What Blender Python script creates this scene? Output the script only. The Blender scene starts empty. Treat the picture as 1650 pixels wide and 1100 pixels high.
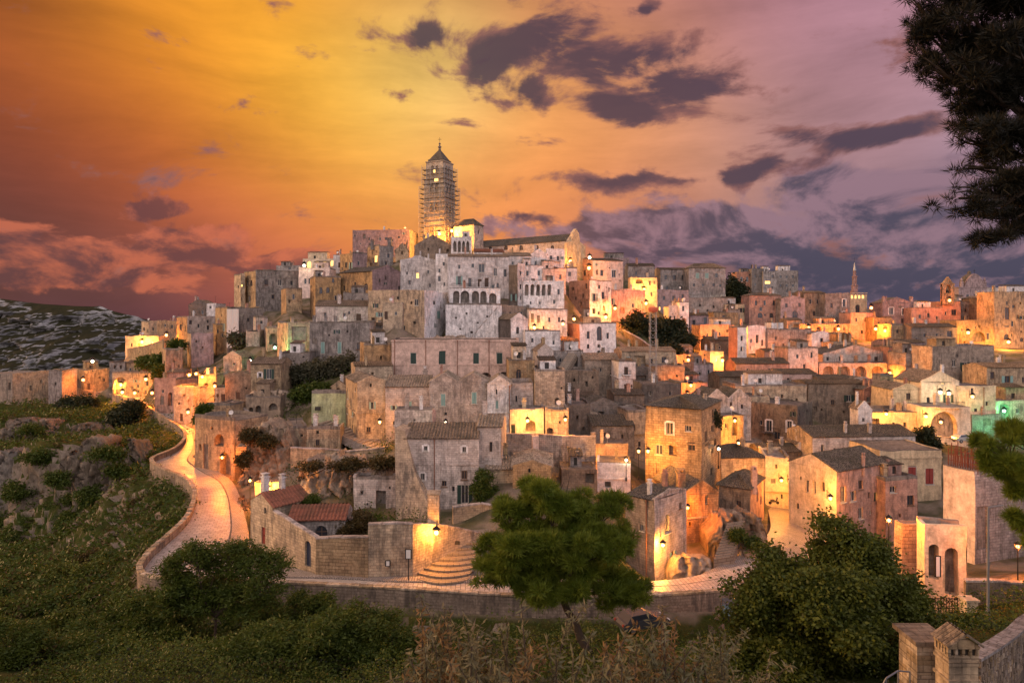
import bpy, math, random
import numpy as np
from mathutils import Vector, noise as mnoise
SC = bpy.context.scene
COL = SC.collection
R = math.radians
rng = random.Random(7)
nrg = np.random.default_rng(7)

# ------------------------------------------------------------------ camera
F = 1100.0; CX = 825.0; HY = 510.0; CAMZ = 30.0     # 24 mm lens, horizon line of the photograph
cam = bpy.data.cameras.new('camera'); camo = bpy.data.objects.new('camera', cam); COL.objects.link(camo)
camo.location = (0, 0, CAMZ); camo.rotation_euler = (R(90), 0, 0)
cam.sensor_width = 36; cam.lens = 24; cam.shift_y = -40 / 1650
cam.clip_start = 0.5; cam.clip_end = 9000
SC.camera = camo

def at(px, py, Y):
    return Vector(((px - CX) / F * Y, Y, CAMZ - (py - HY) / F * Y))
def lin(c):
    return tuple(((v / 255) / 12.92 if v / 255 <= .04045 else ((v / 255 + .055) / 1.055) ** 2.4) for v in c)

# ------------------------------------------------------------------ exposure
vs = SC.view_settings
vs.view_transform = 'Standard'; vs.look = 'None'; vs.gamma = 1; vs.exposure = 0.0
vs.use_curve_mapping = False
SC.cycles.use_denoising = True
SC.cycles.max_bounces = 4; SC.cycles.diffuse_bounces = 2; SC.cycles.glossy_bounces = 2; SC.cycles.transmission_bounces = 2
SC.cycles.sample_clamp_indirect = 4.0
SC.cycles.transparent_max_bounces = 4

# ------------------------------------------------------------------ world: sunset sky with broken cloud
SUN_AZ, SUN_EL = R(-80), R(14)
world = bpy.data.worlds.new('World'); SC.world = world; world.use_nodes = True
nt = world.node_tree; nt.nodes.clear()
def N(tree, typ, **kw):
    n = tree.nodes.new(typ)
    for k, v in kw.items(): setattr(n, k, v)
    return n
class G:
    """tiny expression helper for shader nodes"""
    def __init__(s, tree): s.t = tree
    def _in(s, sock, v):
        if hasattr(v, 'links') or isinstance(v, bpy.types.NodeSocket): s.t.links.new(v, sock)
        else:
            try: sock.default_value = v
            except Exception: sock.default_value = (*v, 1)
    def m(s, op, a, b=None, c=None, clamp=False):
        n = N(s.t, 'ShaderNodeMath', operation=op, use_clamp=clamp)
        s._in(n.inputs[0], a)
        if b is not None: s._in(n.inputs[1], b)
        if c is not None: s._in(n.inputs[2], c)
        return n.outputs[0]
    def v(s, op, a, b=None):
        n = N(s.t, 'ShaderNodeVectorMath', operation=op); s._in(n.inputs[0], a)
        if b is not None:
            if op == 'SCALE': s._in(n.inputs['Scale'], b)
            else: s._in(n.inputs[1], b)
        return n.outputs['Value'] if op == 'DOT_PRODUCT' else n.outputs[0]
    def mix(s, f, a, b, blend='MIX'):
        n = N(s.t, 'ShaderNodeMix', data_type='RGBA', blend_type=blend)
        s._in(n.inputs[0], f); s._in(n.inputs[6], a); s._in(n.inputs[7], b)
        return n.outputs[2]
    def comb(s, x, y, z=0.0):
        n = N(s.t, 'ShaderNodeCombineXYZ'); s._in(n.inputs[0], x); s._in(n.inputs[1], y); s._in(n.inputs[2], z); return n.outputs[0]
    def noise(s, vec, scale, detail=5, rough=.55, dist=0.0, out=0):
        n = N(s.t, 'ShaderNodeTexNoise'); s._in(n.inputs['Vector'], vec)
        n.inputs['Scale'].default_value = scale; n.inputs['Detail'].default_value = detail
        n.inputs['Roughness'].default_value = rough; n.inputs['Distortion'].default_value = dist
        return n.outputs[out]
    def step(s, x, lo, hi):
        n = N(s.t, 'ShaderNodeMapRange', interpolation_type='SMOOTHSTEP')
        s._in(n.inputs[0], x); s._in(n.inputs[1], lo); s._in(n.inputs[2], hi); return n.outputs[0]
g = G(nt)
tc = N(nt, 'ShaderNodeTexCoord'); dirv = g.v('NORMALIZE', tc.outputs['Generated'])
sep = N(nt, 'ShaderNodeSeparateXYZ'); nt.links.new(dirv, sep.inputs[0])
az = g.m('ARCTAN2', sep.outputs[0], sep.outputs[1]); el = g.m('ARCSINE', sep.outputs[2])
def azel(px, py):
    a = math.atan((px - CX) / F); return a, math.atan((HY - py) / F * math.cos(a))
SKY = [  # azimuth / elevation of a sample of the evening sky (as photo position) and its colour
 (0,20,124,60,30),(90,130,176,84,30),(220,80,246,158,38),(420,120,255,178,44),(560,150,255,204,66),(690,140,255,244,156),
 (610,235,248,182,60),(480,235,244,164,46),(300,225,216,102,40),(130,220,160,68,36),(10,240,108,48,40),(60,330,92,50,50),(0,420,84,54,60),(150,470,70,55,66),
 (330,480,90,60,70),(270,310,140,66,52),(420,320,200,94,58),(560,330,222,116,68),(480,430,176,86,76),(740,320,228,124,76),(720,245,242,164,84),(900,220,246,172,84),(880,310,238,136,78),
 (1010,200,230,154,98),(640,20,196,112,46),(450,10,206,124,36),(830,30,190,118,72),(1000,40,182,118,100),(1190,50,170,112,114),
 (1350,50,154,110,132),(1430,130,182,134,142),(1270,170,182,140,144),(1420,270,190,140,136),(1150,240,220,154,114),(1400,350,124,106,126),
 (1000,350,204,118,94),(1090,410,122,90,104),(1300,430,72,72,94),(1500,440,62,66,90),(1620,230,150,132,156)]
num = None; den = None
def add_ctrl(d, col, k, bias):
    global num, den
    w = g.m('EXPONENT', g.m('MULTIPLY_ADD', g.v('DOT_PRODUCT', dirv, d), k, bias - k))
    c = g.v('SCALE', col, w)
    num = c if num is None else g.v('ADD', num, c)
    den = w if den is None else g.m('ADD', den, w)
for (px, py, r_, g_, b_) in SKY:
    a, e = azel(px, py)
    add_ctrl((math.sin(a) * math.cos(e), math.cos(a) * math.cos(e), math.sin(e)), lin((r_, g_, b_)), 150.0, 0.0)
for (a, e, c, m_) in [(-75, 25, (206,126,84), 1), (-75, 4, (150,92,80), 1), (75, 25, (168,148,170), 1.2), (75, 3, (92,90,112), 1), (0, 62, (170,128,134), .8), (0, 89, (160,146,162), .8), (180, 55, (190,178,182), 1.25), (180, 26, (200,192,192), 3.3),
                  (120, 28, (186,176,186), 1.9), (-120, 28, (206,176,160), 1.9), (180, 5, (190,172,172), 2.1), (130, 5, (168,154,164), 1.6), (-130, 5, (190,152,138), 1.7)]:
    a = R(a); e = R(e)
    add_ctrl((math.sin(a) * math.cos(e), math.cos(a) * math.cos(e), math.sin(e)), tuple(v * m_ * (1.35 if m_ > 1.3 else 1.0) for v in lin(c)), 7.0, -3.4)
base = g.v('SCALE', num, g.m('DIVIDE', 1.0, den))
# wisps and streaks through the whole sky
cv = g.comb(az, g.m('MULTIPLY', el, 2.0)); ae = g.comb(az, el)
wv_ = N(nt, 'ShaderNodeTexNoise'); nt.links.new(cv, wv_.inputs['Vector']); wv_.inputs['Scale'].default_value = 2.4; wv_.inputs['Detail'].default_value = 2
warp = g.v('ADD', cv, g.v('SCALE', g.v('SUBTRACT', wv_.outputs['Color'], (.5, .5, .5)), .28))
n1 = g.noise(warp, 3.0, 6, .60)
n2 = g.noise(g.v('MULTIPLY', g.v('ADD', warp, g.v('SCALE', cv, .5)), (.8, 2.4, 1)), 3.2, 7, .62)
fac = g.m('ADD', g.m('MULTIPLY', g.m('SUBTRACT', n1, .5), 1.15), g.m('MULTIPLY', g.m('SUBTRACT', n2, .5), .75))
base = g.v('SCALE', base, g.m('MULTIPLY_ADD', fac, .82, 1.04))
nw = N(nt, 'ShaderNodeTexNoise'); nt.links.new(cv, nw.inputs['Vector']); nw.inputs['Scale'].default_value = 9.0; nw.inputs['Detail'].default_value = 5
ae = g.v('ADD', ae, g.v('MULTIPLY', g.v('SUBTRACT', nw.outputs['Color'], (.5, .5, .5)), (.10, .055, 0)))
def blobs(L):
    """soft patch where a bank of cloud stands: nearest of several ellipses in azimuth and elevation"""
    o = None
    for (px, py, rx, ry) in L:
        a, e = azel(px, py); ix = F / (rx * 1.18 * math.cos(a) ** 2); iy = F / (ry * 1.18 * math.cos(a))
        n = N(nt, 'ShaderNodeVectorMath', operation='MULTIPLY_ADD'); nt.links.new(ae, n.inputs[0]); n.inputs[1].default_value = (ix, iy, 0); n.inputs[2].default_value = (-a * ix, -e * iy, 0)
        d = g.v('DOT_PRODUCT', n.outputs[0], n.outputs[0]); o = d if o is None else g.m('MINIMUM', o, d)
    return g.m('EXPONENT', g.m('MULTIPLY', o, -1.0))
nc = g.noise(g.v('ADD', warp, (11.0, 2.0, 4.0)), 10.0, 7, .60)
nco = g.noise(g.v('ADD', warp, (11.012, 2.034, 4.0)), 10.0, 7, .60)
rel = g.m('SUBTRACT', nc, nco)                                   # relief of the cloud heads, light from above
# pink cumulus low on one side: lit heads, dusky bases
low_l = blobs([(70, 400, 190, 36), (250, 338, 62, 22), (300, 405, 120, 50), (110, 440, 220, 24), (440, 425, 110, 18)])
dl = g.m('ADD', g.m('MULTIPLY', low_l, .80), g.m('MULTIPLY', g.m('SUBTRACT', nc, .5), 1.9))
ml = g.step(dl, .28, .50); lit = g.step(g.m('ADD', g.m('MULTIPLY', rel, 4.5), g.m('MULTIPLY', g.m('SUBTRACT', .62, dl), .7)), -.45, .70)
base = g.mix(g.m('MULTIPLY', ml, .78), base, g.mix(lit, (*lin((98,60,66)), 1), (*lin((204,108,80)), 1)))
# grey-violet bank on the other side
low_r = blobs([(1390, 315, 170, 48), (1060, 368, 220, 34), (1280, 400, 330, 44), (1480, 440, 420, 50), (1620, 370, 190, 80)])
dr = g.m('ADD', g.m('MULTIPLY', low_r, .86), g.m('MULTIPLY', g.m('SUBTRACT', nc, .5), 1.5))
mr = g.step(dr, .26, .50); litr = g.step(g.m('ADD', g.m('MULTIPLY', rel, 4.0), g.m('SUBTRACT', g.m('MULTIPLY', el, 4.0), g.m('MULTIPLY', dr, .45))), -.25, .62)
base = g.mix(g.m('MULTIPLY', mr, .85), base, g.mix(litr, (*lin((64,64,86)), 1), (*lin((148,116,130)), 1)))
# the dark broken clouds
dk = blobs([(710, 66, 85, 32), (860, 80, 150, 46), (960, 100, 120, 44), (1100, 142, 115, 34), (1010, 175, 80, 24), (835, 150, 66, 30),
            (1420, 215, 130, 24), (1030, 287, 105, 15), (1205, 275, 85, 18), (868, 349, 46, 14), (1018, 16, 30, 14)])
dd = g.m('ADD', g.m('MULTIPLY', dk, .92), g.m('MULTIPLY', g.m('SUBTRACT', nc, .5), 2.9))
md = g.step(dd, .24, .74); ed = g.step(g.m('SUBTRACT', dd, g.m('MULTIPLY', rel, 1.5)), .36, .90)
base = g.mix(g.m('MULTIPLY', md, .92), base, g.mix(ed, (*lin((142,94,90)), 1), (*lin((74,60,76)), 1)))
below = g.step(el, -.10, -.01)
base = g.mix(below, (.05, .045, .05, 1), base)
nish = N(nt, 'ShaderNodeTexSky', sky_type='NISHITA'); nish.sun_disc = False
nish.sun_elevation = R(2); nish.sun_rotation = SUN_AZ; nish.altitude = 400
bg1 = N(nt, 'ShaderNodeBackground'); nt.links.new(nish.outputs[0], bg1.inputs[0]); bg1.inputs[1].default_value = 0.006
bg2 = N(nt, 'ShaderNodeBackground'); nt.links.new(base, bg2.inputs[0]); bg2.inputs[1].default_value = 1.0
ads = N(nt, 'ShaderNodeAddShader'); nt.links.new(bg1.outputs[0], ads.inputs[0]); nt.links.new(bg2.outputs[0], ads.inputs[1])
wo = N(nt, 'ShaderNodeOutputWorld'); nt.links.new(ads.outputs[0], wo.inputs[0])
world.cycles.sampling_method = 'MANUAL'; world.cycles.sample_map_resolution = 512

# ------------------------------------------------------------------ the low sun, warm and soft through cloud
sun = bpy.data.lights.new('sun', 'SUN'); suno = bpy.data.objects.new('sun', sun); COL.objects.link(suno)
sun.energy = 2.8; sun.angle = R(18); sun.color = (1.0, .56, .26)
sd = Vector((math.sin(SUN_AZ) * math.cos(SUN_EL), math.cos(SUN_AZ) * math.cos(SUN_EL), math.sin(SUN_EL)))
suno.rotation_euler = sd.to_track_quat('Z', 'Y').to_euler(); suno.location = sd * 300

# ================================================================== helpers
def tag(o, label=None, cat=None, group=None, kind=None):
    if label: o['label'] = label
    if cat: o['category'] = cat
    if group: o['group'] = group
    if kind: o['kind'] = kind
    return o
def empty(name, loc=(0, 0, 0)):
    o = bpy.data.objects.new(name, None); COL.objects.link(o); o.location = loc; o.empty_display_size = .3; return o
class MB:
    """collects faces (with UVs in metres and a material slot) and links them as ONE mesh object"""
    def __init__(s): s.v = []; s.f = []; s.uv = []; s.mi = []
    def poly(s, pts, uvs=None, mi=0):
        b = len(s.v); s.v += [tuple(p) for p in pts]; s.f.append(tuple(range(b, b + len(pts))))
        if uvs is None:
            p0 = Vector(pts[0]); e = Vector(pts[1]) - p0; L = e.length or 1; e = e / L
            nn = e.cross(Vector(pts[-1]) - p0); nn = nn.normalized() if nn.length > 1e-9 else Vector((0, 0, 1)); t = nn.cross(e)
            uvs = [((Vector(p) - p0).dot(e), (Vector(p) - p0).dot(t)) for p in pts]
        s.uv += list(uvs); s.mi.append(mi)
    def box(s, c, ax, ay, az_, hx, hy, hz, mi=0):
        c = Vector(c); ax = Vector(ax) * hx; ay = Vector(ay) * hy; az_ = Vector(az_) * hz
        P = [c + i * ax + j * ay + k * az_ for k in (-1, 1) for j in (-1, 1) for i in (-1, 1)]
        for q in ((0, 1, 5, 4), (1, 3, 7, 5), (3, 2, 6, 7), (2, 0, 4, 6), (4, 5, 7, 6), (2, 3, 1, 0)): s.poly([P[i] for i in q], None, mi)
    def abox(s, lo, hi, mi=0):
        lo = Vector(lo); hi = Vector(hi); h = (hi - lo) / 2
        s.box((lo + hi) / 2, (1, 0, 0), (0, 1, 0), (0, 0, 1), h.x, h.y, h.z, mi)
    def tube(s, a, b, r0, r1=None, n=6, mi=0, caps=True):
        a = Vector(a); b = Vector(b); r1 = r0 if r1 is None else r1
        d = (b - a); L = d.length
        if L < 1e-6: return
        d /= L; u = d.orthogonal().normalized(); w = d.cross(u)
        ra = [a + (u * math.cos(6.2832 * i / n) + w * math.sin(6.2832 * i / n)) * r0 for i in range(n)]
        rb = [b + (u * math.cos(6.2832 * i / n) + w * math.sin(6.2832 * i / n)) * r1 for i in range(n)]
        for i in range(n):
            j = (i + 1) % n; s.poly([ra[i], ra[j], rb[j], rb[i]], None, mi)
        if caps:
            s.poly(ra[::-1], None, mi); s.poly(rb, None, mi)
    def lathe(s, c, prof, n=10, mi=0):
        c = Vector(c)
        for (r0, z0), (r1, z1) in zip(prof, prof[1:]):
            for i in range(n):
                a = 6.2832 * i / n; b = 6.2832 * (i + 1) / n
                P = [c + Vector((r0 * math.cos(a), r0 * math.sin(a), z0)), c + Vector((r0 * math.cos(b), r0 * math.sin(b), z0)),
                     c + Vector((r1 * math.cos(b), r1 * math.sin(b), z1)), c + Vector((r1 * math.cos(a), r1 * math.sin(a), z1))]
                if r0 < 1e-4: P = [P[0], P[2], P[3]]
                elif r1 < 1e-4: P = P[:3]
                s.poly(P, None, mi)
    def build(s, name, mats, parent=None, smooth=False):
        me = bpy.data.meshes.new(name); me.from_pydata(s.v, [], s.f)
        uvl = me.uv_layers.new(name='UVMap'); uvl.data.foreach_set('uv', np.array(s.uv, dtype=np.float32).ravel())
        if not isinstance(mats, (list, tuple)): mats = [mats]
        for m in mats: me.materials.append(M[m] if isinstance(m, str) else m)
        if len(mats) > 1: me.polygons.foreach_set('material_index', s.mi)
        if smooth: me.polygons.foreach_set('use_smooth', [True] * len(s.f))
        o = bpy.data.objects.new(name, me); COL.objects.link(o)
        if parent is not None: o.parent = parent
        return o
def mesh_np(name, V, Fc, mat, parent=None, smooth=False, attr=None):
    """fast mesh from arrays: V (n,3), Fc (m,3|4)"""
    V = np.asarray(V, np.float32); Fc = np.asarray(Fc, np.int32); k = Fc.shape[1]
    me = bpy.data.meshes.new(name); me.vertices.add(len(V)); me.vertices.foreach_set('co', V.ravel())
    me.loops.add(Fc.size); me.loops.foreach_set('vertex_index', Fc.ravel())
    me.polygons.add(len(Fc)); me.polygons.foreach_set('loop_start', np.arange(0, Fc.size, k, dtype=np.int32))
    me.polygons.foreach_set('loop_total', np.full(len(Fc), k, np.int32))
    if smooth: me.polygons.foreach_set('use_smooth', np.ones(len(Fc), bool))
    me.update(calc_edges=True)
    if attr:
        for an, arr in attr.items():
            a = me.attributes.new(an, 'FLOAT', 'POINT'); a.data.foreach_set('value', np.asarray(arr, np.float32))
    for m in (mat if isinstance(mat, (list, tuple)) else [mat]): me.materials.append(M[m] if isinstance(m, str) else m)
    o = bpy.data.objects.new(name, me); COL.objects.link(o)
    if parent is not None: o.parent = parent
    return o

# ================================================================== materials
M = {}
def new_mat(name):
    m = bpy.data.materials.new(name); m.use_nodes = True; t = m.node_tree
    b = t.nodes['Principled BSDF']; M[name] = m
    return m, t, b, G(t)
def stone(name, c1, c2, brick=.35, stain=.6, rough=.92, bw=.6, bh=.3, bump=.5, holes=0.0):
    m, t, b, q = new_mat(name)
    pos = N(t, 'ShaderNodeNewGeometry').outputs['Position']; uv = N(t, 'ShaderNodeUVMap').outputs[0]
    rnd = N(t, 'ShaderNodeObjectInfo').outputs['Random']
    big = q.noise(pos, .16, 4, .6); med = q.noise(pos, .9, 8, .65); fine = q.noise(pos, 4.5, 6, .7)
    col = q.mix(q.step(big, .35, .68), (*c1, 1), (*c2, 1))
    br = N(t, 'ShaderNodeTexBrick'); t.links.new(q.v('ADD', uv, q.v('SCALE', (13.7, 7.3, 0), rnd)), br.inputs['Vector'])
    br.inputs['Color1'].default_value = (1, 1, 1, 1); br.inputs['Color2'].default_value = (.62, .6, .6, 1); br.inputs['Mortar'].default_value = (.3, .28, .26, 1)
    br.inputs['Scale'].default_value = 1; br.inputs['Brick Width'].default_value = bw; br.inputs['Row Height'].default_value = bh
    br.inputs['Mortar Size'].default_value = .022; br.inputs['Mortar Smooth'].default_value = .4; br.inputs['Bias'].default_value = -.1
    bf = q.m('MULTIPLY', q.step(q.noise(pos, .35, 5, .6), .22, .5), min(1.0, brick * 1.5))
    col = q.mix(bf, col, q.mix(1.0, col, br.outputs['Color'], 'MULTIPLY'))
    col = q.v('SCALE', col, q.m('MULTIPLY_ADD', med, 1.7, .17))
    col = q.v('SCALE', col, q.m('MULTIPLY_ADD', fine, 1.1, .47))
    # rain streaks and black lichen, run down the wall in patches of their own
    st = q.noise(q.v('MULTIPLY', pos, (1.9, 1.9, .34)), 1.0, 8, .68)
    pt = q.noise(q.v('ADD', pos, (31, 17, 5)), .28, 6, .62)
    sf = q.m('MULTIPLY', q.m('MULTIPLY', q.step(st, .42, .60), q.step(pt, .38, .56)), stain)
    col = q.mix(sf, col, (.055, .048, .043, 1))
    sf2 = q.m('MULTIPLY', q.step(q.noise(q.v('ADD', pos, (3, 71, 9)), 1.5, 9, .74), .54, .66), stain * .75)
    col = q.mix(sf2, col, (.085, .074, .062, 1))
    hsv = N(t, 'ShaderNodeHueSaturation'); t.links.new(col, hsv.inputs['Color'])
    q._in(hsv.inputs['Value'], q.m('MULTIPLY_ADD', rnd, .4, .82)); q._in(hsv.inputs['Saturation'], q.m('MULTIPLY_ADD', rnd, -.35, 1.15))
    t.links.new(hsv.outputs[0], b.inputs['Base Color']); b.inputs['Roughness'].default_value = rough
    b.inputs['Specular IOR Level'].default_value = .25
    bmp = N(t, 'ShaderNodeBump'); bmp.inputs['Strength'].default_value = min(1, bump * 1.5); bmp.inputs['Distance'].default_value = .12
    h = q.m('ADD', q.m('MULTIPLY', fine, .5), q.m('ADD', med, q.m('MULTIPLY', br.outputs['Fac'], -.5 * brick)))
    t.links.new(h, bmp.inputs['Height']); t.links.new(bmp.outputs[0], b.inputs['Normal'])
    return m
def plain(name, c, rough=.6, metal=0, var=.25, scale=2.0, spec=.4):
    m, t, b, q = new_mat(name)
    pos = N(t, 'ShaderNodeNewGeometry').outputs['Position']
    n = q.noise(pos, scale, 6, .65)
    col = q.v('SCALE', c, q.m('MULTIPLY_ADD', n, 2 * var, 1 - var))
    t.links.new(col, b.inputs['Base Color']); b.inputs['Roughness'].default_value = rough; b.inputs['Metallic'].default_value = metal
    b.inputs['Specular IOR Level'].default_value = spec
    return m
def emit(name, c, s):
    m, t, b, q = new_mat(name)
    pos = N(t, 'ShaderNodeNewGeometry').outputs['Position']
    b.inputs['Base Color'].default_value = (.2, .18, .15, 1); b.inputs['Emission Color'].default_value = (*c, 1)
    q._in(b.inputs['Emission Strength'], q.m('MULTIPLY', q.m('MULTIPLY_ADD', q.noise(pos, 1.5, 3), .8, .6), s))
    return m
stone('ochre', (.50, .34, .19), (.40, .28, .175), .45, .65)  # ochre stone; on sun-side walls the warm evening light is put into it
stone('tan', (.50, .375, .235), (.40, .30, .20), .5, .55)
stone('pinkstone', (.54, .45, .39), (.44, .37, .325), .42, .5)
stone('white', (.76, .71, .68), (.63, .59, .57), .34, .50)
stone('cleanwhite', (.74, .69, .66), (.66, .61, .58), .12, .35)
stone('grey', (.36, .32, .29), (.27, .24, .22), .5, .65)
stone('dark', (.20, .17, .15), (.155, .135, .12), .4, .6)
stone('brown', (.31, .235, .17), (.25, .195, .15), .45, .65)
stone('courses', (.50, .37, .235), (.41, .30, .20), .95, .4, bw=.75, bh=.36)
stone('pinkplaster', (.60, .43, .35), (.55, .40, .33), .0, .22, bump=.2)
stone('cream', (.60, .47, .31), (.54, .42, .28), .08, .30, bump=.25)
stone('lamporange', (.50, .22, .11), (.42, .19, .11), .05, .35, bump=.25)  # orange plaster, with the glow of nearby lamps put into its colour
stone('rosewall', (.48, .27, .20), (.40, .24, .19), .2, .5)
stone('mauve', (.36, .26, .255), (.30, .22, .22), .25, .5)
stone('lampgreen', (.46, .47, .22), (.40, .42, .24), .15, .45)  # plaster with the greenish lamp's glow put into its colour
stone('concrete', (.52, .46, .40), (.46, .41, .37), .0, .30, bump=.2)
stone('darkconcrete', (.15, .135, .125), (.12, .11, .105), .6, .3, bw=.5, bh=.22)
stone('rock', (.36, .27, .19), (.25, .19, .14), .0, .45, bump=1.0)
stone('cliffrock', (.23, .185, .14), (.12, .10, .078), .0, .5, bump=1.0)
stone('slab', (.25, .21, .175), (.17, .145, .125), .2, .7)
plain('glass', (.035, .04, .05), .12, 0, .3, 1.0, .6)
plain('frame', (.50, .46, .40), .6)
plain('woodframe', (.17, .10, .06), .7)
plain('teal', (.20, .33, .30), .6)
plain('green', (.018, .045, .035), .5)
plain('redwood', (.23, .035, .025), .6)
plain('wood', (.075, .045, .03), .7)
plain('bluedoor', (.03, .04, .075), .6)
plain('iron', (.025, .022, .022), .5, .6)
plain('steel', (.30, .29, .28), .45, .7)
plain('rust', (.16, .05, .03), .8, .2)
plain('pipe', (.22, .10, .06), .6)
plain('pole', (.20, .20, .21), .5, .5)
plain('signwhite', (.72, .70, .66), .6, 0, .1)
plain('signdark', (.04, .035, .03), .6)
plain('sheet', (.62, .58, .54), .8, 0, .15)
plain('awning', (.50, .12, .06), .8)
def tilemat(name, c1, c2, moss):
    m, t, b, q = new_mat(name)
    pos = N(t, 'ShaderNodeNewGeometry').outputs['Position']
    a = q.noise(pos, 4.2, 3, .75); c = q.noise(pos, .35, 6, .65)
    col = q.mix(q.step(a, .40, .60), (*c1, 1), (*c2, 1))
    col = q.mix(q.m('MULTIPLY', q.step(c, .45, .66), moss), col, (.06, .055, .035, 1))
    col = q.v('SCALE', col, q.m('MULTIPLY_ADD', q.noise(pos, 7, 4, .7), 1.2, .4))
    t.links.new(col, b.inputs['Base Color']); b.inputs['Roughness'].default_value = .9; b.inputs['Specular IOR Level'].default_value = .2
tilemat('tile', (.30, .22, .15), (.12, .09, .068), .6)
tilemat('darktile', (.18, .145, .11), (.06, .052, .045), .6)
tilemat('redtile', (.30, .115, .07), (.21, .09, .06), .5)
tilemat('paletile', (.42, .33, .24), (.18, .135, .10), .5)
emit('litwin', (1.0, .55, .14), 2.4)
emit('litwhite', (1.0, .86, .62), 4.0)
LAMPC = {'o': (1.0, .22, .015), 'y': (1.0, .36, .045), 'w': (1.0, .80, .52), 'g': (.10, 1.0, .38), 'r': (1.0, .30, .06)}
for k, c in LAMPC.items(): emit('bulb_' + k, tuple(v * .75 + .25 * w for v, w in zip(c, (1, .8, .4))) if k != 'g' else (.5, 1, .75), {'o': 9.0, 'y': 10, 'w': 14, 'g': 8, 'r': 6}[k])
def leafmat(name, c1, c2, rough=.55, trans=.25):
    m, t, b, q = new_mat(name)
    gm = N(t, 'ShaderNodeNewGeometry'); pos = gm.outputs['Position']
    n = q.noise(pos, .9, 3, .6); r1 = gm.outputs['Random Per Island']
    col = q.mix(q.m('ADD', q.m('MULTIPLY', q.step(n, .3, .7), .6), q.m('MULTIPLY', r1, .4)), (*c1, 1), (*c2, 1))
    t.links.new(col, b.inputs['Base Color']); b.inputs['Roughness'].default_value = rough; b.inputs['Specular IOR Level'].default_value = .25
    tr = N(t, 'ShaderNodeBsdfTranslucent'); t.links.new(col, tr.inputs[0])
    mx = N(t, 'ShaderNodeMixShader'); mx.inputs[0].default_value = trans
    t.links.new(b.outputs[0], mx.inputs[1]); t.links.new(tr.outputs[0], mx.inputs[2])
    t.links.new(mx.outputs[0], t.nodes['Material Output'].inputs[0])
leafmat('pine', (.07, .115, .012), (.18, .215, .022))
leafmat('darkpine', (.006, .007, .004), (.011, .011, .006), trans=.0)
leafmat('ailanthus', (.036, .062, .010), (.10, .13, .018))
leafmat('broadleaf', (.038, .058, .010), (.125, .145, .020))
leafmat('olive', (.095, .10, .05), (.20, .165, .085))
leafmat('oliverust', (.22, .115, .04), (.15, .11, .05))
leafmat('scrub', (.030, .056, .008), (.078, .105, .014))
leafmat('scrubbrown', (.085, .056, .02), (.045, .042, .014))
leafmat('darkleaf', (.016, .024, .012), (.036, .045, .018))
leafmat('greyolive', (.05, .055, .032), (.085, .08, .045))
plain('bark', (.055, .038, .026), .9, 0, .5, 6)
# ground: rock where steep, scrub grass where it lies flatter, trodden earth in the town
m, t, b, q = new_mat('terrain')
gm = N(t, 'ShaderNodeNewGeometry'); pos = gm.outputs['Position']
wild = N(t, 'ShaderNodeAttribute', attribute_name='wild').outputs['Fac']
nz = N(t, 'ShaderNodeSeparateXYZ'); t.links.new(gm.outputs['True Normal'], nz.inputs[0])
rockc = q.mix(q.step(q.noise(pos, .3, 8, .65), .35, .65), (.25, .20, .15, 1), (.11, .088, .066, 1))
rockc = q.v('SCALE', rockc, q.m('MULTIPLY_ADD', q.noise(q.v('MULTIPLY', pos, (1, 1, .35)), 1.6, 9, .7), 1.6, .2))
grass = q.mix(q.step(q.noise(pos, .5, 6, .6), .35, .65), (.026, .044, .007, 1), (.056, .056, .014, 1))
grass = q.v('SCALE', grass, q.m('MULTIPLY_ADD', q.noise(pos, 3.5, 6, .7), 1.4, .3))
town = q.mix(q.step(q.noise(pos, .25, 7, .6), .4, .62), (.22, .175, .13, 1), (.085, .08, .04, 1))
town = q.v('SCALE', town, q.m('MULTIPLY_ADD', q.noise(pos, 2.0, 8, .7), 1.4, .3))
gf = q.step(q.m('ADD', nz.outputs[2], q.m('MULTIPLY', q.m('SUBTRACT', q.noise(pos, .22, 6, .6), .5), .7)), .56, .74)
wildc = q.mix(gf, rockc, grass)
t.links.new(q.mix(q.step(wild, .15, .5), town, wildc), b.inputs['Base Color']); b.inputs['Roughness'].default_value = .95
b.inputs['Specular IOR Level'].default_value = .1
bmp = N(t, 'ShaderNodeBump'); bmp.inputs['Strength'].default_value = .9; bmp.inputs['Distance'].default_value = .4
t.links.new(q.noise(pos, 1.3, 9, .7), bmp.inputs['Height']); t.links.new(bmp.outputs[0], b.inputs['Normal'])
# far canyon side: pale limestone ledges and dark scrub
m, t, b, q = new_mat('canyon')
gm = N(t, 'ShaderNodeNewGeometry'); pos = gm.outputs['Position']
nz = N(t, 'ShaderNodeSeparateXYZ'); t.links.new(gm.outputs['True Normal'], nz.inputs[0])
rk = q.mix(q.step(q.noise(q.v('MULTIPLY', pos, (1, 1, 1.6)), .05, 9, .7), .40, .62), (.15, .15, .155, 1), (.36, .35, .345, 1))
rk = q.v('SCALE', rk, q.m('MULTIPLY_ADD', q.noise(pos, .12, 9, .7), 1.7, .15))
sc_ = q.mix(q.noise(pos, .4, 6, .7), (.022, .026, .014, 1), (.05, .045, .024, 1))
gf = q.step(q.m('ADD', nz.outputs[2], q.m('MULTIPLY', q.m('SUBTRACT', q.noise(pos, .03, 8, .65), .5), 1.6)), .52, .72)
t.links.new(q.mix(gf, rk, sc_), b.inputs['Base Color']); b.inputs['Roughness'].default_value = 1.0; b.inputs['Specular IOR Level'].default_value = .05
bmp = N(t, 'ShaderNodeBump'); bmp.inputs['Strength'].default_value = .9; bmp.inputs['Distance'].default_value = 2.0
t.links.new(q.noise(pos, .35, 9, .7), bmp.inputs['Height']); t.links.new(bmp.outputs[0], b.inputs['Normal'])
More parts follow.
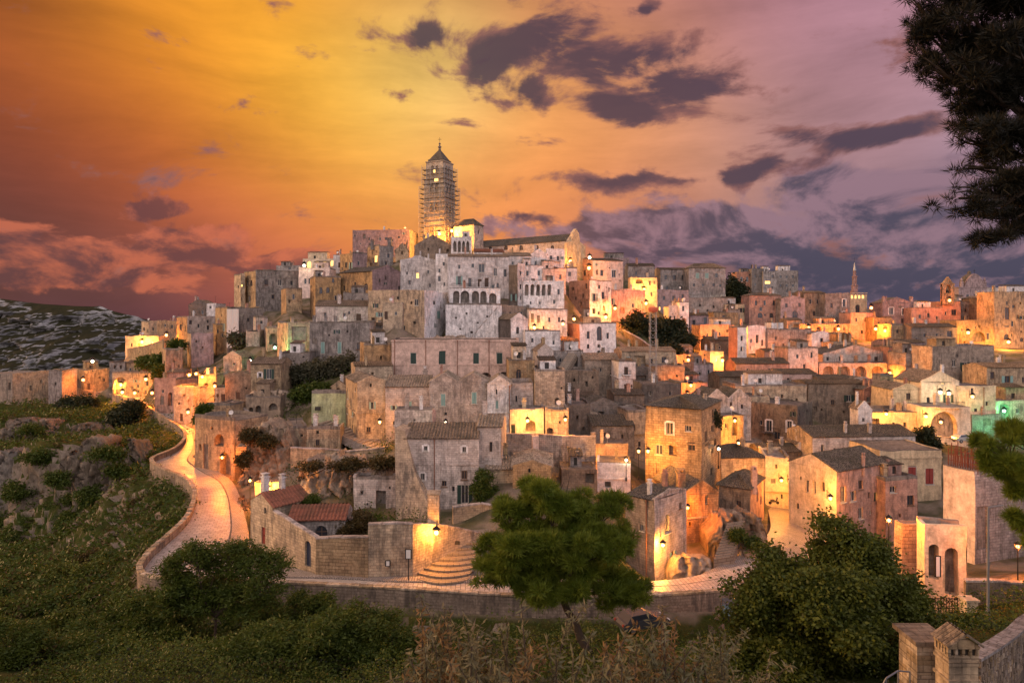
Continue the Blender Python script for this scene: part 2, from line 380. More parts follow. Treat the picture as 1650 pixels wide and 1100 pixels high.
# paving: pale worn limestone setts, polished by feet
def paving(name, c, bw, bh, rough, wet):
    m, t, b, q = new_mat(name)
    pos = N(t, 'ShaderNodeNewGeometry').outputs['Position']; uv = N(t, 'ShaderNodeUVMap').outputs[0]
    br = N(t, 'ShaderNodeTexBrick'); t.links.new(uv, br.inputs['Vector'])
    br.inputs['Color1'].default_value = (1, 1, 1, 1); br.inputs['Color2'].default_value = (.72, .70, .68, 1); br.inputs['Mortar'].default_value = (.25, .22, .19, 1)
    br.inputs['Scale'].default_value = 1; br.inputs['Brick Width'].default_value = bw; br.inputs['Row Height'].default_value = bh; br.inputs['Mortar Size'].default_value = .03
    col = q.mix(1.0, (*c, 1), br.outputs['Color'], 'MULTIPLY')
    col = q.v('SCALE', col, q.m('MULTIPLY_ADD', q.noise(pos, .4, 6, .6), .9, .55))
    col = q.v('SCALE', col, q.m('MULTIPLY_ADD', q.noise(pos, 3, 5, .7), .5, .75))
    t.links.new(col, b.inputs['Base Color'])
    q._in(b.inputs['Roughness'], q.m('ADD', rough, q.m('MULTIPLY', q.noise(pos, .6, 6, .6), wet)))
    b.inputs['Specular IOR Level'].default_value = .5
    bmp = N(t, 'ShaderNodeBump'); bmp.inputs['Strength'].default_value = .7; bmp.inputs['Distance'].default_value = .05
    t.links.new(q.m('ADD', q.m('MULTIPLY', br.outputs['Fac'], -1.0), q.noise(pos, 2.2, 4, .6)), bmp.inputs['Height']); t.links.new(bmp.outputs[0], b.inputs['Normal'])
paving('roadstone', (.54, .475, .42), .9, .5, .16, .55)
paving('cobble', (.46, .40, .36), .28, .22, .35, .3)
paving('stepstone', (.30, .245, .185), 1.2, .4, .5, .3)

# ================================================================== houses
SPECS = []
def H(label, xL, xC, xR, yt, yb, Y, th, mat, roof='flat', rh=0, w='', D=8.0, mat2=None, name='stone_house', cat='house', ch=(), rmat='tile', pipes=(), ant=None, found=6.0, balc=(), band=None, auto=None):
    SPECS.append(dict(label=label, xL=xL, xC=xC, xR=xR, yt=yt, yb=yb, Y=Y, th=R(th), mat=mat, mat2=mat2 or mat, roof=roof, rh=rh, w=w, D=D, name=name, cat=cat, ch=ch, rmat=rmat, pipes=pipes, ant=ant, found=found, balc=balc, band=band, auto=(cat == 'house' and name in ('stone_house', 'tower_house')) if auto is None else auto))
def geo(s):
    """footprint of a house from where its corner and wall ends stand"""
    C = at(s['xC'], s['yb'], s['Y']); zt = CAMZ - (s['yt'] - HY) / F * s['Y']; th = s['th']
    if s['xL'] < s['xC'] and s['cat'] == 'house' or s['name'] in ('palace', 'ruin', 'ruined_tower'):   # both walls must face the viewer's valley
        vw = -math.atan((s['xC'] - CX) / F); lim = (90 + math.degrees(vw)) - 14; best = math.degrees(th)
        for q in range(40):
            t_ = R(best); k = (s['xL'] - CX) / F; den_ = -math.sin(t_) - k * math.cos(t_); LLt = (k * C.y - C.x) / den_ if abs(den_) > 1e-6 else 999
            if best > lim: best = lim; break
            if s['xL'] >= s['xC'] or .3 < LLt < 15: break
            best += 2
        th = R(min(best, lim))
    dR = Vector((math.cos(th), math.sin(th), 0)); dL = Vector((-math.sin(th), math.cos(th), 0))
    def ln(d, px):
        k = (px - CX) / F; return (k * C.y - C.x) / (d.x - k * d.y)
    LR = ln(dR, s['xR'])
    LL = ln(dL, s['xL']) if s['xL'] < s['xC'] else s['D']
    if not (0.3 < LR < 90): LR = 6.0
    if not (0.3 < LL < 90): LL = s['D']
    return C, zt, dR, dL, LR, LL
def wall_face(mb, P0, d, L, z0, z1, ops, mi, depth_mi, wob=False):
    """one wall, left end P0, direction d, with recessed openings cut out: ops = (u0,u1,za,zb,kind,depth)"""
    n = Vector((d.y, -d.x, 0)); inn = -n
    def p(u, z, dep=0): return (P0.x + d.x * u + inn.x * dep, P0.y + d.y * u + inn.y * dep, z)
    us = sorted({0.0, L, *[o[0] for o in ops], *[o[1] for o in ops]}); zs = sorted({z0, z1, *[o[2] for o in ops], *[o[3] for o in ops]})
    if wob:
        for k in range(1, int(L / 1.7)): us.append(L * k / int(L / 1.7))
        for k in range(1, int((z1 - z0) / 1.9)): zs.append(z0 + (z1 - z0) * k / int((z1 - z0) / 1.9))
        us = sorted(set(round(u, 4) for u in us)); zs = sorted(set(round(z, 4) for z in zs))
    us = [min(max(u, 0.0), L) for u in us if -1e-3 <= u <= L + 1e-3]; zs = [min(max(z, z0), z1) for z in zs if z0 - 1e-3 <= z <= z1 + 1e-3]
    for i in range(len(us) - 1):
        run = None
        for j in range(len(zs) - 1):
            um = (us[i] + us[i + 1]) / 2; zm = (zs[j] + zs[j + 1]) / 2
            inside = any(o[0] < um < o[1] and o[2] < zm < o[3] for o in ops)
            if inside:
                if run is not None: _q(mb, p, us[i], us[i + 1], run, zs[j], mi); run = None
            elif wob: _q(mb, p, us[i], us[i + 1], zs[j], zs[j + 1], mi)
            elif run is None: run = zs[j]
        if run is not None: _q(mb, p, us[i], us[i + 1], run, zs[-1], mi)
    for (u0, u1, za, zb, kind, dep) in ops:
        if kind in 'aAP':
            w = u1 - u0; prof = []
            if kind == 'P': rise = min(w * .9, (zb - za) * .6); K = 6
            else: rise = min(w * .5, (zb - za) * .6); K = 8
            zs_ = zb - rise
            for k in range(K + 1):
                t_ = k / K
                if kind == 'P':
                    x = t_ * w; y = zs_ + rise * (1 - abs(2 * t_ - 1) ** 1.6)
                else:
                    a = math.pi * (1 - t_); x = w / 2 + w / 2 * math.cos(a); y = zs_ + rise * math.sin(a)
                prof.append((u0 + x, y))
            for (a0, b0), (a1, b1) in zip(prof, prof[1:]):      # spandrel up to the square head, and the arch soffit
                P = [p(a0, b0), p(a1, b1), p(a1, zb), p(a0, zb)]
                mb.poly(P, [(a0, b0), (a1, b1), (a1, zb), (a0, zb)], mi)
                mb.poly([p(a0, b0), p(a0, b0, dep), p(a1, b1, dep), p(a1, b1)], None, mi)
            out = [(u0, za), (u1, za)] + [(a, b_) for a, b_ in prof[::-1]]
            mb.poly([p(u0, za), p(u0, za, dep), p(u0, zs_, dep), p(u0, zs_)], None, mi)
            mb.poly([p(u1, za, dep), p(u1, za), p(u1, zs_), p(u1, zs_, dep)], None, mi)
            mb.poly([p(u0, za), p(u1, za), p(u1, za, dep), p(u0, za, dep)], None, mi)
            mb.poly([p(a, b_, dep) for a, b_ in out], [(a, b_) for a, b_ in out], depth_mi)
        else:
            mb.poly([p(u0, za), p(u0, za, dep), p(u0, zb, dep), p(u0, zb)], None, mi)
            mb.poly([p(u1, za, dep), p(u1, za), p(u1, zb), p(u1, zb, dep)], None, mi)
            mb.poly([p(u0, za), p(u1, za), p(u1, za, dep), p(u0, za, dep)], None, mi)
            mb.poly([p(u0, zb, dep), p(u1, zb, dep), p(u1, zb), p(u0, zb)], None, mi)
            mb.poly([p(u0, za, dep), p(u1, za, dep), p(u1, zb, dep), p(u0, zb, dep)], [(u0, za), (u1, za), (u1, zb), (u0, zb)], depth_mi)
def _q(mb, p, u0, u1, z0, z1, mi): mb.poly([p(u0, z0), p(u1, z0), p(u1, z1), p(u0, z1)], [(u0, z0), (u1, z0), (u1, z1), (u0, z1)], mi)
def ragged(mb, P0, d, L, z, mi, rr, hmin=.05, hmax=.45, thick=.35):
    """uneven coping stones along a wall top"""
    n = Vector((d.y, -d.x, 0)); u = 0.0; h = rr.uniform(hmin, hmax)
    while u < L - .05:
        st = min(rr.uniform(.5, 1.7), L - u)
        if rr.random() < .7: h = max(hmin, min(hmax, h + rr.uniform(-.16, .16)))
        c = Vector((P0.x, P0.y, 0)) + d * (u + st / 2) - n * (thick / 2 - .012); mb.box((c.x, c.y, z + h / 2), d, n, (0, 0, 1), st / 2 - .004, thick / 2, h / 2, mi)
        u += st
def tiles(mb, e0, e1, r1, r0, rr, pitch=.42, mi=0, amp=.10):
    """barrel tiles: corrugated slope between eave e0-e1 and ridge r0-r1"""
    e0, e1, r0, r1 = map(Vector, (e0, e1, r0, r1)); W = (e1 - e0).length; S = max((r0 - e0).length, (r1 - e1).length)
    nc = max(3, min(90, int(W / pitch))); ns = max(2, min(9, int(S / .75)))
    nrm = (e1 - e0).cross(r0 - e0)
    if nrm.length < 1e-6: nrm = (e1 - e0).cross(r1 - e0)
    nrm = nrm.normalized()
    if nrm.z < 0: nrm = -nrm
    prof = [(0, -.6), (.28, .75), (.5, 1), (.72, .75)]
    for j in range(ns):
        jit = [rr.uniform(-.025, .035) for _ in range(nc + 1)]
        rows = []
        for (tj, lift) in ((j / ns, .05), ((j + 1) / ns + .02, 0.0)):
            tj = min(tj, 1.0); row = []
            for i in range(nc):
                for (f, h) in prof:
                    s_ = (i + f) / nc; a = e0.lerp(e1, s_); b_ = r0.lerp(r1, s_)
                    row.append(a.lerp(b_, tj) + nrm * (amp * h + lift + jit[i]))
            row.append(e1.lerp(r1, tj)); rows.append(row)
        for k in range(len(rows[0]) - 1): mb.poly([rows[0][k], rows[0][k + 1], rows[1][k + 1], rows[1][k]], None, mi)
    mb.poly([e0, e1, r1, r0], None, mi)
def window(root, O, P0, d, u0, u1, za, zb, kind, big):
    """the filling of an opening: frame, pane, shutters or door leaves"""
    n = Vector((d.y, -d.x, 0)); up = Vector((0, 0, 1)); w = u1 - u0; h = zb - za
    def pt(u, z, dep): return P0 + d * u - n * dep + Vector((0, 0, z - P0.z)) - O
    dep = .2; cu = (u0 + u1) / 2; cz = (za + zb) / 2
    if kind in 'wslWvk':
        fm = MB(); t_ = min(.09, w * .12)
        for (a, b_, hx, hz) in ((u0 + t_ / 2, cz, t_ / 2, h / 2), (u1 - t_ / 2, cz, t_ / 2, h / 2)): fm.box(pt(a, b_, dep), d, n, up, hx, .05, hz)
        for zz in (za + t_ / 2, zb - t_ / 2): fm.box(pt(cu, zz, dep), d, n, up, w / 2 - t_ - .003, .05, t_ / 2)
        if big: fm.box(pt(cu, cz, dep), d, n, up, t_ * .4, .045, h / 2 - t_ - .003)
        if big:  # sill
            fm.box(pt(cu, za - .06, -.05), d, n, up, w / 2 + .12, .10, .055)
        o = fm.build('window', 'woodframe' if kind in 'wv' and rng.random() < .6 else 'frame', root)
        pm = MB(); pm.poly([pt(u0 + t_, za + t_, dep + .02), pt(u1 - t_, za + t_, dep + .02), pt(u1 - t_, zb - t_, dep + .02), pt(u0 + t_, zb - t_, dep + .02)])
        pm.build('pane', {'l': 'litwin', 'L': 'litwhite', 'k': 'litwin'}.get(kind, 'glass'), o)
        if kind in 'svk':
            for sd_ in (-1, 1):
                sm = MB(); c = cu + sd_ * (w / 2 + w * .25 + .02)
                sm.box(pt(c, cz, -.045), d, n, up, w * .25, .03, h / 2)
                for k in range(3 if big else 0): sm.box(pt(c, za + h * (k + .7) / 3.4, -.085), d, n, up, w * .19, .012, h * .11)
                sm.build('shutter', {'v': 'teal', 's': 'green', 'k': 'green'}[kind], o)
        if kind == 'W':
            sm = MB()
            for sd_ in (-1, 1): sm.box(pt(cu + sd_ * (w / 2 + .13), cz, -.035), d, n, up, .12, .05, h / 2 + .13)
            sm.box(pt(cu, zb + .135, -.035), d, n, up, w / 2 + .005, .05, .12)
            sm.build('surround', 'cleanwhite', o)
    elif kind in 'gGr':
        mat = {'g': 'teal', 'G': 'green', 'r': 'redwood'}[kind]
        fm = MB(); t_ = .07
        for a in (u0 + t_ / 2, u1 - t_ / 2): fm.box(pt(a, cz, .1), d, n, up, t_ / 2, .05, h / 2)
        fm.box(pt(cu, zb - t_ / 2, .1), d, n, up, w / 2 - t_ - .003, .05, t_ / 2); fm.box(pt(cu, za - .05, -.04), d, n, up, w / 2 + .1, .10, .05)
        o = fm.build('window', 'frame', root)
        for sd_ in (-1, 1):
            sm = MB(); c = cu + sd_ * (w / 4 - .015); sm.box(pt(c, cz, .1), d, n, up, w / 4 - t_ * .6, .03, h / 2 - t_)
            for k in range(4): sm.box(pt(c, za + h * (k + .6) / 4.3, .06), d, n, up, w / 4 - t_ * 1.3, .012, h * .085)
            sm.build('shutter', mat, o)
    elif kind in 'dDBz':
        mat = {'d': 'wood', 'D': 'green', 'B': 'bluedoor', 'z': 'redwood'}[kind]
        fm = MB(); fm.box(pt(cu, zb - .06, .15), d, n, up, w / 2, .05, .055); o = fm.build('door', 'woodframe', root)
        for sd_ in (-1, 1):
            sm = MB(); c = cu + sd_ * w / 4; sm.box(pt(c, cz - .06, .16), d, n, up, w / 4 - .012, .03, h / 2 - .065)
            for k in range(2): sm.box(pt(c, za + h * (.28 + .42 * k), .12), d, n, up, w / 6, .012, h * .15)
            sm.build('leaf', mat, o)
        if big:
            hm = MB(); hm.box(pt(cu + .06, za + h * .48, .10), d, n, up, .02, .03, .07); hm.build('handle', 'iron', o)
    elif kind == 'A':
        pm = MB(); pr = [(u0 + w / 2 + w * .46 * math.cos(math.pi * (1 - k / 8)), zb - min(w * .5, h * .6) + min(w * .46, h * .58) * math.sin(math.pi * (1 - k / 8))) for k in range(9)]
        pts = [(u0 + w * .04, za + .05), (u1 - w * .04, za + .05)] + pr[::-1]
        pm.poly([pt(a, b_, .22) for a, b_ in pts]); o = pm.build('window', 'glass', root)
        fm = MB(); fm.box(pt(cu, (za + zb) / 2 - h * .04, .2), d, n, up, .03, .02, h / 2 - h * .08); fm.box(pt(cu, zb - min(w * .5, h * .6), .195), d, n, up, w * .45, .02, .03); fm.build('frame', 'woodframe', o)
    elif kind == 'Y':
        pm = MB(); pr = [(u0 + w / 2 + w * .46 * math.cos(math.pi * (1 - k / 8)), zb - min(w * .5, h * .6) + min(w * .46, h * .58) * math.sin(math.pi * (1 - k / 8))) for k in range(9)]
        pts = [(u0 + w * .04, za + .05), (u1 - w * .04, za + .05)] + pr[::-1]
        pm.poly([pt(a, b_, .3) for a, b_ in pts]); pm.build('window', 'litwin', root)
ANTN = 0
def build_house(s, idx):
    rr = random.Random(idx * 13 + 5)
    C, zt, dR, dL, LR, LL = geo(s); zb = C.z - s['found']; O = Vector((C.x, C.y, C.z))
    root = empty(s['name'], O); tag(root, s['label'], s['cat'])
    P_L = C + dL * LL; P_R = C + dR * LR; P_B = P_R + dL * LL
    flat = s['roof'] in ('flat', 'none')
    opsL, opsR = [], []; wins = []
    for it in [x for x in s['w'].split(';') if x.strip()]:
        k, px, py, w, h = it.split(); px, py, w, h = map(float, (px, py, w, h))
        onL = px < s['xC'] and s['xL'] < s['xC']
        P0, d, L = (P_L, -dL, LL) if onL else (C, dR, LR)
        n = Vector((d.y, -d.x, 0))
        def uat(x):
            r = Vector(((x - CX) / F, 1, 0)); den_ = n.dot(r)
            t_ = n.dot(Vector((P0.x, P0.y, 0))) / den_ if abs(den_) > 1e-6 else P0.y
            hit = r * t_; return (hit - Vector((P0.x, P0.y, 0))).dot(d), t_
        ua, _ = uat(px - w / 2); ub, _ = uat(px + w / 2); _, tt = uat(px)
        if ub < ua: ua, ub = ub, ua
        za = CAMZ - (py + h / 2 - HY) / F * tt; z2 = CAMZ - (py - h / 2 - HY) / F * tt
        ua = max(ua, .12); ub = min(ub, L - .12); z2 = min(z2, zt - .1); za = max(za, zb + .2)
        if ub - ua < .25 or z2 - za < .25: continue
        dep = {'a': 1.2, 'P': .9, 'b': .9, 'n': .18, 'A': .45, 'Y': .5}.get(k, .42)
        shape = 'a' if k in 'aAY' else ('P' if k == 'P' else 'q')
        lst = opsL if onL else opsR
        if any(not (ub <= o[0] or ua >= o[1] or z2 <= o[2] or za >= o[3]) for o in lst): continue
        lst.append((ua, ub, za, z2, shape, dep)); wins.append((P0, d, ua, ub, za, z2, k, min(w, h) >= 5.5))
    # small extra openings where a wall would otherwise be blank
    if s['name'] in ('stone_house', 'palace', 'tower_house') and s['auto']:
        for (P0, d, L, lst, vis) in ((P_L, -dL, LL, opsL, s['xL'] < s['xC']), (C, dR, LR, opsR, True)):
            if not vis or L < 3.2: continue
            want = int(L * (zt - C.z) / 15 * rr.uniform(.6, 1.3)) - len(lst)
            for _ in range(max(0, min(want * 4, 30))):
                if want <= 0: break
                w_ = rr.choice([.5, .7, .9, 1.0, 1.15]); h_ = w_ * rr.choice([1.0, 1.3, 1.6, 2.0]); u = rr.uniform(.5, L - .5 - w_); zz = rr.uniform(C.z + .9, zt - .7 - h_) if zt - C.z > 3 else zt - 1.4
                if any(not (u + w_ + .5 <= o[0] or u - .5 >= o[1] or zz + h_ + .5 <= o[2] or zz - .5 >= o[3]) for o in lst) or zz + h_ > zt - .2: continue
                k = rr.choice('wwwwsvnbbAdg') if zz > C.z + 1.6 else rr.choice('wddab')
                if k == 'd' and zz > C.z + 1.2: k = 'w'
                lst.append((u, u + w_, zz, zz + h_, 'a' if k in 'aA' else 'q', {'a': 1.0, 'b': .8, 'n': .16, 'A': .45}.get(k, .42))); wins.append((P0, d, u, u + w_, zz, zz + h_, k, w_ * F / s['Y'] > 6)); want -= 1
    lo = lambda v: v - O
    mb = MB()
    def sh(P): return Vector((P.x - O.x, P.y - O.y, 0))
    z0, z1 = zb - O.z, zt - O.z
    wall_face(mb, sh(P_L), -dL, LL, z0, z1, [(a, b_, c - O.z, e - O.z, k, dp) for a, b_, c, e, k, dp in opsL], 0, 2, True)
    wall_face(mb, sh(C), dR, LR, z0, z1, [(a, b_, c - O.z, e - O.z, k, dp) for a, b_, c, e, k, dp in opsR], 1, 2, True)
    wall_face(mb, sh(P_R), dL, LL, z0, z1, [], 0, 0); wall_face(mb, sh(P_B), -dR, LR, z0, z1, [], 1, 1)
    c0, cr, cb, cl = sh(C), sh(P_R), sh(P_B), sh(P_L); Z = lambda v, z: (v.x, v.y, z)
    rhm = s['rh'] / F * s['Y']; roof = s['roof']
    ctr = (c0 + cb) / 2
    if flat:
        mb.poly([Z(c0, z1 - .02), Z(cr, z1 - .02), Z(cb, z1 - .02), Z(cl, z1 - .02)], None, 2)
        for (a, d_, L_, mi) in ((cl, -dL, LL, 0), (c0, dR, LR, 1), (cr, dL, LL, 0), (cb, -dR, LR, 1)): ragged(mb, a, d_, L_, z1, 2 if rr.random() < .7 else mi, rr, .05, .55 if s['roof'] == 'flat' else .12)
    ov = .28; rm = MB(); hasroof = False
    def slope(a, b_, r1_, r0_, out):   # eave a-b pushed outwards, ridge r0-r1
        tiles(rm, Z(a + out, z1 - ov * rhm / max(.5, 3) + .06), Z(b_ + out, z1 - ov * rhm / max(.5, 3) + .06), r1_, r0_, rr)
    if roof in ('gR', 'gg'):
        ng = 2 if roof == 'gg' else 1; hasroof = True
        for k in range(ng):
            a = c0 + dR * (LR * k / ng); b_ = c0 + dR * (LR * (k + 1) / ng); mdl = (a + b_) / 2
            hh = rhm * (1 if k == 0 else rr.uniform(.85, 1.05))
            mb.poly([Z(a, z1), Z(b_, z1), Z(mdl, z1 + hh)], [(0, 0), (LR / ng, 0), (LR / ng / 2, hh)], 1)
            mb.poly([Z(b_ + dL * LL, z1), Z(a + dL * LL, z1), Z(mdl + dL * LL, z1 + hh)], None, 1)
            # coping along the rake
            for (q0, q1) in ((a, mdl), (b_, mdl)):
                za_, zb_ = z1, z1 + hh; ax = (Vector(Z(q1, zb_)) - Vector(Z(q0, za_))); Lx = ax.length; ax.normalize(); nn = Vector((dR.y, -dR.x, 0)); upx = nn.cross(ax)
                for st in range(max(1, int(Lx / .8))):
                    nst = max(1, int(Lx / .8)); cc = Vector(Z(q0, za_)) + ax * (Lx * (st + .5) / nst) - nn * .16
                    mb.box(cc + Vector((0, 0, rr.uniform(.02, .14))), ax, nn, upx if upx.z > 0 else -upx, Lx / nst / 2 - .01, .18, .11, 1)
            f0 = mdl + dL * .3; f1 = mdl + dL * LL
            tiles(rm, Z(a + dL * LL - dR * (ov if k == 0 else 0), z1 - .05), Z(a + dL * .34 - dR * (ov if k == 0 else 0), z1 - .05), Z(f0, z1 + hh), Z(f1, z1 + hh), rr)
            tiles(rm, Z(b_ + dL * .34 + dR * (ov if k == ng - 1 else 0), z1 - .05), Z(b_ + dL * LL + dR * (ov if k == ng - 1 else 0), z1 - .05), Z(f1, z1 + hh), Z(f0, z1 + hh), rr)
    elif roof == 'gL':
        hasroof = True; a, b_ = cl, c0; mdl = (a + b_) / 2
        mb.poly([Z(a, z1), Z(b_, z1), Z(mdl, z1 + rhm)], None, 0); mb.poly([Z(cr, z1), Z(cb, z1), Z(mdl + dR * LR, z1 + rhm)], None, 0)
        nR = Vector((dR.y, -dR.x, 0))
        tiles(rm, Z(c0 + nR * ov - dR * .15, z1 - .04), Z(cr + nR * ov + dR * .15, z1 - .04), Z(mdl + dR * (LR + .15), z1 + rhm), Z(mdl - dR * .15, z1 + rhm), rr)
        tiles(rm, Z(cb - nR * ov, z1 - .04), Z(cl - nR * ov, z1 - .04), Z(mdl, z1 + rhm), Z(mdl + dR * LR, z1 + rhm), rr)
        ragged(mb, c0, dR, LR, z1 - .16, 1, rr, .10, .14, .3)
    elif roof == 'hip':
        hasroof = True; k = min(LR, LL) / 2 * .92
        if LR >= LL: A = ctr - dR * (LR / 2 - k); B_ = ctr + dR * (LR / 2 - k)
        else: A = ctr - dL * (LL / 2 - k); B_ = ctr + dL * (LL / 2 - k)
        zz = z1 + rhm; e = [(c0 - dR * ov - dL * ov), (cr + dR * ov - dL * ov), (cb + dR * ov + dL * ov), (cl - dR * ov + dL * ov)]
        if LR >= LL: rid = [(A, B_), (B_, B_), (B_, A), (A, A)]
        else: rid = [(A, A), (A, B_), (B_, B_), (B_, A)]
        for i in range(4):
            tiles(rm, Z(e[i], z1 + .02), Z(e[(i + 1) % 4], z1 + .02), Z(rid[i][1], zz), Z(rid[i][0], zz), rr)
        for (a, d_, L_, mi) in ((cl, -dL, LL, 0), (c0, dR, LR, 1)): ragged(mb, a, d_, L_, z1 - .22, mi, rr, .18, .2, .3)
    if s['band']:
        for yb_ in s['band']:
            zz = CAMZ - (yb_ - HY) / F * s['Y'] - O.z
            for (a, d_, L_, mi) in ((cl, -dL, LL, 0), (c0, dR, LR, 1)):
                n_ = Vector((d_.y, -d_.x, 0)); cc = a + d_ * (L_ / 2) + n_ * .06; mb.box(Z(cc, zz), d_, n_, (0, 0, 1), L_ / 2 + .05, .09, .11, mi)
    # old walls are never true: bow and sag them a little
    for i_, v_ in enumerate(mb.v):
        q_ = Vector((v_[0] + O.x, v_[1] + O.y, v_[2] + O.z)) * .33
        mb.v[i_] = (v_[0] + mnoise.noise(q_) * .13, v_[1] + mnoise.noise(q_ + Vector((9, 4, 2))) * .13, v_[2] + mnoise.noise(q_ + Vector((3, 8, 5))) * .16)
    if s['auto'] and rr.random() < .45 and zt - C.z > 4.5:   # string course
        zz = (zt - O.z) * rr.uniform(.45, .62)
        if not any(o[2] - O.z - .2 < zz < o[3] - O.z + .2 for o in opsL + opsR):
            lm = MB()
            for (a, d_, L_) in ((cl, -dL, LL), (c0, dR, LR)):
                n_ = Vector((d_.y, -d_.x, 0)); cc = a + d_ * (L_ / 2) + n_ * .10; lm.box(Z(cc, zz), d_, n_, (0, 0, 1), L_ / 2, .09, .10)
            lm.build('string_course', s['mat2'], root)
    if s['auto'] and flat and LR > 4.5 and LL > 4 and rr.random() < .5:   # a smaller room on the roof terrace
        wu, wv, hh = LR * rr.uniform(.3, .55), min(LL * .55, rr.uniform(2.2, 4.5)), rr.uniform(1.5, 2.6); a = c0 + dR * rr.uniform(.4, LR - wu - .4) + dL * rr.uniform(LL * .25, LL - wv - .3)
        um = MB(); ops_ = [(wu * .3, wu * .3 + min(.8, wu * .3), z1 + .2, z1 + 1.35, 'q', .3)]
        wall_face(um, a, dR, wu, z1 - .3, z1 + hh, ops_, 0, 1); wall_face(um, a + dL * wv, -dL, wv, z1 - .3, z1 + hh, [], 0, 1); wall_face(um, a + dR * wu, dL, wv, z1 - .3, z1 + hh, [], 0, 1); wall_face(um, a + dR * wu + dL * wv, -dR, wu, z1 - .3, z1 + hh, [], 0, 1)
        um.poly([Z(a, z1 + hh), Z(a + dR * wu, z1 + hh), Z(a + dR * wu + dL * wv, z1 + hh), Z(a + dL * wv, z1 + hh)]); uo = um.build('upper_room', [rr.choice([s['mat'], s['mat2'], 'white', 'grey']), 'signdark'], root)
        tm = MB(); e = .25; tiles(tm, Z(a - dR * e - dL * e, z1 + hh + .03), Z(a + dR * (wu + e) - dL * e, z1 + hh + .03), Z(a + dR * (wu + e) + dL * (wv + e), z1 + hh + .55), Z(a - dR * e + dL * (wv + e), z1 + hh + .55), rr); tm.build('roof', rr.choice(['tile', 'darktile', 'paletile']), uo)
    if s['auto'] and not s['ch'] and rr.random() < .7:
        for _ in range(rr.choice([1, 1, 2, 3])):
            a = c0 + dR * rr.uniform(.15, .85) * LR + dL * rr.uniform(.2, .8) * LL; hw = rr.uniform(.2, .38); zc = z1 + (rhm * .25 if not flat else 0); hc = rr.uniform(.9, 1.9) + (rhm * .5 if not flat else 0)
            cm = MB(); cm.box(Z(a, zc + hc / 2 - .3), dR, dL, (0, 0, 1), hw, hw, hc / 2 + .3); cm.box(Z(a, zc + hc + .06), dR, dL, (0, 0, 1), hw * 1.3, hw * 1.3, .055); cm.box(Z(a, zc + hc + .27), dR, dL, (0, 0, 1), hw * .75, hw * .75, .14); cm.box(Z(a, zc + hc + .46), dR, dL, (0, 0, 1), hw * 1.15, hw * 1.15, .04)
            cm.build('chimney', rr.choice([s['mat2'], 'tan', 'white', 'rosewall']), root)
    if s['auto'] and flat and rr.random() < .3:
        a = c0 + dR * rr.uniform(.2, .8) * LR + dL * rr.uniform(.1, .4) * LL; dm = MB(); dm.tube(Z(a, z1 - .1), Z(a, z1 + 1.1), .03, n=4); f_ = Vector((rr.uniform(-.5, .5), -1, .4)).normalized(); cc = Vector(Z(a, z1 + 1.1)); u_ = f_.orthogonal().normalized(); v2 = f_.cross(u_)
        rim = [cc + f_ * .14 + (u_ * math.cos(k * .785) + v2 * math.sin(k * .785)) * .42 for k in range(8)]
        for k in range(8): dm.poly([rim[k], rim[(k + 1) % 8], cc])
        dm.build('satellite_dish', 'sheet', root)
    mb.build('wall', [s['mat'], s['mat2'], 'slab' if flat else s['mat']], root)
    roofo = rm.build('roof', s['rmat'], root) if hasroof else None
    for (P0, d, ua, ub, za, z2, k, big) in wins:
        if k in 'aPbn': continue
        window(root, O, Vector((P0.x, P0.y, 0)), d, ua, ub, za, z2, k, big)
    for (px, ptop, wpx, hpx, back) in s['ch']:
        Yc = s['Y'] + back; p = at(px, ptop + hpx, Yc) - O; hw = wpx / F * Yc / 2; hh = hpx / F * Yc
        cm = MB(); cm.abox((p.x - hw, p.y - hw, p.z - 1.2), (p.x + hw, p.y + hw, p.z + hh)); cm.abox((p.x - hw * 1.25, p.y - hw * 1.25, p.z + hh + .004), (p.x + hw * 1.25, p.y + hw * 1.25, p.z + hh + .18))
        for a in (-1, 1): cm.box((p.x + a * hw * .6, p.y, p.z + hh + .18 + .16), (1, 0, 0), (0, 1, 0), (0, 0, 1), hw * .22, hw * .9, .15)
        cm.abox((p.x - hw * 1.1, p.y - hw * 1.1, p.z + hh + .5), (p.x + hw * 1.1, p.y + hw * 1.1, p.z + hh + .6))
        cm.build('chimney', s['mat2'], root)
    for px in s['pipes']:
        P0, d, L = (P_L, -dL, LL) if px < s['xC'] and s['xL'] < s['xC'] else (C, dR, LR); n = Vector((d.y, -d.x, 0))
        r = Vector(((px - CX) / F, 1, 0)); t_ = n.dot(Vector((P0.x, P0.y, 0))) / n.dot(r); u = (r * t_ - Vector((P0.x, P0.y, 0))).dot(d)
        if .2 < u < L - .2:
            q_ = Vector((P0.x, P0.y, 0)) + d * u + n * .09 - Vector((O.x, O.y, 0)); pm = MB(); pm.tube((q_.x, q_.y, -.5), (q_.x, q_.y, z1 - .1), .07)
            pm.tube((q_.x, q_.y, z1 - .35), (q_.x, q_.y, z1 - .12), .12); pm.build('downpipe', 'pipe', root)
    for (px, py, w, kind) in s['balc']:
        P0, d, L = (P_L, -dL, LL) if px < s['xC'] and s['xL'] < s['xC'] else (C, dR, LR); n = Vector((d.y, -d.x, 0))
        r = Vector(((px - CX) / F, 1, 0)); t_ = n.dot(Vector((P0.x, P0.y, 0))) / n.dot(r); u = (r * t_ - Vector((P0.x, P0.y, 0))).dot(d)
        q_ = Vector((P0.x, P0.y, 0)) + d * u - Vector((O.x, O.y, 0)); q_.z = CAMZ - (py - HY) / F * t_ - O.z; hw = w / F * t_ / 2
        bm = MB(); bm.box(q_ + n * .45, d, n, (0, 0, 1), hw, .45, .09)
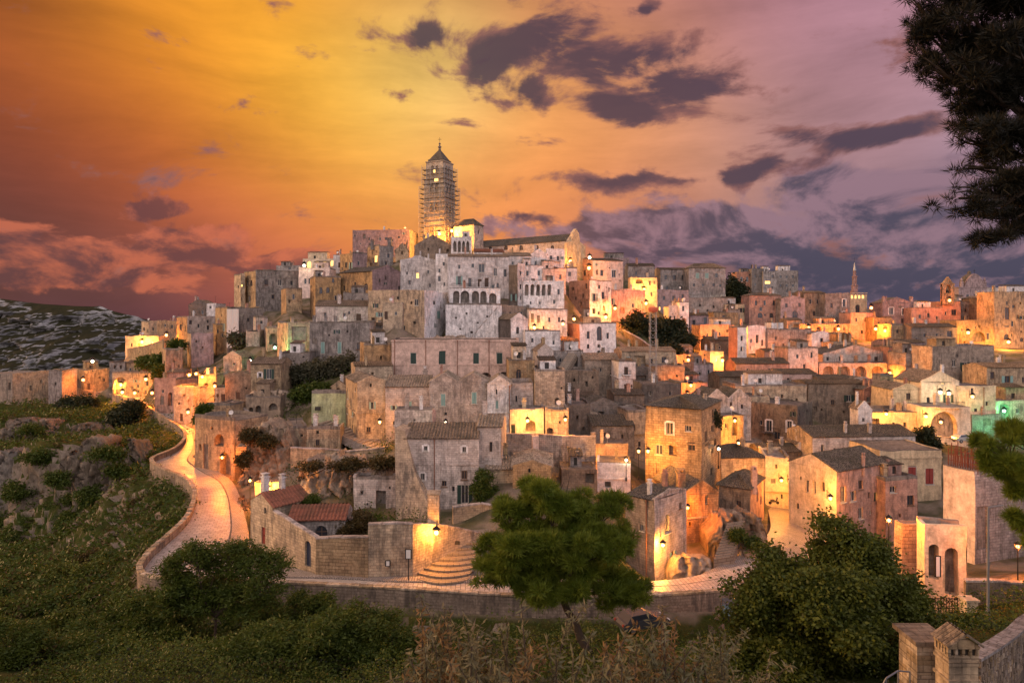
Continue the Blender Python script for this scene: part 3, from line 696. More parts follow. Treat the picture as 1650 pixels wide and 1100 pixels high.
        for a in (-.7, .7): bm.box(q_ + n * .2 + d * hw * a - Vector((0, 0, .24)), d, n, (0, 0, 1), .09, .18, .14)
        bo = bm.build('balcony', s['mat2'], root); rl = MB()
        for zz in (.95, .12): rl.box(q_ + n * .86 + Vector((0, 0, .09 + zz)), d, n, (0, 0, 1), hw, .02, .025)
        k = max(4, int(hw * 2 / .16))
        for i in range(k + 1): rl.box(q_ + n * .86 + d * (hw * (2 * i / k - 1)) + Vector((0, 0, .62)), d, n, (0, 0, 1), .012, .012, .5)
        for a in (-1, 1): rl.box(q_ + n * .43 + d * hw * a + Vector((0, 0, 1.04)), d, n, (0, 0, 1), .02, .42, .025)
        rl.build('railing', 'iron', bo)
    if s['ant'] or (s['ant'] is None and flat and rr.random() < .38):
        a = c0.lerp(cb, rr.uniform(.25, .7)) + dR * rr.uniform(-.2, .2) * LR; h = rr.uniform(1.6, 3.4); am = MB()
        am.tube((a.x, a.y, z1 - .3), (a.x, a.y, z1 + h), .035, n=4); ang = rr.uniform(0, 3.14); e = Vector((math.cos(ang), math.sin(ang), 0))
        am.tube(Vector((a.x, a.y, z1 + h - .15)) - e * .7, Vector((a.x, a.y, z1 + h - .15)) + e * .7, .02, n=4)
        for k in range(5): f = e.orthogonal(); c_ = Vector((a.x, a.y, z1 + h - .15)) + e * (-.6 + .3 * k); f = Vector((-e.y, e.x, 0)); am.tube(c_ - f * .35, c_ + f * .35, .015, n=3)
        am.build('antenna', 'iron', root)
    s['root'] = root
    return root

# ------------------------------------------------------------------ the hill town, house by house (upper town first)
H('flat-roofed dark stone block just beside the scaffolded bell tower', 568, 660, 674, 370, 412, 262, 70, 'mauve', 'none', ant=False, mat2='grey')
H('square cathedral crossing block with a dark hipped roof behind the bell tower', 731, 764, 779, 362, 400, 256, 55, 'pinkstone', 'hip', 12, rmat='darktile', name='church', cat='church', w='w 748 374 3 6; w 771 374 2 6')
H('long cathedral nave with dark slate roof and tall gabled front', 766, 914, 930, 388, 436, 240, 55, 'pinkstone', 'gR', 13, rmat='darktile', name='cathedral', cat='church', w='A 790 399 6 8; A 815 399 6 8; A 840 399 6 8; A 865 399 6 8; A 890 399 6 8; A 922 404 5 9', mat2='cream')
H('pale wall with a row of pointed gothic arches below the tower', 727, 727, 760, 381, 412, 234, 5, 'white', 'none', w='P 733 397 5 18; P 740 397 5 18; P 747 397 5 18; P 754 397 5 18', ant=False)
H('brown stone hall with broad low gable in front of the tower foot', 668, 668, 727, 396, 414, 240, 0, 'brown', 'gR', 17, w='b 690 402 3 5')
H('ochre house with one tall lit window below the dark block', 592, 611, 634, 396, 434, 234, 40, 'ochre', w='l 605.5 417 5 11; w 626 412 4 7; w 622 424 3 6', mat2='grey', ch=[(600,389,5,8,3),(628,386,6,9,4)])
H('small ochre gabled loft glowing beside the dark block', 637, 637, 658, 404, 416, 236, 8, 'ochre', 'gR', 12, w='b 648 407 3 5')
H('tall narrow house, ochre on one side and violet grey on the other', 548, 568, 592, 408, 448, 231, 40, 'ochre', mat2='mauve', w='w 558 427 4 9; w 578 424 4 7; w 583 437 4 7')
H('cream rooftop loggia with four glowing arched windows', 488, 488, 546, 417, 436, 242, -5, 'cream', 'none', w='Y 498 426 7 11; Y 511 426 7 11; Y 523 426 7 11; Y 535 424 6 9')
H('white stair head block above the glowing loggia', 537, 537, 553, 411, 436, 240, 0, 'cleanwhite', 'none', ant=False)
H('pink plastered house with paired windows below the glowing loggia', 481, 481, 531, 433, 478, 229, 0, 'pinkplaster', w='w 492 453 4 9; w 499 453 4 9; w 518 452 4 8; w 515 467 3 5')
H('large grey stone palace standing at the end of the ridge', 393, 412, 482, 436, 500, 225, 12, 'tan', mat2='grey', name='palace', cat='palace', w='w 429 455 6 9; w 451 455 6 10; w 470 456 5 8; A 405 456 4 10; w 399 456 3 8; w 402 481 3 10; w 440 478 5 7; n 457 480 12 9', band=[446, 470])
H('slim corner tower of the ridge palace with one lit slit', 377, 388, 395, 443, 497, 230, 42, 'tan', w='l 390 460 3 4; w 384 462 2 5; A 389 481 3 6', name='tower', cat='tower')
H('set-back top storey on the ridge palace', 445, 445, 488, 428, 440, 237, 0, 'grey', 'none')
H('little roofless ochre ruin below the ridge palace', 453, 461, 487, 465, 500, 205, 20, 'ochre', w='w 473 478 4 9; b 466 486 3 5', name='ruin', cat='ruin', mat2='tan')
H('tall ochre house with two arched windows and stepped top', 500, 508, 549, 446, 514, 200, 15, 'ochre', w='A 517 468 5 10; A 528 467 5 10; w 537 452 4 7; w 541 480 4 8; w 515 492 4 8', mat2='ochre')
H('wide ochre house with pink-grey gable end facing the valley', 547, 600, 648, 437, 476, 197, 36, 'ochre', 'gR', 11, w='w 554 464 3 8; A 590 462 6 11; w 572 458 3 8; w 580 470 3 5; w 612 452 3 6', mat2='mauve', rmat='darktile')
H('great rough ochre wall house with whitewashed side', 593, 684, 721, 470, 550, 170, 50, 'ochre', w='a 623 536 17 18; b 650 500 4 5; b 668 520 4 5; g 707 507 5 13; w 700 488 4 6; b 663 488 3 4', mat2='white')
H('small ochre annex with a door in front of the rough ochre wall', 617, 617, 649, 490, 526, 160, 5, 'tan', w='d 622 508 5 13; w 638 505 4 6', D=4)
H('grey-pink house with tiled roof and tall white chimney', 508, 508, 594, 493, 524, 172, 4, 'grey', 'gL', 10, w='w 524 508 4 8; w 555 508 4 8; d 578 512 8 14', balc=[(578,520,14,'i')], ch=[(547,478,5,14,2)], mat2='pinkstone')
H('low mottled block above the white chimney roof', 553, 553, 593, 473, 496, 181, 4, 'grey', w='w 566 484 3 6; w 584 483 3 6')
H('long grey stone house with two tall shuttered windows', 499, 499, 596, 520, 592, 155, 2, 'pinkstone', w='g 520 560 7 19; g 547 560 7 19; w 578 558 7 10; b 560 534 3 3; b 530 540 3 3', mat2='grey', ch=[(506,512,4,9,2),(525,512,4,9,2),(541,513,4,8,2)])
H('ochre house with a sunken grey upper wall beside green lamp', 447, 464, 500, 521, 582, 165, 20, 'ochre', w='n 482 537 24 22; w 470 566 4 6; n 477 566 22 14', mat2='tan')
H('plain grey wall house above the grove of olives', 453, 453, 499, 569, 626, 149, 0, 'grey', w='b 489 575 3 3; b 465 585 3 4')
H('cube house with strip of tiled roof and one small window', 404, 404, 453, 586, 645, 136, 0, 'tan', 'gL', 9, w='W 419 604 5 7', D=7)
H('brown lean-to house beside the cube house', 363, 363, 405, 604, 654, 139, -10, 'brown', 'gR', 5, w='d 383 638 7 14; b 397 625 3 3', D=7)
H('tiny pale cottage on the weedy slope below the palace', 408, 412, 431, 512, 534, 190, 15, 'pinkstone', w='w 421 519 4 5')
H('rock-cut cottage with a big arched niche above green lamp', 427, 430, 449, 529, 562, 178, 10, 'tan', w='a 440 546 13 18')
H('small grey gabled cave church on the slope', 360, 360, 390, 576, 596, 170, 0, 'grey', 'gR', 10, w='b 377 586 3 3', name='chapel', cat='chapel')
H('tall tan house wrapped by a long white dust sheet', 347, 366, 424, 496, 566, 205, 30, 'tan', w='w 356 530 4 7; w 400 515 4 6; w 412 525 4 6; w 396 540 4 6; w 408 545 3 6', mat2='grey')
H('grey house with pitched roof and antennas on the ridge', 304, 304, 334, 491, 516, 240, 0, 'dark', 'gR', 8, w='w 313 502 5 6; w 326 503 4 7', ant=True)
H('little whitewashed rooftop room on the ridge', 333, 333, 348, 489, 514, 236, 0, 'cleanwhite', 'none', w='w 339 495 4 5')
H('tall pink and ochre house at the village edge', 285, 302, 350, 512, 548, 222, 30, 'ochre', w='w 291 527 3 10; w 335 518 3 5; w 320 525 4 7; w 335 528 4 7; l 328 509 3 5', mat2='pinkstone')
H('weathered house with blank tower-like wall above the chapel ruins', 302, 308, 344, 538, 590, 200, 15, 'ochre', w='b 326 560 3 4; b 316 550 3 4', mat2='mauve')
H('ochre side house behind the blank wall house', 343, 349, 368, 523, 566, 208, 20, 'ochre', w='w 351 534 3 6; w 359 540 3 6')
H('distant tan house at the far end of the ridge', 228, 240, 254, 519, 546, 262, 35, 'tan', w='w 232 530 3 6; w 247 530 3 5')
H('distant cube house catching lamplight at ridge end', 253, 253, 285, 518, 545, 258, 0, 'ochre', w='w 266 524 3 5; w 277 526 3 6')
H('long plastered garden house washed by a bright lamp', 202, 202, 256, 542, 568, 240, -8, 'cream', w='w 212 556 3 6; w 245 553 3 6', D=6)
H('stump of a ruined stone tower with slit windows', 262, 267, 295, 564, 612, 190, 15, 'ochre', w='w 265 585 2 8; b 280 582 3 4; b 275 595 3 4; b 288 590 3 4', mat2='brown', name='ruined_tower', cat='tower')
H('roofless fort ruin with buttresses at the cliff edge', -40, 20, 80, 604, 660, 232, 10, 'brown', w='b 15 622 4 12; b 50 625 4 8; b 66 615 3 6', name='ruin', cat='ruin', mat2='tan')
H('squat end tower of the cliff edge ruin', 78, 78, 100, 598, 658, 228, 0, 'grey', w='b 90 618 3 5', name='ruin', cat='ruin')
H('low stone house with an open porch at the road end', 112, 136, 178, 597, 632, 238, 25, 'tan', w='a 124 617 14 18; d 143 622 5 10; b 160 608 3 3; w 168 612 3 5', mat2='tan')
H('cave house under a flat terrace beside the glowing arch', 176, 176, 202, 585, 612, 226, 0, 'grey', w='b 185 591 4 5; b 195 591 4 6; b 190 605 14 8')
H('stone house pierced by a big glowing archway', 181, 181, 246, 601, 646, 218, -6, 'tan', w='a 194 622 22 28; w 237 618 5 9; w 222 622 4 6', D=8)
H('rose-washed wall house behind the twin road lamps', 249, 249, 283, 611, 664, 178, -15, 'rosewall', w='a 274 643 7 22; w 262 630 4 6')
H('pale cracked facade with small square holes along the road', 280, 280, 312, 624, 680, 160, -18, 'tan', w='b 296 636 4 4; b 288 650 3 4; d 292 672 5 12; b 304 645 3 4')
H('terrace house with dark doorway above the carved chapel', 346, 346, 372, 625, 655, 142, 0, 'tan', w='d 361 642 8 15; b 351 637 4 5')
H('small carved chapel front with twin arches in the rock', 334, 334, 372, 653, 692, 128, -10, 'ochre', w='a 344 674 8 14; a 358 671 6 9; a 366 668 4 8', name='chapel', cat='chapel')
H('tall pale facade with red-lit niche and bright doorway on the road', 314, 314, 378, 672, 772, 118, -28, 'tan', w='a 353 709 15 20; a 363 748 17 38; n 332 735 8 40; b 323 720 4 10; b 341 690 4 5', D=7, mat2='ochre')
H('cave dwelling with twin arched mouths under the cube house', 396, 396, 452, 640, 680, 131, 0, 'rock', w='a 416 661 10 16; a 404 662 7 12; a 440 655 14 12', D=5)
H('ruined gable house on the ledge by the long steps', 463, 468, 494, 690, 736, 112, 15, 'ochre', w='w 475 714 7 9; b 486 700 4 4', mat2='tan', name='ruin', cat='ruin')
H('small retaining house wall with a window below the long steps', 494, 494, 548, 692, 726, 110, 4, 'tan', w='w 511 713 6 10; b 511 697 4 5', D=4)
H('garden wall beside the long steps, lamp green painted into its colour', 502, 502, 557, 634, 690, 123, 3, 'lampgreen', 'flat', D=2.5, name='garden_wall', cat='wall', ant=False)
H('little gabled cottage above the green-lit wall', 534, 534, 557, 624, 640, 127, 6, 'ochre', 'gR', 9, w='b 545 628 5 5')
# --- the white terraces of the upper town
H('weather-stained white house with a lit window on the terraces', 645, 645, 704, 420, 478, 206, 10, 'white', 'gR', 8, w='l 673 444 5 9; w 660 455 4 7; w 690 438 4 6; w 693 460 3 6; w 656 440 3 5')
H('narrow white house beside the long terrace facade', 702, 702, 723, 409, 474, 200, 5, 'white', w='w 708 436 4 7; w 708 449 5 9; w 716 458 3 6; w 715 425 4 6')
H('long white facade of many doors above the arcade', 722, 722, 820, 413, 478, 195, 5, 'white', 'gL', 6, w='v 740 452 5 14; w 757 455 5 14; d 773 457 6 15; d 784 456 6 16; w 798 438 6 13; w 814 440 5 12; w 762 428 5 7; w 776 432 10 14; w 802 460 4 8; w 740 430 4 7', rmat='paletile', balc=[(757,463,60,'i')])
H('white arcade of five round arches on the terrace', 724, 724, 806, 464, 496, 186, 5, 'white', 'none', w='a 735 480 10 24; a 749 480 13 24; a 766 480 12 22; a 779 480 10 22; a 794 482 12 20', D=7, ant=False)
H('streaked white retaining wall with putlog holes below the arcade', 718, 718, 808, 491, 556, 179, 6, 'white', 'flat', w='b 735 512 3 3; b 752 505 3 3; b 770 520 3 3; b 742 530 3 3; b 785 510 3 3; b 760 535 4 4; b 790 530 10 12', D=5, name='retaining_wall', cat='wall', ant=False)
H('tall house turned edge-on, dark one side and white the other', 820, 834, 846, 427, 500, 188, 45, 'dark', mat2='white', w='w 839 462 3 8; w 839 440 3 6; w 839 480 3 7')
H('white house with a row of five narrow arches', 843, 843, 909, 455, 502, 189, 8, 'white', w='a 849 467 6 18; a 858 467 6 18; a 867 467 6 18; a 876 467 6 18; a 885 467 6 18; w 900 470 4 9; w 855 488 3 5; w 870 488 3 5; w 893 486 4 7', D=7)
H('white terrace house with one bright pane above the five arches', 842, 842, 876, 428, 458, 200, 5, 'white', w='L 859 451 6 5; w 850 440 4 8; w 868 440 4 8', balc=[(860,456,24,'i')])
H('white house row under orange tiles below the cathedral nave', 764, 764, 812, 406, 420, 212, 5, 'white', 'gL', 7, w='w 780 413 3 5; w 800 414 3 5', rmat='redtile')
H('pale tiled house between nave and terraces', 812, 812, 856, 412, 436, 206, 5, 'cleanwhite', 'gL', 7, w='w 826 424 4 6; w 842 425 4 6', rmat='paletile')
H('white gabled house with a single dark window below the nave', 855, 855, 882, 410, 446, 208, 8, 'cleanwhite', 'gR', 9, w='w 874 422 5 7; w 863 424 4 7')
H('white house with small balcony next to the cathedral front', 880, 880, 910, 402, 448, 214, 10, 'white', w='w 888 415 4 7; w 899 416 4 7; a 894 434 12 9', balc=[(893,421,20,'i')])
H('terrace block with loggia between the white houses', 874, 874, 912, 433, 462, 200, 8, 'pinkstone', w='b 886 448 14 8; w 903 446 4 8')
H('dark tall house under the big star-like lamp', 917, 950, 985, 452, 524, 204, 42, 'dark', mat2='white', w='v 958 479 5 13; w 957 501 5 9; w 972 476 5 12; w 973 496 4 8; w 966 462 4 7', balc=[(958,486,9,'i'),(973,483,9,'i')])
H('rose house with a bright-framed window behind the star-like lamp', 928, 955, 1004, 419, 464, 240, 20, 'rosewall', 'gL', 6, w='W 989 441 7 12; w 970 440 5 10; w 942 440 4 9', mat2='pinkplaster', rmat='darktile')
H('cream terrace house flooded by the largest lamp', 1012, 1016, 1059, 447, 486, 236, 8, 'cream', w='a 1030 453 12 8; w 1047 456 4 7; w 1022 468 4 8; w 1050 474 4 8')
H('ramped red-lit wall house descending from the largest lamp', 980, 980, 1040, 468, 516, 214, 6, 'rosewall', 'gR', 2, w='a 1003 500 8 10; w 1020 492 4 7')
H('dark roofed house set back below the ridge antennas', 1012, 1012, 1055, 428, 450, 264, 0, 'grey', 'gL', 5, w='w 1025 440 4 6; w 1043 440 4 6', rmat='darktile', ant=True)
H('ridge house with low orange roof beyond the star-like lamp', 950, 950, 1014, 416, 440, 275, 0, 'mauve', 'flat', w='w 965 428 4 6; w 985 428 4 6; w 1002 428 4 6', ant=True)
H('palace wing with ochre end wall on the skyline', 1053, 1064, 1112, 434, 484, 276, 8, 'ochre', 'gL', 4, w='w 1073 447 5 8; w 1087 447 5 8; w 1101 447 5 8; w 1075 464 4 6; w 1098 464 4 6', mat2='grey', name='palace', cat='palace', rmat='darktile')
H('grey skyline palace with two blue-shuttered windows', 1110, 1110, 1169, 432, 478, 270, 3, 'grey', 'hip', 9, w='g 1124 444 6 9; g 1139 444 6 9; w 1155 444 5 8; w 1118 459 4 5; w 1133 459 4 5; w 1150 459 4 5; w 1161 460 4 5', name='palace', cat='palace', rmat='tile', band=[474])
H('curved-looking rose base wall under the grey skyline palace', 1110, 1110, 1172, 480, 512, 262, 3, 'pinkstone', 'flat', w='b 1128 492 3 4; b 1150 494 3 4; b 1140 500 3 3', D=5, name='retaining_wall', cat='wall', ant=False)
H('rust-brown house below the skyline palace wing', 1058, 1058, 1110, 468, 506, 250, 4, 'mauve', w='w 1070 480 4 7; w 1085 480 4 7; w 1100 478 4 7; l 1063 497 3 6')
H('narrow whitewashed house with a cross-shaped front', 1078, 1078, 1096, 494, 536, 226, 0, 'cleanwhite', w='w 1087 512 3 6')
H('tall whitewashed house with arched door beside it', 1095, 1095, 1110, 487, 536, 224, 4, 'cleanwhite', w='a 1102 522 8 20; w 1101 497 4 9')
H('orange-side chapel house with white front and arched niche', 905, 934, 993, 522, 578, 175, 14, 'lamporange', mat2='cleanwhite', w='w 948 540 5 12; A 966 537 8 22; w 979 541 4 10; w 948 558 4 7; a 965 557 5 6; a 965 569 7 9; w 915 545 4 14', name='chapel', cat='chapel')
H('dark low house with terrace roof below the five narrow arches', 806, 806, 853, 494, 518, 183, 4, 'dark', w='w 822 505 4 6; w 840 505 4 6')
H('white house with niche reliefs near a yellow wall lamp', 852, 852, 914, 499, 540, 178, 4, 'white', w='n 858 512 5 14; n 868 514 5 12; w 885 515 4 8; w 901 515 4 8; w 876 528 4 7')
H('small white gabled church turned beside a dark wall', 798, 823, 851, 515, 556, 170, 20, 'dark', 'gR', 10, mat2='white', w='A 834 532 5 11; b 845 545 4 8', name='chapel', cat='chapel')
H('pale stained house below the yellow wall lamp', 846, 846, 903, 534, 580, 164, 4, 'white', w='w 874 550 6 9; w 858 548 4 7; w 892 552 4 7', rmat='darktile')
H('little gabled porch house among stairways', 866, 866, 892, 566, 598, 156, 6, 'pinkstone', 'gR', 11, w='w 879 578 6 7')
H('dark recessed house with wide door beneath the chapel', 892, 892, 940, 566, 612, 160, 2, 'grey', w='b 922 586 17 22; w 903 580 4 7')
H('brown tiled house with blank gable wall below the chapel', 942, 942, 998, 580, 640, 157, 6, 'brown', 'gL', 10, w='A 949 601 5 8; w 985 604 4 8; w 968 596 3 6', rmat='paletile', pipes=(985,))
H('narrow white house with an iron balcony below the chapel', 997, 997, 1024, 583, 634, 150, 4, 'cleanwhite', w='d 1009 598 6 14; d 1008 624 5 11; w 1018 622 3 5', balc=[(1009,604,13,'i')])
H('brown house with a dark open loggia near lattice mast', 1002, 1002, 1089, 566, 600, 161, 5, 'tan', 'gL', 6, w='b 1031 583 18 20; w 1070 580 8 10; w 1050 582 4 8', rmat='paletile')
H('plain tan block at the foot of the lattice mast', 1056, 1056, 1103, 591, 626, 150, 5, 'tan', w='d 1062 615 5 10; b 1090 605 3 4')
H('dark cavern-like house between tan blocks', 1022, 1022, 1058, 592, 634, 154, 0, 'dark', w='b 1034 610 16 10; b 1040 626 5 8; d 1028 627 4 9')
H('dark flat house above the hipped square house', 1034, 1034, 1098, 620, 656, 138, 3, 'dark', w='w 1048 634 4 7; w 1080 634 4 7')
H('grey ruined house with ragged top among rubble', 907, 907, 965, 599, 650, 150, 4, 'brown', w='b 925 612 4 5; b 945 618 4 8; b 955 608 3 4', name='ruin', cat='ruin')
H('dark gabled shed house amid the central ruins', 948, 948, 996, 652, 686, 130, 4, 'dark', 'gR', 9, w='b 966 668 14 10', rmat='darktile')
H('low grey house with heavy tiled roof amid the central ruins', 955, 955, 1022, 686, 728, 122, 5, 'grey', 'gL', 13, w='w 975 700 4 7; w 1003 702 4 7', rmat='darktile')
H('blackened wall house above the lit courtyard', 914, 914, 951, 652, 712, 126, 3, 'dark', w='b 930 672 4 6; b 940 690 4 6')
H('ochre sliver house beside the hipped square house', 1010, 1010, 1042, 664, 745, 124, 6, 'ochre', w='w 1022 690 4 8; w 1030 715 4 8')
H('rubble-topped low house above the stepped block wall', 905, 905, 960, 640, 672, 138, 2, 'grey', 'gL', 6, w='b 920 655 5 6', rmat='darktile')
H('jumbled dark house with leaning roof behind the rubble', 990, 990, 1038, 636, 672, 133, 3, 'dark', 'gL', 6, w='b 1004 655 4 6; w 1022 656 4 6', rmat='darktile')
# --- the middle row
H('long pink plastered palace with dark green doors and downpipes', 631, 631, 836, 547, 614, 132, 2, 'pinkplaster', 'none', w='G 666 577 10 18; D 713 576 11 23; G 767 577 10 18; G 805 577 10 18; a 783 604 16 9; a 811 604 16 9', pipes=(636, 686, 737, 788), name='palace', cat='palace', band=[587, 549], ant=False, D=10)
H('low ochre garden annex next to the pink palace', 580, 586, 632, 556, 592, 137, 8, 'ochre', w='b 614 577 3 6', mat2='ochre')
H('ochre terrace house in front of the pink annex', 566, 572, 633, 590, 622, 126, 5, 'ochre', 'gL', 4, w='b 600 602 4 4', mat2='tan', ch=[(590,578,3,9,1)])
H('stepped wall house of even cut blocks, taller part', 820, 820, 862, 581, 664, 124, 4, 'courses', 'none', ant=False)
H('stepped wall house of even cut blocks, lower part', 862, 862, 910, 598, 668, 122, 4, 'courses', 'flat', w='b 905 625 3 4', ant=False)
H('ochre corner house with teal-shuttered window and gable', 557, 576, 622, 617, 728, 112, 14, 'ochre', 'gR', 9, w='v 600 653 5 12; w 594 692 7 9; b 597 621 3 6', mat2='tan', band=[667])
H('pink house under ragged tiles with one teal shutter', 621, 621, 692, 623, 700, 113, 1, 'pinkstone', 'gL', 15, w='g 659 653 10 14', rmat='paletile', D=9)
H('terrace wall block with parapet below the teal shutter', 636, 636, 696, 661, 715, 106, 1, 'pinkstone', 'none', w='b 668 676 3 3', D=4, ant=False)
H('white-pink double-gabled house with two tall teal shutters', 692, 692, 785, 616, 700, 111, 1, 'white', 'gg', 14, w='g 714 644 8 20; g 764 641 9 19; b 740 622 2 3', mat2='pinkstone', pipes=(784,), rmat='paletile')
H('narrow gabled house with a small teal shutter', 785, 785, 823, 620, 712, 110, 1, 'pinkstone', 'gR', 13, w='w 800 631 3 9; g 801 652 5 14', pipes=(821,), mat2='white', rmat='paletile')
H('flat house with slim teal shutter beside the block walls', 823, 823, 859, 622, 700, 112, 1, 'white', w='g 843 648 6 17; w 832 642 3 10; A 831 694 8 14', mat2='pinkstone')
H('lit wall house with green door under the slim teal shutter', 822, 822, 876, 660, 720, 106, 0, 'cream', 'flat', w='D 827 692 7 17; a 855 687 16 18', D=4)
H('tan wall house with arched door beside a yellow lamp', 878, 878, 916, 662, 722, 106, 2, 'tan', 'flat', w='a 886 696 11 14; w 902 680 3 5', D=4)
H('pink front house with ridge tiles and open dark green door shutters', 652, 652, 771, 706, 818, 92, 0, 'pinkstone', 'gL', 17, w='W 686 722 6 8; W 748 724 6 9; W 681 768 7 11; w 748 765 9 14; w 716 779 8 9; s 749 796 12 30; w 731 788 4 8', D=9, pipes=(700,), band=[748])
H('pink side wing with tiled gable and slim tall window', 769, 769, 808, 687, 760, 94, -4, 'pinkstone', 'gL', 14, w='w 791 720 5 16', rmat='paletile', D=8)
H('low orange-lit gabled shed behind the green pine', 826, 826, 888, 752, 780, 90, -3, 'ochre', 'gR', 9, w='w 853 758 4 7', rmat='paletile', D=9)
H('low tiled outbuilding between pink wing and pine', 784, 784, 832, 756, 785, 93, 2, 'tan', 'gL', 14, rmat='paletile', D=6)
H('whitewashed blank wall house near the bright corner lamp', 962, 962, 1016, 745, 800, 99, -8, 'cleanwhite', 'none', w='b 982 758 2 3; b 986 758 2 3', D=5, ant=False)
H('glowing courtyard house behind low tiled roof', 873, 873, 938, 719, 760, 107, 3, 'tan', 'flat', w='D 931 740 5 18', D=4)
H('amber-lit courtyard wall house with long parapet', 938, 938, 1012, 715, 756, 109, 3, 'ochre', 'none', w='d 948 742 5 12; d 990 740 5 10', D=4)
H('low brick-red pergola house beside the white blank wall', 905, 905, 962, 757, 785, 95, 0, 'brown', 'none', w='b 950 770 14 16', D=5)
H('tall pale post-like wall fin by the lit courtyard', 858, 858, 868, 703, 748, 100, 2, 'pinkplaster', 'none', D=1.2, ant=False, name='wall_fin', cat='wall')
H('square house of cut stone with hipped tiles, floodlit base', 1040, 1130, 1161, 660, 838, 100, 66, 'courses', 'hip', 14, w='W 1079 690 11 19; n 1062 755 8 18; d 1138 706 5 24; w 1148 690 4 10; w 1148 725 4 12; w 1147 760 4 14', rmat='darktile', band=[717], balc=[(1143,718,14,'i')], ch=[(1136,640,5,10,8)])
H('grey-brown corner house with the brightest wall lamp', 1008, 1055, 1106, 806, 940, 82, 45, 'brown', 'gR', 9, w='w 1075 843 8 32; w 1035 850 6 10', mat2='pinkstone', pipes=(1042,), rmat='darktile')
H('orange-lit house with notched gable facing the lane', 1104, 1104, 1158, 797, 872, 91, 12, 'ochre', 'gR', 20, w='w 1138 805 5 14; b 1112 845 4 8', rmat='darktile', D=10, ch=[(1097,762,12,14,2)])
H('brown house under a hipped roof with tall brick chimney', 1157, 1209, 1231, 788, 856, 98, 58, 'brown', 'hip', 17, rmat='darktile', mat2='rosewall', w='n 1166 815 8 20', ch=[(1215,758,8,24,1)])
H('low house with wide hipped tiles beside the square house', 1162, 1162, 1234, 738, 796, 112, 2, 'tan', 'hip', 15, w='w 1188 762 10 9; w 1215 765 4 8', rmat='darktile')
H('cream alley house glowing beside the scooter', 1233, 1233, 1272, 738, 836, 112, -12, 'cream', w='w 1251 751 4 7; n 1246 775 8 8; w 1260 800 4 8')
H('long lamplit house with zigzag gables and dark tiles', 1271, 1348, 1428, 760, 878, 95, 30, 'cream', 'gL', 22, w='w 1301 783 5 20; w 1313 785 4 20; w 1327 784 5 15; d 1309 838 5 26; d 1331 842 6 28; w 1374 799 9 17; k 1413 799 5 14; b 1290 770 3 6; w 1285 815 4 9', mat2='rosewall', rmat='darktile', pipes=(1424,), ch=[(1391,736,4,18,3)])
H('lower brick wing continuing the lamplit house', 1427, 1427, 1478, 774, 872, 98, 12, 'rosewall', 'flat', w='b 1450 830 4 6', D=7)
H('cream house with two oxblood shutters', 1418, 1418, 1517, 726, 806, 106, 2, 'cream', 'none', w='r 1470 764 14 25; r 1498 767 14 26', band=[737], D=9, ant=False)
H('unfinished concrete block with rusty rebar on top', 1520, 1571, 1700, 760, 905, 70, 18, 'concrete', 'none', mat2='grey', w='n 1582 850 17 70', name='unfinished_building', cat='building', ant=False)
H('block wall stub with lit edge near the orange street lamp', 1454, 1454, 1494, 845, 935, 68, 5, 'courses', 'none', D=1.2, name='wall_stub', cat='wall', ant=False)
H('arcaded wall with two tall arches and a white sign', 1490, 1490, 1558, 852, 992, 64, -14, 'cream', 'flat', w='a 1505 905 17 56; a 1534 922 22 76', D=2.2, name='arcade', cat='wall', ant=False)
# --- the valley houses and the far slope
H('windowless brown house with tiled ridge', 1302, 1302, 1398, 618, 692, 155, 4, 'brown', 'gL', 4, w='b 1324 660 3 4; b 1360 664 3 4; w 1380 650 4 6', rmat='darktile')
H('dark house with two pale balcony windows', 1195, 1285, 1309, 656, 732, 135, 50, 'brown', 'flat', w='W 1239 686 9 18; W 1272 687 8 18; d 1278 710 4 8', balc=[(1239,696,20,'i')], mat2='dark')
H('cream gabled wing with dentil eaves and small window', 1439, 1439, 1485, 628, 674, 141, -4, 'cream', 'gR', 9, w='w 1464 638 7 11', D=10)
H('cream main house with gable, lit window and dark shutters', 1484, 1484, 1546, 616, 674, 140, 0, 'cream', 'gR', 17, w='l 1519 615.5 6 8; k 1528 642 8 13; w 1496 645 5 10', D=10)
H('flat cream wing with drainpipe at the terrace', 1546, 1546, 1604, 623, 680, 139, 2, 'cream', 'none', w='w 1567 630 5 10; w 1590 650 4 7', pipes=(1585,))
H('lamplit terrace house with row of openings', 1398, 1398, 1490, 664, 704, 130, 0, 'cream', 'flat', w='b 1410 680 14 12; A 1480 676 8 14; w 1440 684 5 8; w 1458 684 5 8', D=6)
H('vaulted house with one huge archway on the terrace', 1488, 1488, 1564, 656, 708, 128, 2, 'cream', 'none', w='a 1521 684 44 42', D=6, balc=[(1528,656,44,'i')])
H('white curly-gabled chapel front on the terrace', 1383, 1383, 1405, 660, 690, 128, -5, 'cleanwhite', 'gR', 13, w='b 1391 676 4 6', D=4)
H('long brown house with dark shutters high on the slope', 1502, 1502, 1602, 559, 632, 170, 3, 'tan', 'flat', w='w 1537 585 6 11; s 1555 591 8 14; w 1577 587 6 13; b 1520 590 3 4', mat2='brown')
H('tan house with teal window beside green-lit arch', 1590, 1590, 1680, 592, 650, 160, 3, 'tan', 'gL', 6, w='v 1623 611 9 11; w 1650 612 6 9')
H('arched house bathed in green light', 1602, 1602, 1680, 646, 712, 146, 4, 'tan', 'none', w='a 1618 665 18 30; w 1640 662 6 8', D=6)
H('low plastered wall house below the green light', 1566, 1566, 1612, 668, 722, 138, 2, 'grey', 'none', w='n 1590 680 12 12', D=4)
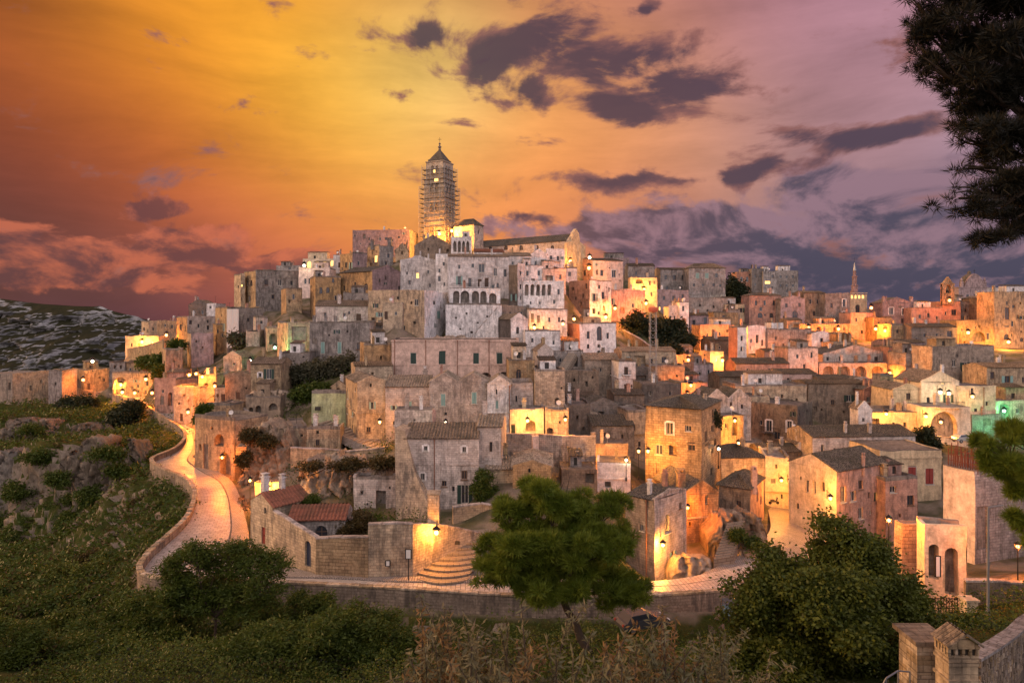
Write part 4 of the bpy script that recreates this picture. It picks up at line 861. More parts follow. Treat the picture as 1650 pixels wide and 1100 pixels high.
H('tall amber-lit tower house on the far slope', 1602, 1602, 1668, 470, 560, 230, 3, 'ochre', 'none', w='w 1623 505 7 19; A 1622 543 8 10; n 1623 525 8 3', name='tower_house')
H('amber-lit house with a low round arch', 1541, 1541, 1602, 518, 560, 228, 3, 'ochre', 'flat', w='a 1577 542 20 16', D=10)
H('long pale gabled house above the arcade terrace', 1326, 1326, 1433, 571, 588, 191, 3, 'pinkstone', 'gR', 14, w='w 1334 578 5 7; w 1354 578 5 7; w 1380 577 7 8; w 1412 578 6 7; l 1381 567 4 5', D=12, rmat='darktile')
H('arcade terrace of four vaults', 1320, 1320, 1436, 585, 612, 186, 3, 'pinkstone', 'none', w='a 1335 598 18 17; a 1361 598 18 17; a 1387 598 18 17; a 1414 598 18 17', D=5, ant=False)
H('red-lit house with square loft by the arcade', 1433, 1433, 1462, 560, 612, 189, 3, 'rosewall', w='w 1446 575 5 8; w 1455 592 4 8')
H('slim cream tower house with arched opening', 1486, 1486, 1504, 556, 604, 180, 3, 'cream', 'none', w='a 1494 586 7 14; w 1494 568 4 6', name='tower_house')
H('brown house under low roof beside the slim cream tower', 1460, 1460, 1488, 570, 612, 178, 3, 'grey', w='a 1472 600 8 12; w 1470 585 4 6')
H('pink house with low tiled gable in the valley', 1256, 1256, 1316, 602, 626, 170, 4, 'rosewall', 'gL', 6, w='w 1270 612 4 6; w 1300 613 4 6', rmat='darktile')
H('tall rose house with a slit window in the valley', 1270, 1270, 1318, 562, 602, 184, 5, 'rosewall', w='w 1308 572 4 10; w 1285 574 4 7; w 1296 590 4 7', mat2='pinkstone')
H('long rose roof house under red light', 1186, 1186, 1272, 586, 606, 182, 3, 'rosewall', 'gL', 8, w='w 1205 596 4 5; w 1240 596 4 5', rmat='darktile')
H('ochre yard house with small arches beside brown windowless house', 1185, 1185, 1300, 622, 658, 150, 3, 'ochre', 'flat', w='A 1222 640 5 7; A 1240 640 4 6; w 1260 638 4 6; b 1284 645 4 6', mat2='tan')
H('low tiled house above the ochre yard', 1160, 1160, 1246, 607, 630, 160, 3, 'brown', 'gL', 7, w='b 1190 616 3 4; w 1220 616 4 5', rmat='darktile', ch=[(1212,600,4,8,2)])
H('white house with ornate window and yellow-lit side', 1183, 1205, 1234, 527, 568, 205, 32, 'cream', 'gR', 3, w='W 1220 546 5 14; w 1194 548 4 7', mat2='cleanwhite')
H('grey row house in the middle of the far slope', 1237, 1237, 1308, 531, 566, 208, 3, 'grey', 'flat', w='w 1250 545 4 6; w 1273 549 4 7; w 1289 548 4 7; w 1262 556 3 5')
H('small white house beside the ochre chimneys', 1308, 1308, 1340, 538, 566, 206, 3, 'cleanwhite', 'gR', 4, w='w 1324 548 5 7')
H('ochre house with a crowd of chimneys', 1340, 1340, 1378, 552, 574, 200, 3, 'ochre', 'flat', ch=[(1353,538,4,12,1),(1361,538,4,12,1),(1369,539,4,11,1)])
H('pink palazzo with low hipped roof on the far slope', 1207, 1207, 1259, 476, 528, 258, 3, 'mauve', 'hip', 5, w='w 1218 488 4 8; w 1232 488 4 8; w 1247 488 4 8; A 1225 508 8 8; A 1243 508 6 8', rmat='tile', mat2='rosewall')
H('grey palazzo with arched pediment on the far slope', 1258, 1258, 1297, 482, 530, 254, 3, 'grey', 'gR', 5, w='A 1281 508 9 14; w 1267 492 4 7; w 1288 491 4 7', mat2='mauve')
H('tall brown slab house with low roof on the far slope', 1295, 1295, 1330, 472, 530, 256, 8, 'brown', 'gL', 4, w='w 1306 486 4 8; w 1318 486 4 8; w 1312 505 4 8')
H('grey house with two white-framed windows on the far slope', 1329, 1329, 1370, 474, 528, 252, 3, 'grey', 'flat', w='W 1360 488 5 12; W 1360 506 5 8; w 1340 492 4 8')
H('house with a glowing rooftop loggia below the slim steeple', 1343, 1368, 1397, 474, 512, 258, 10, 'cream', 'none', w='Y 1373 478 4 6; Y 1379 478 4 6; Y 1385 478 4 6; Y 1391 478 4 6; A 1382 497 7 13; w 1355 478 10 4', band=[472, 485], ant=False)
H('mauve gabled house with two white-framed windows', 1422, 1422, 1470, 488, 530, 250, 3, 'mauve', 'gR', 9, w='W 1436 501 7 11; W 1457 502 7 11', ch=[(1425,480,5,7,1),(1468,480,4,7,1)])
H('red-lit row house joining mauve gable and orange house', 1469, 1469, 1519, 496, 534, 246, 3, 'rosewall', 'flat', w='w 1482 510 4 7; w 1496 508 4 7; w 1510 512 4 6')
H('orange-lit house below the little bell wall', 1518, 1518, 1548, 486, 528, 248, 3, 'lamporange', 'none', w='w 1537 503 8 9; w 1524 505 3 6')
H('grey house between bell wall and amber tower house', 1547, 1547, 1576, 487, 522, 250, 3, 'grey', 'flat', w='w 1556 500 4 6; w 1568 502 4 5')
H('dark house crouching beside the amber tower house', 1575, 1575, 1603, 480, 522, 246, 3, 'dark', 'gR', 4, w='w 1585 496 4 6; w 1595 496 4 6')
H('long pale monastery wall on the skyline', 1573, 1573, 1700, 464, 486, 330, 2, 'pinkstone', 'none', w='w 1590 474 3 5; w 1610 474 3 5; w 1630 474 3 5', name='monastery', cat='monastery', ant=False)
H('red-lit skyline block beside the dark trees', 1187, 1187, 1212, 438, 472, 330, 0, 'rosewall', 'none', w='w 1195 450 4 8; w 1204 450 4 8')
H('grey skyline tower block', 1211, 1211, 1231, 433, 475, 328, 0, 'dark', 'none', w='w 1217 445 3 5; w 1225 445 3 5; w 1217 458 3 5', ant=True)
H('skyline block with one wide lit window', 1230, 1230, 1251, 437, 478, 326, 0, 'grey', 'none', w='l 1237 455 9 5; w 1245 445 4 5', ant=True)
H('long grey skyline apartment block', 1250, 1250, 1286, 436, 480, 328, 0, 'grey', 'none', w='w 1258 446 4 5; w 1268 446 4 5; w 1278 446 4 5; w 1258 460 4 5; w 1268 460 4 5; w 1278 460 4 5', ant=True, band=[453])
H('orange-lit street front with low arches on the far slope', 1288, 1288, 1371, 522, 540, 236, 2, 'ochre', 'none', w='a 1320 530 8 8; w 1300 530 3 5; a 1345 531 6 7; w 1360 530 3 5', D=6)
H('red-lit house with tall bright doorway on the far slope', 1371, 1371, 1408, 504, 552, 240, 3, 'rosewall', 'none', w='w 1380 515 4 7; w 1395 515 4 7; a 1400 538 6 14', mat2='rosewall')
H('amber alley house squeezed on the far slope', 1407, 1407, 1437, 512, 552, 236, 5, 'ochre', 'flat', w='w 1416 522 4 7; w 1428 522 4 7')
H('ochre cube house among dark roofs on the far slope', 1436, 1436, 1470, 524, 552, 226, 3, 'tan', w='w 1446 534 4 6; w 1460 534 4 6')
H('dark gabled house with pink end wall on the far slope', 1469, 1469, 1542, 527, 556, 222, 3, 'dark', 'gL', 6, w='w 1490 540 4 6; w 1510 540 4 6; w 1530 538 8 11', rmat='darktile')
H('rust-brown long roof house behind the slim cream tower', 1428, 1428, 1490, 552, 582, 205, 3, 'mauve', 'gL', 5, w='w 1445 565 4 6; w 1468 565 4 6', rmat='darktile')
H('orange-lit stepped house at the lamp cluster', 1128, 1128, 1187, 524, 566, 212, 4, 'ochre', 'flat', w='w 1140 540 4 7; w 1160 538 4 7; w 1175 548 4 8', mat2='rosewall')
H('yellow-lit narrow house front in the lamp cluster', 1144, 1144, 1166, 566, 612, 176, 4, 'cream', 'none', w='w 1155 580 4 7; d 1158 604 5 10')
H('violet house with arched gate below the lamp cluster', 1118, 1118, 1150, 588, 622, 168, 4, 'mauve', w='w 1142 600 4 9; w 1128 602 4 6; a 1124 615 6 8')
H('white corner house near the lamp cluster', 1174, 1188, 1203, 528, 586, 188, 30, 'lamporange', mat2='cleanwhite', w='w 1195 545 4 8; w 1195 562 4 8')
H('dark tiled low house in the lamp cluster', 1144, 1144, 1190, 548, 572, 196, 3, 'dark', 'gL', 5, w='w 1160 560 4 5', rmat='darktile')
H('orange plastered house under the dark grove', 1090, 1090, 1130, 572, 596, 190, 3, 'ochre', 'flat', w='w 1102 582 4 6; w 1118 582 4 6')
H('double dark-gabled house with brown shutters', 1138, 1138, 1210, 644, 692, 128, 6, 'grey', 'gg', 16, w='d 1158 653 4 11; d 1178 654 4 12; w 1196 655 4 7', mat2='pinkstone', rmat='darktile')
H('arch alley house beneath the double dark gables', 1160, 1160, 1198, 670, 728, 124, 6, 'ochre', 'none', w='a 1184 690 9 24; w 1170 686 4 8', D=5)
H('violet-lit low house by the red alley lamp', 1093, 1093, 1140, 618, 656, 148, 4, 'mauve', 'flat', w='w 1106 632 4 7; w 1126 634 4 7')
H('low pinkish house with long tiled roof in the valley', 1309, 1309, 1476, 704, 752, 118, 5, 'tan', 'gL', 12, w='w 1380 714 6 9; w 1391 715 5 9; w 1325 722 5 12; w 1345 726 4 10; w 1420 715 5 8', mat2='pinkstone', rmat='darktile', ch=[(1362,684,4,12,2),(1401,686,5,10,2)], D=9)
H('ragged white gable stub beside the dark balcony house', 1286, 1286, 1312, 716, 756, 122, 4, 'cleanwhite', 'gR', 8, w='b 1300 735 3 5', D=5)
H('dark tiled shed below the dark balcony house', 1226, 1226, 1290, 728, 752, 121, 3, 'brown', 'gL', 9, w='w 1250 740 4 6', rmat='darktile', D=6)
H('glowing lane house with white front below double gables', 1196, 1196, 1230, 714, 742, 126, 4, 'cream', 'none', w='b 1212 726 4 6', D=4)
# --- corner house and walled yards by the road
H('corner house with red tiled roof where the road bends', 404, 440, 500, 817, 897, 80, 52, 'tan', 'gL', 18, w='A 427 822 4 10; z 424 862 6 28', rmat='redtile', mat2='tan')
H('yard building with red roof and blue arched door', 464, 464, 556, 838, 900, 79, 3, 'grey', 'gL', 16, w='A 518 857 20 20', rmat='redtile', D=5)

# --- smaller houses wedged between the others
H('small ochre hut wedged below the slim cream tower', 1470, 1470, 1500, 602, 622, 172, 4, 'ochre', 'gL', 4, rmat='darktile', D=5)
H('little grey cube house above the cream gabled wing', 1405, 1418, 1440, 606, 640, 162, 20, 'grey', mat2='tan', D=5)
H('narrow rose house beside the windowless brown house', 1392, 1392, 1416, 628, 668, 152, 5, 'rosewall', 'gR', 5, rmat='darktile', D=6)
H('low tan house in front of the arcade terrace', 1318, 1318, 1372, 610, 632, 168, 3, 'tan', 'gL', 5, rmat='darktile', D=6)
H('little pale house below the lamp at the arcade end', 1372, 1372, 1408, 612, 634, 166, 4, 'pinkstone', 'gR', 4, rmat='tile', D=6)
H('rust-red hut beside the white ornate-window house', 1232, 1232, 1262, 566, 590, 194, 4, 'rosewall', 'gL', 4, rmat='darktile', D=6)
H('grey stub house under the chimney crowd', 1330, 1330, 1352, 566, 580, 196, 3, 'grey', D=5)
H('white cube house on the grey row', 1243, 1243, 1262, 520, 536, 216, 3, 'cleanwhite', D=5)
H('amber hut beside the orange street front', 1268, 1268, 1292, 516, 540, 240, 5, 'ochre', 'gL', 4, D=6)
H('violet house peeping over the orange-lit stepped house', 1112, 1112, 1142, 508, 532, 232, 4, 'mauve', 'gL', 4, rmat='darktile', D=6)
H('ochre house behind the white corner house', 1150, 1150, 1190, 504, 530, 238, 4, 'tan', 'flat', D=6)
H('grey garden house under the skyline trees', 1168, 1168, 1208, 490, 514, 262, 3, 'cream', 'none', D=6)
H('small tan house between lattice mast and alley lamp', 1084, 1084, 1112, 596, 622, 162, 4, 'tan', 'gL', 4, rmat='darktile', D=6)
H('pale hut below the violet-lit low house', 1104, 1104, 1142, 650, 676, 130, 4, 'pinkstone', 'gL', 5, rmat='darktile', D=5)
H('brown shed beside the low wide hipped house', 1230, 1230, 1262, 752, 780, 114, -4, 'brown', 'gL', 5, rmat='darktile', D=4)
H('tan row house between double gables and dark balcony house', 1206, 1206, 1240, 640, 668, 142, 4, 'tan', 'flat', D=6)
H('grey ridge house behind the palace base wall', 1172, 1172, 1192, 500, 520, 252, 3, 'grey', 'flat', D=5)
H('small white terrace house tucked below the cathedral front', 908, 908, 930, 432, 452, 216, 8, 'cleanwhite', D=5)
H('ochre stair house under the dark tall house', 940, 940, 968, 512, 530, 190, 6, 'ochre', 'flat', D=5)
H('low white hut among the stairways', 900, 900, 926, 548, 570, 168, 4, 'white', 'gL', 5, rmat='tile', D=5)
H('grey shed on the terrace below the white chimney roof', 594, 594, 618, 524, 546, 163, 4, 'grey', 'gL', 4, rmat='darktile', D=5)
H('pale cube on the slope beside the round dark bush', 396, 396, 418, 534, 556, 184, 6, 'pinkstone', D=5)
H('brown hovel above the cave brow', 424, 424, 452, 612, 634, 146, 4, 'brown', 'gL', 4, rmat='tile', D=5)
H('small ochre house above the archway house', 204, 204, 230, 584, 604, 226, 4, 'ochre', 'gL', 3, rmat='tile', D=5)
H('rose hut behind the rose-washed wall house', 268, 268, 296, 600, 624, 182, 4, 'rosewall', 'gL', 4, rmat='tile', D=5)
H('tan hut above the terrace house doorway', 320, 320, 348, 606, 632, 162, 4, 'tan', 'flat', D=5)

# ================================================================== terrain: membrane through the feet of the houses, road and slopes
ROAD = [((110,631,250),(130,622,262)),((195,642,215),(212,634,228)),((232,657,190),(262,650,196)),((262,678,166),(302,672,168)),((292,697,151),(313,690,152)),
 ((298,711,140),(316,712,138)),((283,727,130),(318,728,131)),((250,741,122),(320,742,124)),((245,749,118),(335,752,119.5)),((264,763,113),(352,762,115)),
 ((297,776,107),(372,776,109)),((313,795,101),(385,800,102)),((311,816,94),(393,830,93)),((298,842,88),(400,858,87)),((268,872,82),(405,882,82)),
 ((240,900,77.5),(430,902,78)),((225,932,73),(470,913,75.5)),((260,948,71),(508,921,74)),((400,952,70),(550,923,73.7)),((520,958,69.3),(600,924,73.5)),
 ((640,966,68.5),(655,926,73)),((760,974,67.6),(760,925,73.5)),((880,978,67),(900,930,73)),((1000,974,67.6),(1000,933,74)),((1100,968,69),(1070,936,75)),((1200,960,71),(1150,922,78)),((1300,950,73),(1215,905,82))]
LANE = [((1090,945,73.5),(1270,945,74)),((1150,915,80),(1320,915,81)),((1215,880,87),(1335,880,91)),((1240,855,94),(1325,862,97)),((1240,832,104),(1295,836,105)),((1234,808,116),(1266,806,118))]
CLIFFS = [(62, 228, 728, 868, 127), (-160, 60, 742, 850, 136), (-10, 96, 678, 716, 170), (104, 188, 684, 706, 170)]
def spline(P, n):
    P = [Vector(p) for p in P]; P = [P[0] * 2 - P[1]] + P + [P[-1] * 2 - P[-2]]; out = []
    for i in range(1, len(P) - 2):
        for k in range(n):
            t = k / n; a, b, c, d = P[i - 1:i + 3]
            out.append(.5 * ((2 * b) + (c - a) * t + (2 * a - 5 * b + 4 * c - d) * t * t + (3 * b - a - 3 * c + d) * t ** 3))
    out.append(P[-2]); return out
ro = spline([at(*a) for a, b in ROAD], 6); ri = spline([at(*b) for a, b in ROAD], 6)
for a, b in zip(ro, ri):
    z = (a.z + b.z) / 2; a.z = a.z * .3 + z * .7; b.z = b.z * .3 + z * .7
lo_, li_ = spline([at(*a) for a, b in LANE], 5), spline([at(*b) for a, b in LANE], 5)
GX0, GX1, GY0, GY1, GS = -430.0, 330.0, 0.0, 480.0, 2.0
nx = int((GX1 - GX0) / GS) + 1; ny = int((GY1 - GY0) / GS) + 1
Hs = np.zeros((ny, nx)); Hc = np.zeros((ny, nx)); Ws = np.zeros((ny, nx))
def pin(x, y, z, wild=0.0, wt=1.0):
    i = int(round((y - GY0) / GS)); j = int(round((x - GX0) / GS))
    if 0 <= i < ny and 0 <= j < nx: Hs[i, j] += z * wt; Hc[i, j] += wt; Ws[i, j] += wild * wt
def pinp(px, py, Y, wild=1.0): p = at(px, py, Y); pin(p.x, p.y, p.z, wild)
for s in SPECS:
    C, zt, dR, dL, LR, LL = geo(s)
    for a in np.arange(0, LR + .1, 1.5):
        for b in np.arange(0, min(LL, 14) + .1, 1.5):
            p = C + dR * float(a) + dL * float(b); pin(p.x, p.y, C.z - .15)
    for a in np.arange(0, LR + .1, 1.5):
        p = C + dR * float(a) - dL * 1.6; pin(p.x, p.y, C.z - .3)
def pin_strip(A, B):
    for a, b in zip(A, B):
        n = max(2, int((b - a).length / 1.5))
        for k in range(n + 1):
            p = a.lerp(b, k / n); pin(p.x, p.y, p.z - .55, 0, 4)
pin_strip(ro, ri); pin_strip(lo_, li_)
for i in range(0, len(ro) - 1):            # ground falls away outside the parapet
    d = ro[min(i + 1, len(ro) - 1)] - ro[max(i - 1, 0)]; nrm = Vector((d.y, -d.x, 0)).normalized()
    if nrm.dot(ri[i] - ro[i]) > 0: nrm = -nrm
    for dist, dz in ((2.6, 2.4), (5, 3.6)):
        p = ro[i] + nrm * dist
        if all((p - Vector((q.x, q.y, p.z))).length > dist * .8 for q in ro[::4]): pin(p.x, p.y, ro[i].z - dz, 1, .6)
for (px, py, Y) in [(0,640,214),(60,640,218),(-150,640,220),(0,700,172),(100,690,172),(190,690,160),(-150,700,175),(215,728,132),
    (235,835,102),(0,910,106),(-120,910,108),(100,935,99),(180,915,91),(0,1000,72),(-150,1000,76),(120,1005,68),(200,965,71),
    (0,1095,50),(150,1090,49),(-150,1095,52),(300,1003,64),(300,1090,47),(450,1006,63),(450,1090,46),(600,1015,61),(600,1090,45),(800,1035,57),(800,1095,44),(960,1050,47),(1000,1040,56),
    (1100,1095,44),(1200,1030,57),(1300,1095,43),(1400,1000,58),(1400,1095,42),(1480,985,58),(1560,985,56),(1560,1060,40),(1650,1010,45),(1650,985,52),
    (170,720,150),(120,640,232),(60,655,208),(150,650,205),(205,665,178)]: pinp(px, py, Y, 1)
for (px, py, Y) in [(1600,915,62),(1650,915,62),(1560,920,63),(1700,915,62),(1600,955,58),(1500,980,62)]: pinp(px, py, Y, 0)
for (px, py, Y) in [(225,580,215),(250,575,208),(235,600,200),(440,500,190),(480,520,178),(400,545,185),(380,560,178),(520,610,142),(490,625,138),(550,600,140),(1020,530,205),(1060,535,205),(1100,545,203),(1050,560,198),(600,742,106),(500,742,107),(560,740,106)]: pinp(px, py, Y, .5)
for px in range(452, 660, 12):
    pinp(px, 838, 94.0, .3); pinp(px, 842, 90, .3)
for (x0, x1, yt, yb, Y) in CLIFFS:
    for px in np.arange(x0, x1 + 1, 8.0):
        b = at(px, yb, Y); zt = CAMZ - (yt - HY) / F * Y; hh = zt - b.z
        for dy in (-2.2, -4.2): pin(b.x, b.y + dy, b.z - .6, 1, 2)
        for dy in (.3 * hh + 3.5, .3 * hh + 6.5, .3 * hh + 10): pin(b.x * (1 + dy / Y), b.y + dy, zt - .5, 1, 2)
for x in range(-60, 61, 10):
    pin(x, 0, 26.5, 1); pin(x, 6, 25, 1); pin(x, 12, 21.5, 1); pin(x, 20, 17.2, 1); pin(x, 30, 11.5, 1)
for y in range(0, 481, 20):                # canyon side and the far borders
    pin(GX0, y, -55, 1); pin(-330, y, -50, 1); pin(-260, y, -42, 1)
    if y < 300: pin(-190, y, -30 if y < 200 else -12, 1)
    pin(GX1, y, 20, 0)
for x in range(-140, 331, 12): pin(x, 470, 22, 0); pin(x, 430, 26, 0)
for x in range(-430, -140, 12): pin(x, 480, -50, 1); pin(x, 400, -45, 1); pin(x, 330, -40, 1)
fixed = Hc > 0
val = np.where(fixed, Hs / np.maximum(Hc, 1e-9), 0); wv = np.where(fixed, Ws / np.maximum(Hc, 1e-9), 0)
def membrane(val, fixed):
    """coarse-to-fine Laplace solve"""
    lv = [(val, fixed)]
    while min(lv[-1][0].shape) > 24:
        v, f = lv[-1]; h, w = v.shape; h2, w2 = (h + 1) // 2, (w + 1) // 2
        vv = np.zeros((h2 * 2, w2 * 2)); ff = np.zeros((h2 * 2, w2 * 2)); vv[:h, :w] = v * f; ff[:h, :w] = f
        sv = vv.reshape(h2, 2, w2, 2).sum((1, 3)); sf = ff.reshape(h2, 2, w2, 2).sum((1, 3))
        lv.append((np.where(sf > 0, sv / np.maximum(sf, 1e-9), 0), sf > 0))
    u = np.full(lv[-1][0].shape, lv[-1][0][lv[-1][1]].mean())
    for v, f in lv[::-1]:
        if u.shape != v.shape: u = np.repeat(np.repeat(u, 2, 0), 2, 1)[:v.shape[0], :v.shape[1]]
        for _ in range(160):
            u = np.where(f, v, u); p = np.pad(u, 1, mode='edge'); u = .25 * (p[:-2, 1:-1] + p[2:, 1:-1] + p[1:-1, :-2] + p[1:-1, 2:])
        u = np.where(f, v, u)
    return u
HF = membrane(val, fixed); WF = membrane(wv, fixed)
for _ in range(2):
    p = np.pad(HF, 1, mode='edge'); HF = .5 * HF + .125 * (p[:-2, 1:-1] + p[2:, 1:-1] + p[1:-1, :-2] + p[1:-1, 2:])
def samp(A, x, y):
    u = np.clip((np.asarray(x) - GX0) / GS, 0, nx - 1.001); v = np.clip((np.asarray(y) - GY0) / GS, 0, ny - 1.001)
    i = v.astype(int); j = u.astype(int); fu = u - j; fv = v - i
    return (A[i, j] * (1 - fu) + A[i, j + 1] * fu) * (1 - fv) + (A[i + 1, j] * (1 - fu) + A[i + 1, j + 1] * fu) * fv
def ground(x, y): return float(samp(HF, x, y))
# mesh: rows get closer together near the belvedere, so that the near slope keeps its detail
ys = np.concatenate([np.arange(0, 60, 1.5), np.arange(60, 150, .8), np.arange(150, 260, 1.6), np.arange(260, 481, 5)])
ts = np.concatenate([np.linspace(-1.6, -.80, 40, endpoint=False), np.linspace(-.80, -.40, 190, endpoint=False), np.linspace(-.40, .95, 210)])
YY, TT = np.meshgrid(ys, ts, indexing='ij'); XX = np.clip(TT * (YY + 8), GX0, GX1)
ZZ = samp(HF, XX, YY); WW = samp(WF, XX, YY)
gy, gx = np.gradient(HF, GS); SL = np.hypot(gx, gy); sl = samp(SL, XX, YY)
fl = np.stack([XX.ravel(), YY.ravel(), ZZ.ravel()], 1); disp = np.zeros(len(fl)); dxy = np.zeros((len(fl), 2)); wr = WW.ravel(); sr = sl.ravel()
for i in np.nonzero((wr > .12) & (XX.ravel() > -170) & (YY.ravel() < 280))[0]:
    x, y, z = fl[i]; p = Vector((x, y, z))
    a = mnoise.hetero_terrain(p * .09, 1.0, 2.1, 5, .6) if False else mnoise.fractal(p * .10, 1.0, 2.1, 5)
    r = 1 - abs(mnoise.fractal(Vector((x * .16, y * .16, z * .05)), .9, 2.2, 4)) * 2
    k = min(1, wr[i]); st = min(1.0, sr[i] * 1.1)
    disp[i] = k * (a * .9 + r * 1.2 * st)
    dxy[i, 1] = -k * st * (r * 1.8 + a * 1.0); dxy[i, 0] = -k * st * r * .9
fl[:, 2] += disp; fl[:, :2] += dxy
nr, ncol = XX.shape; idx = np.arange(nr * ncol).reshape(nr, ncol)
FQ = np.stack([idx[:-1, :-1].ravel(), idx[:-1, 1:].ravel(), idx[1:, 1:].ravel(), idx[1:, :-1].ravel()], 1)
TERR = tag(mesh_np('terrain', fl, FQ, 'terrain', None, False, {'wild': wr}), kind='structure')
TZ = fl[:, 2].reshape(nr, ncol)

# ------------------------------------------------------------------ far canyon side and plateau to the horizon
prof = [(-700,470),(-300,474),(-100,478),(0,481),(60,489),(120,493),(160,494),(188,503),(222,510),(250,522),(300,534),(420,548)]
def ptop(px):
    for (a, b), (c, d) in zip(prof, prof[1:]):
        if a <= px <= c: return b + (d - b) * (px - a) / (c - a)
    return prof[-1][1]
V = []; cols = np.linspace(-700, 420, 420); rows = np.linspace(0, 1, 90)
for r_ in rows:
    for px in cols:
        Y = 620 - 170 * r_; top = at(px, ptop(px), 620); z = top.z * (1 - r_) + (-62) * r_
        x = (px - CX) / F * 620
        if r_ > 0:
            p = Vector((x * .012, Y * .02, z * .02)); n_ = mnoise.fractal(p, .8, 2.1, 6); r2 = mnoise.fractal(Vector((x * .035, 3, z * .09)), .9, 2.1, 5)
            k = min(1, r_ * 8)
            ledge = math.sin(z * .30 + n_ * 5) * 1.6
            r3 = mnoise.fractal(Vector((x * .11, 7, z * .05)), .9, 2.1, 5); Y += k * (n_ * 30 + r2 * 12 + r3 * 7 + ledge); z += k * (r2 * 2.0)
        else: z += mnoise.fractal(Vector((x * .05, 0, 0)), 1, 2, 4) * .9
        V.append((x, Y, z))
nr2, nc2 = len(rows), len(cols); idx = np.arange(nr2 * nc2).reshape(nr2, nc2)
FQ2 = np.stack([idx[1:, :-1].ravel(), idx[1:, 1:].ravel(), idx[:-1, 1:].ravel(), idx[:-1, :-1].ravel()], 1)
tag(mesh_np('canyon_hills', V, FQ2, 'canyon'), kind='structure')
mb = MB()
for (px, px2) in zip(cols[:-1:6], cols[6::6]):
    a = at(px, ptop(px), 620); b = at(px2, ptop(px2), 620); mb.poly([a, b, (b.x * 9, 5600, b.z - 30), (a.x * 9, 5600, a.z - 30)])
tag(mb.build('plateau', 'canyon'), kind='structure')
mb = MB(); mb.poly([(-8000, -300, -64), (8000, -300, -64), (8000, 8000, -64), (-8000, 8000, -64)]); tag(mb.build('ground', 'terrain'), kind='structure')

# ------------------------------------------------------------------ road, lane, parapet
def ribbon(name, A, B, mat, lift, cols=8, crown=.0):
    mb = MB(); s_ = 0.0
    for i in range(len(A) - 1):
        ds = ((A[i + 1] + B[i + 1]) / 2 - (A[i] + B[i]) / 2).length
        for k in range(cols):
            P = []; U = []
            for (a, b, ss, kk) in ((A[i], B[i], s_, k), (A[i], B[i], s_, k + 1), (A[i + 1], B[i + 1], s_ + ds, k + 1), (A[i + 1], B[i + 1], s_ + ds, k)):
                f = kk / cols; p = a.lerp(b, f); P.append((p.x, p.y, p.z + lift)); U.append(((b - a).length * f, ss))
            mb.poly(P, U)
        s_ += ds
    return tag(mb.build(name, mat), kind='structure')
ribbon('road', ro, ri, 'roadstone', 0.0)
ribbon('lane', lo_, li_, 'cobble', .012, 6)
def strip_along(A, B, f0, f1, lift):
    X = [a.lerp(b, f0) for a, b in zip(A, B)]; Yp = [a.lerp(b, f1) for a, b in zip(A, B)]
    return X, Yp
# inner pavement and drain line of the road
X, Yp = strip_along(ro, ri, .72, .745, 0); mb = MB()
for i in range(len(X) - 1):
    if 24 < i < 150: mb.poly([X[i] + Vector((0, 0, .012)), Yp[i] + Vector((0, 0, .012)), Yp[i + 1] + Vector((0, 0, .012)), X[i + 1] + Vector((0, 0, .012))])
tag(mb.build('road_drain', 'dark'), kind='structure')
X, Yp = strip_along(ro, ri, .748, 1.0, 0); mb = MB()
for i in range(24, len(X) - 20):
    z = Vector((0, 0, .13)); mb.poly([X[i] + z, Yp[i] + z, Yp[i + 1] + z, X[i + 1] + z], [(0, i * .8), (2, i * .8), (2, i * .8 + .8), (0, i * .8 + .8)])
    mb.poly([X[i], X[i] + z, X[i + 1] + z, X[i + 1]])
tag(mb.build('pavement', 'cobble'), kind='structure')
# parapet: body, with each coping stone a piece of its own
par = tag(empty('road_parapet', ro[0]), 'low stone parapet winding along the cliff side of the road', 'wall')
mb = MB(); O = ro[0]; capbase = MB(); capbase.box((0, 0, 0), (1, 0, 0), (0, 1, 0), (0, 0, 1), .5, .30, .09)
capmesh = None; dense = spline([tuple(p) for p in ro[::2]], 4); acc = 0.0; caps = []; last = dense[0]
outs = []
for i, p in enumerate(dense):
    d = dense[min(i + 1, len(dense) - 1)] - dense[max(i - 1, 0)]; d.z = 0; d.normalize(); outs.append(Vector((d.y, -d.x, 0)))
for i in range(len(dense) - 1):
    a, b = dense[i] - O, dense[i + 1] - O; na, nb = outs[i] * .24, outs[i + 1] * .24
    for (q0, q1) in ((a - na, b - nb), (b + nb, a + na)):
        mb.poly([q0 - Vector((0, 0, 3.2)), q1 - Vector((0, 0, 3.2)), q1 + Vector((0, 0, .85)), q0 + Vector((0, 0, .85))], [(i * .9, -3.2), (i * .9 + .9, -3.2), (i * .9 + .9, .85), (i * .9, .85)])
    mb.poly([a - na + Vector((0, 0, .85)), b - nb + Vector((0, 0, .85)), b + nb + Vector((0, 0, .85)), a + na + Vector((0, 0, .85))])
mb.build('body', 'brown', par)
c0_ = capbase.build('coping_stone', 'tan', par); me_cap = c0_.data; COL.objects.unlink(c0_); bpy.data.objects.remove(c0_)
pos_ = 0.0; seg = 0; rest = 0.0; ncap = 0
total = [0.0]
for i in range(len(dense) - 1): total.append(total[-1] + (dense[i + 1] - dense[i]).length)
sd_ = 0.0
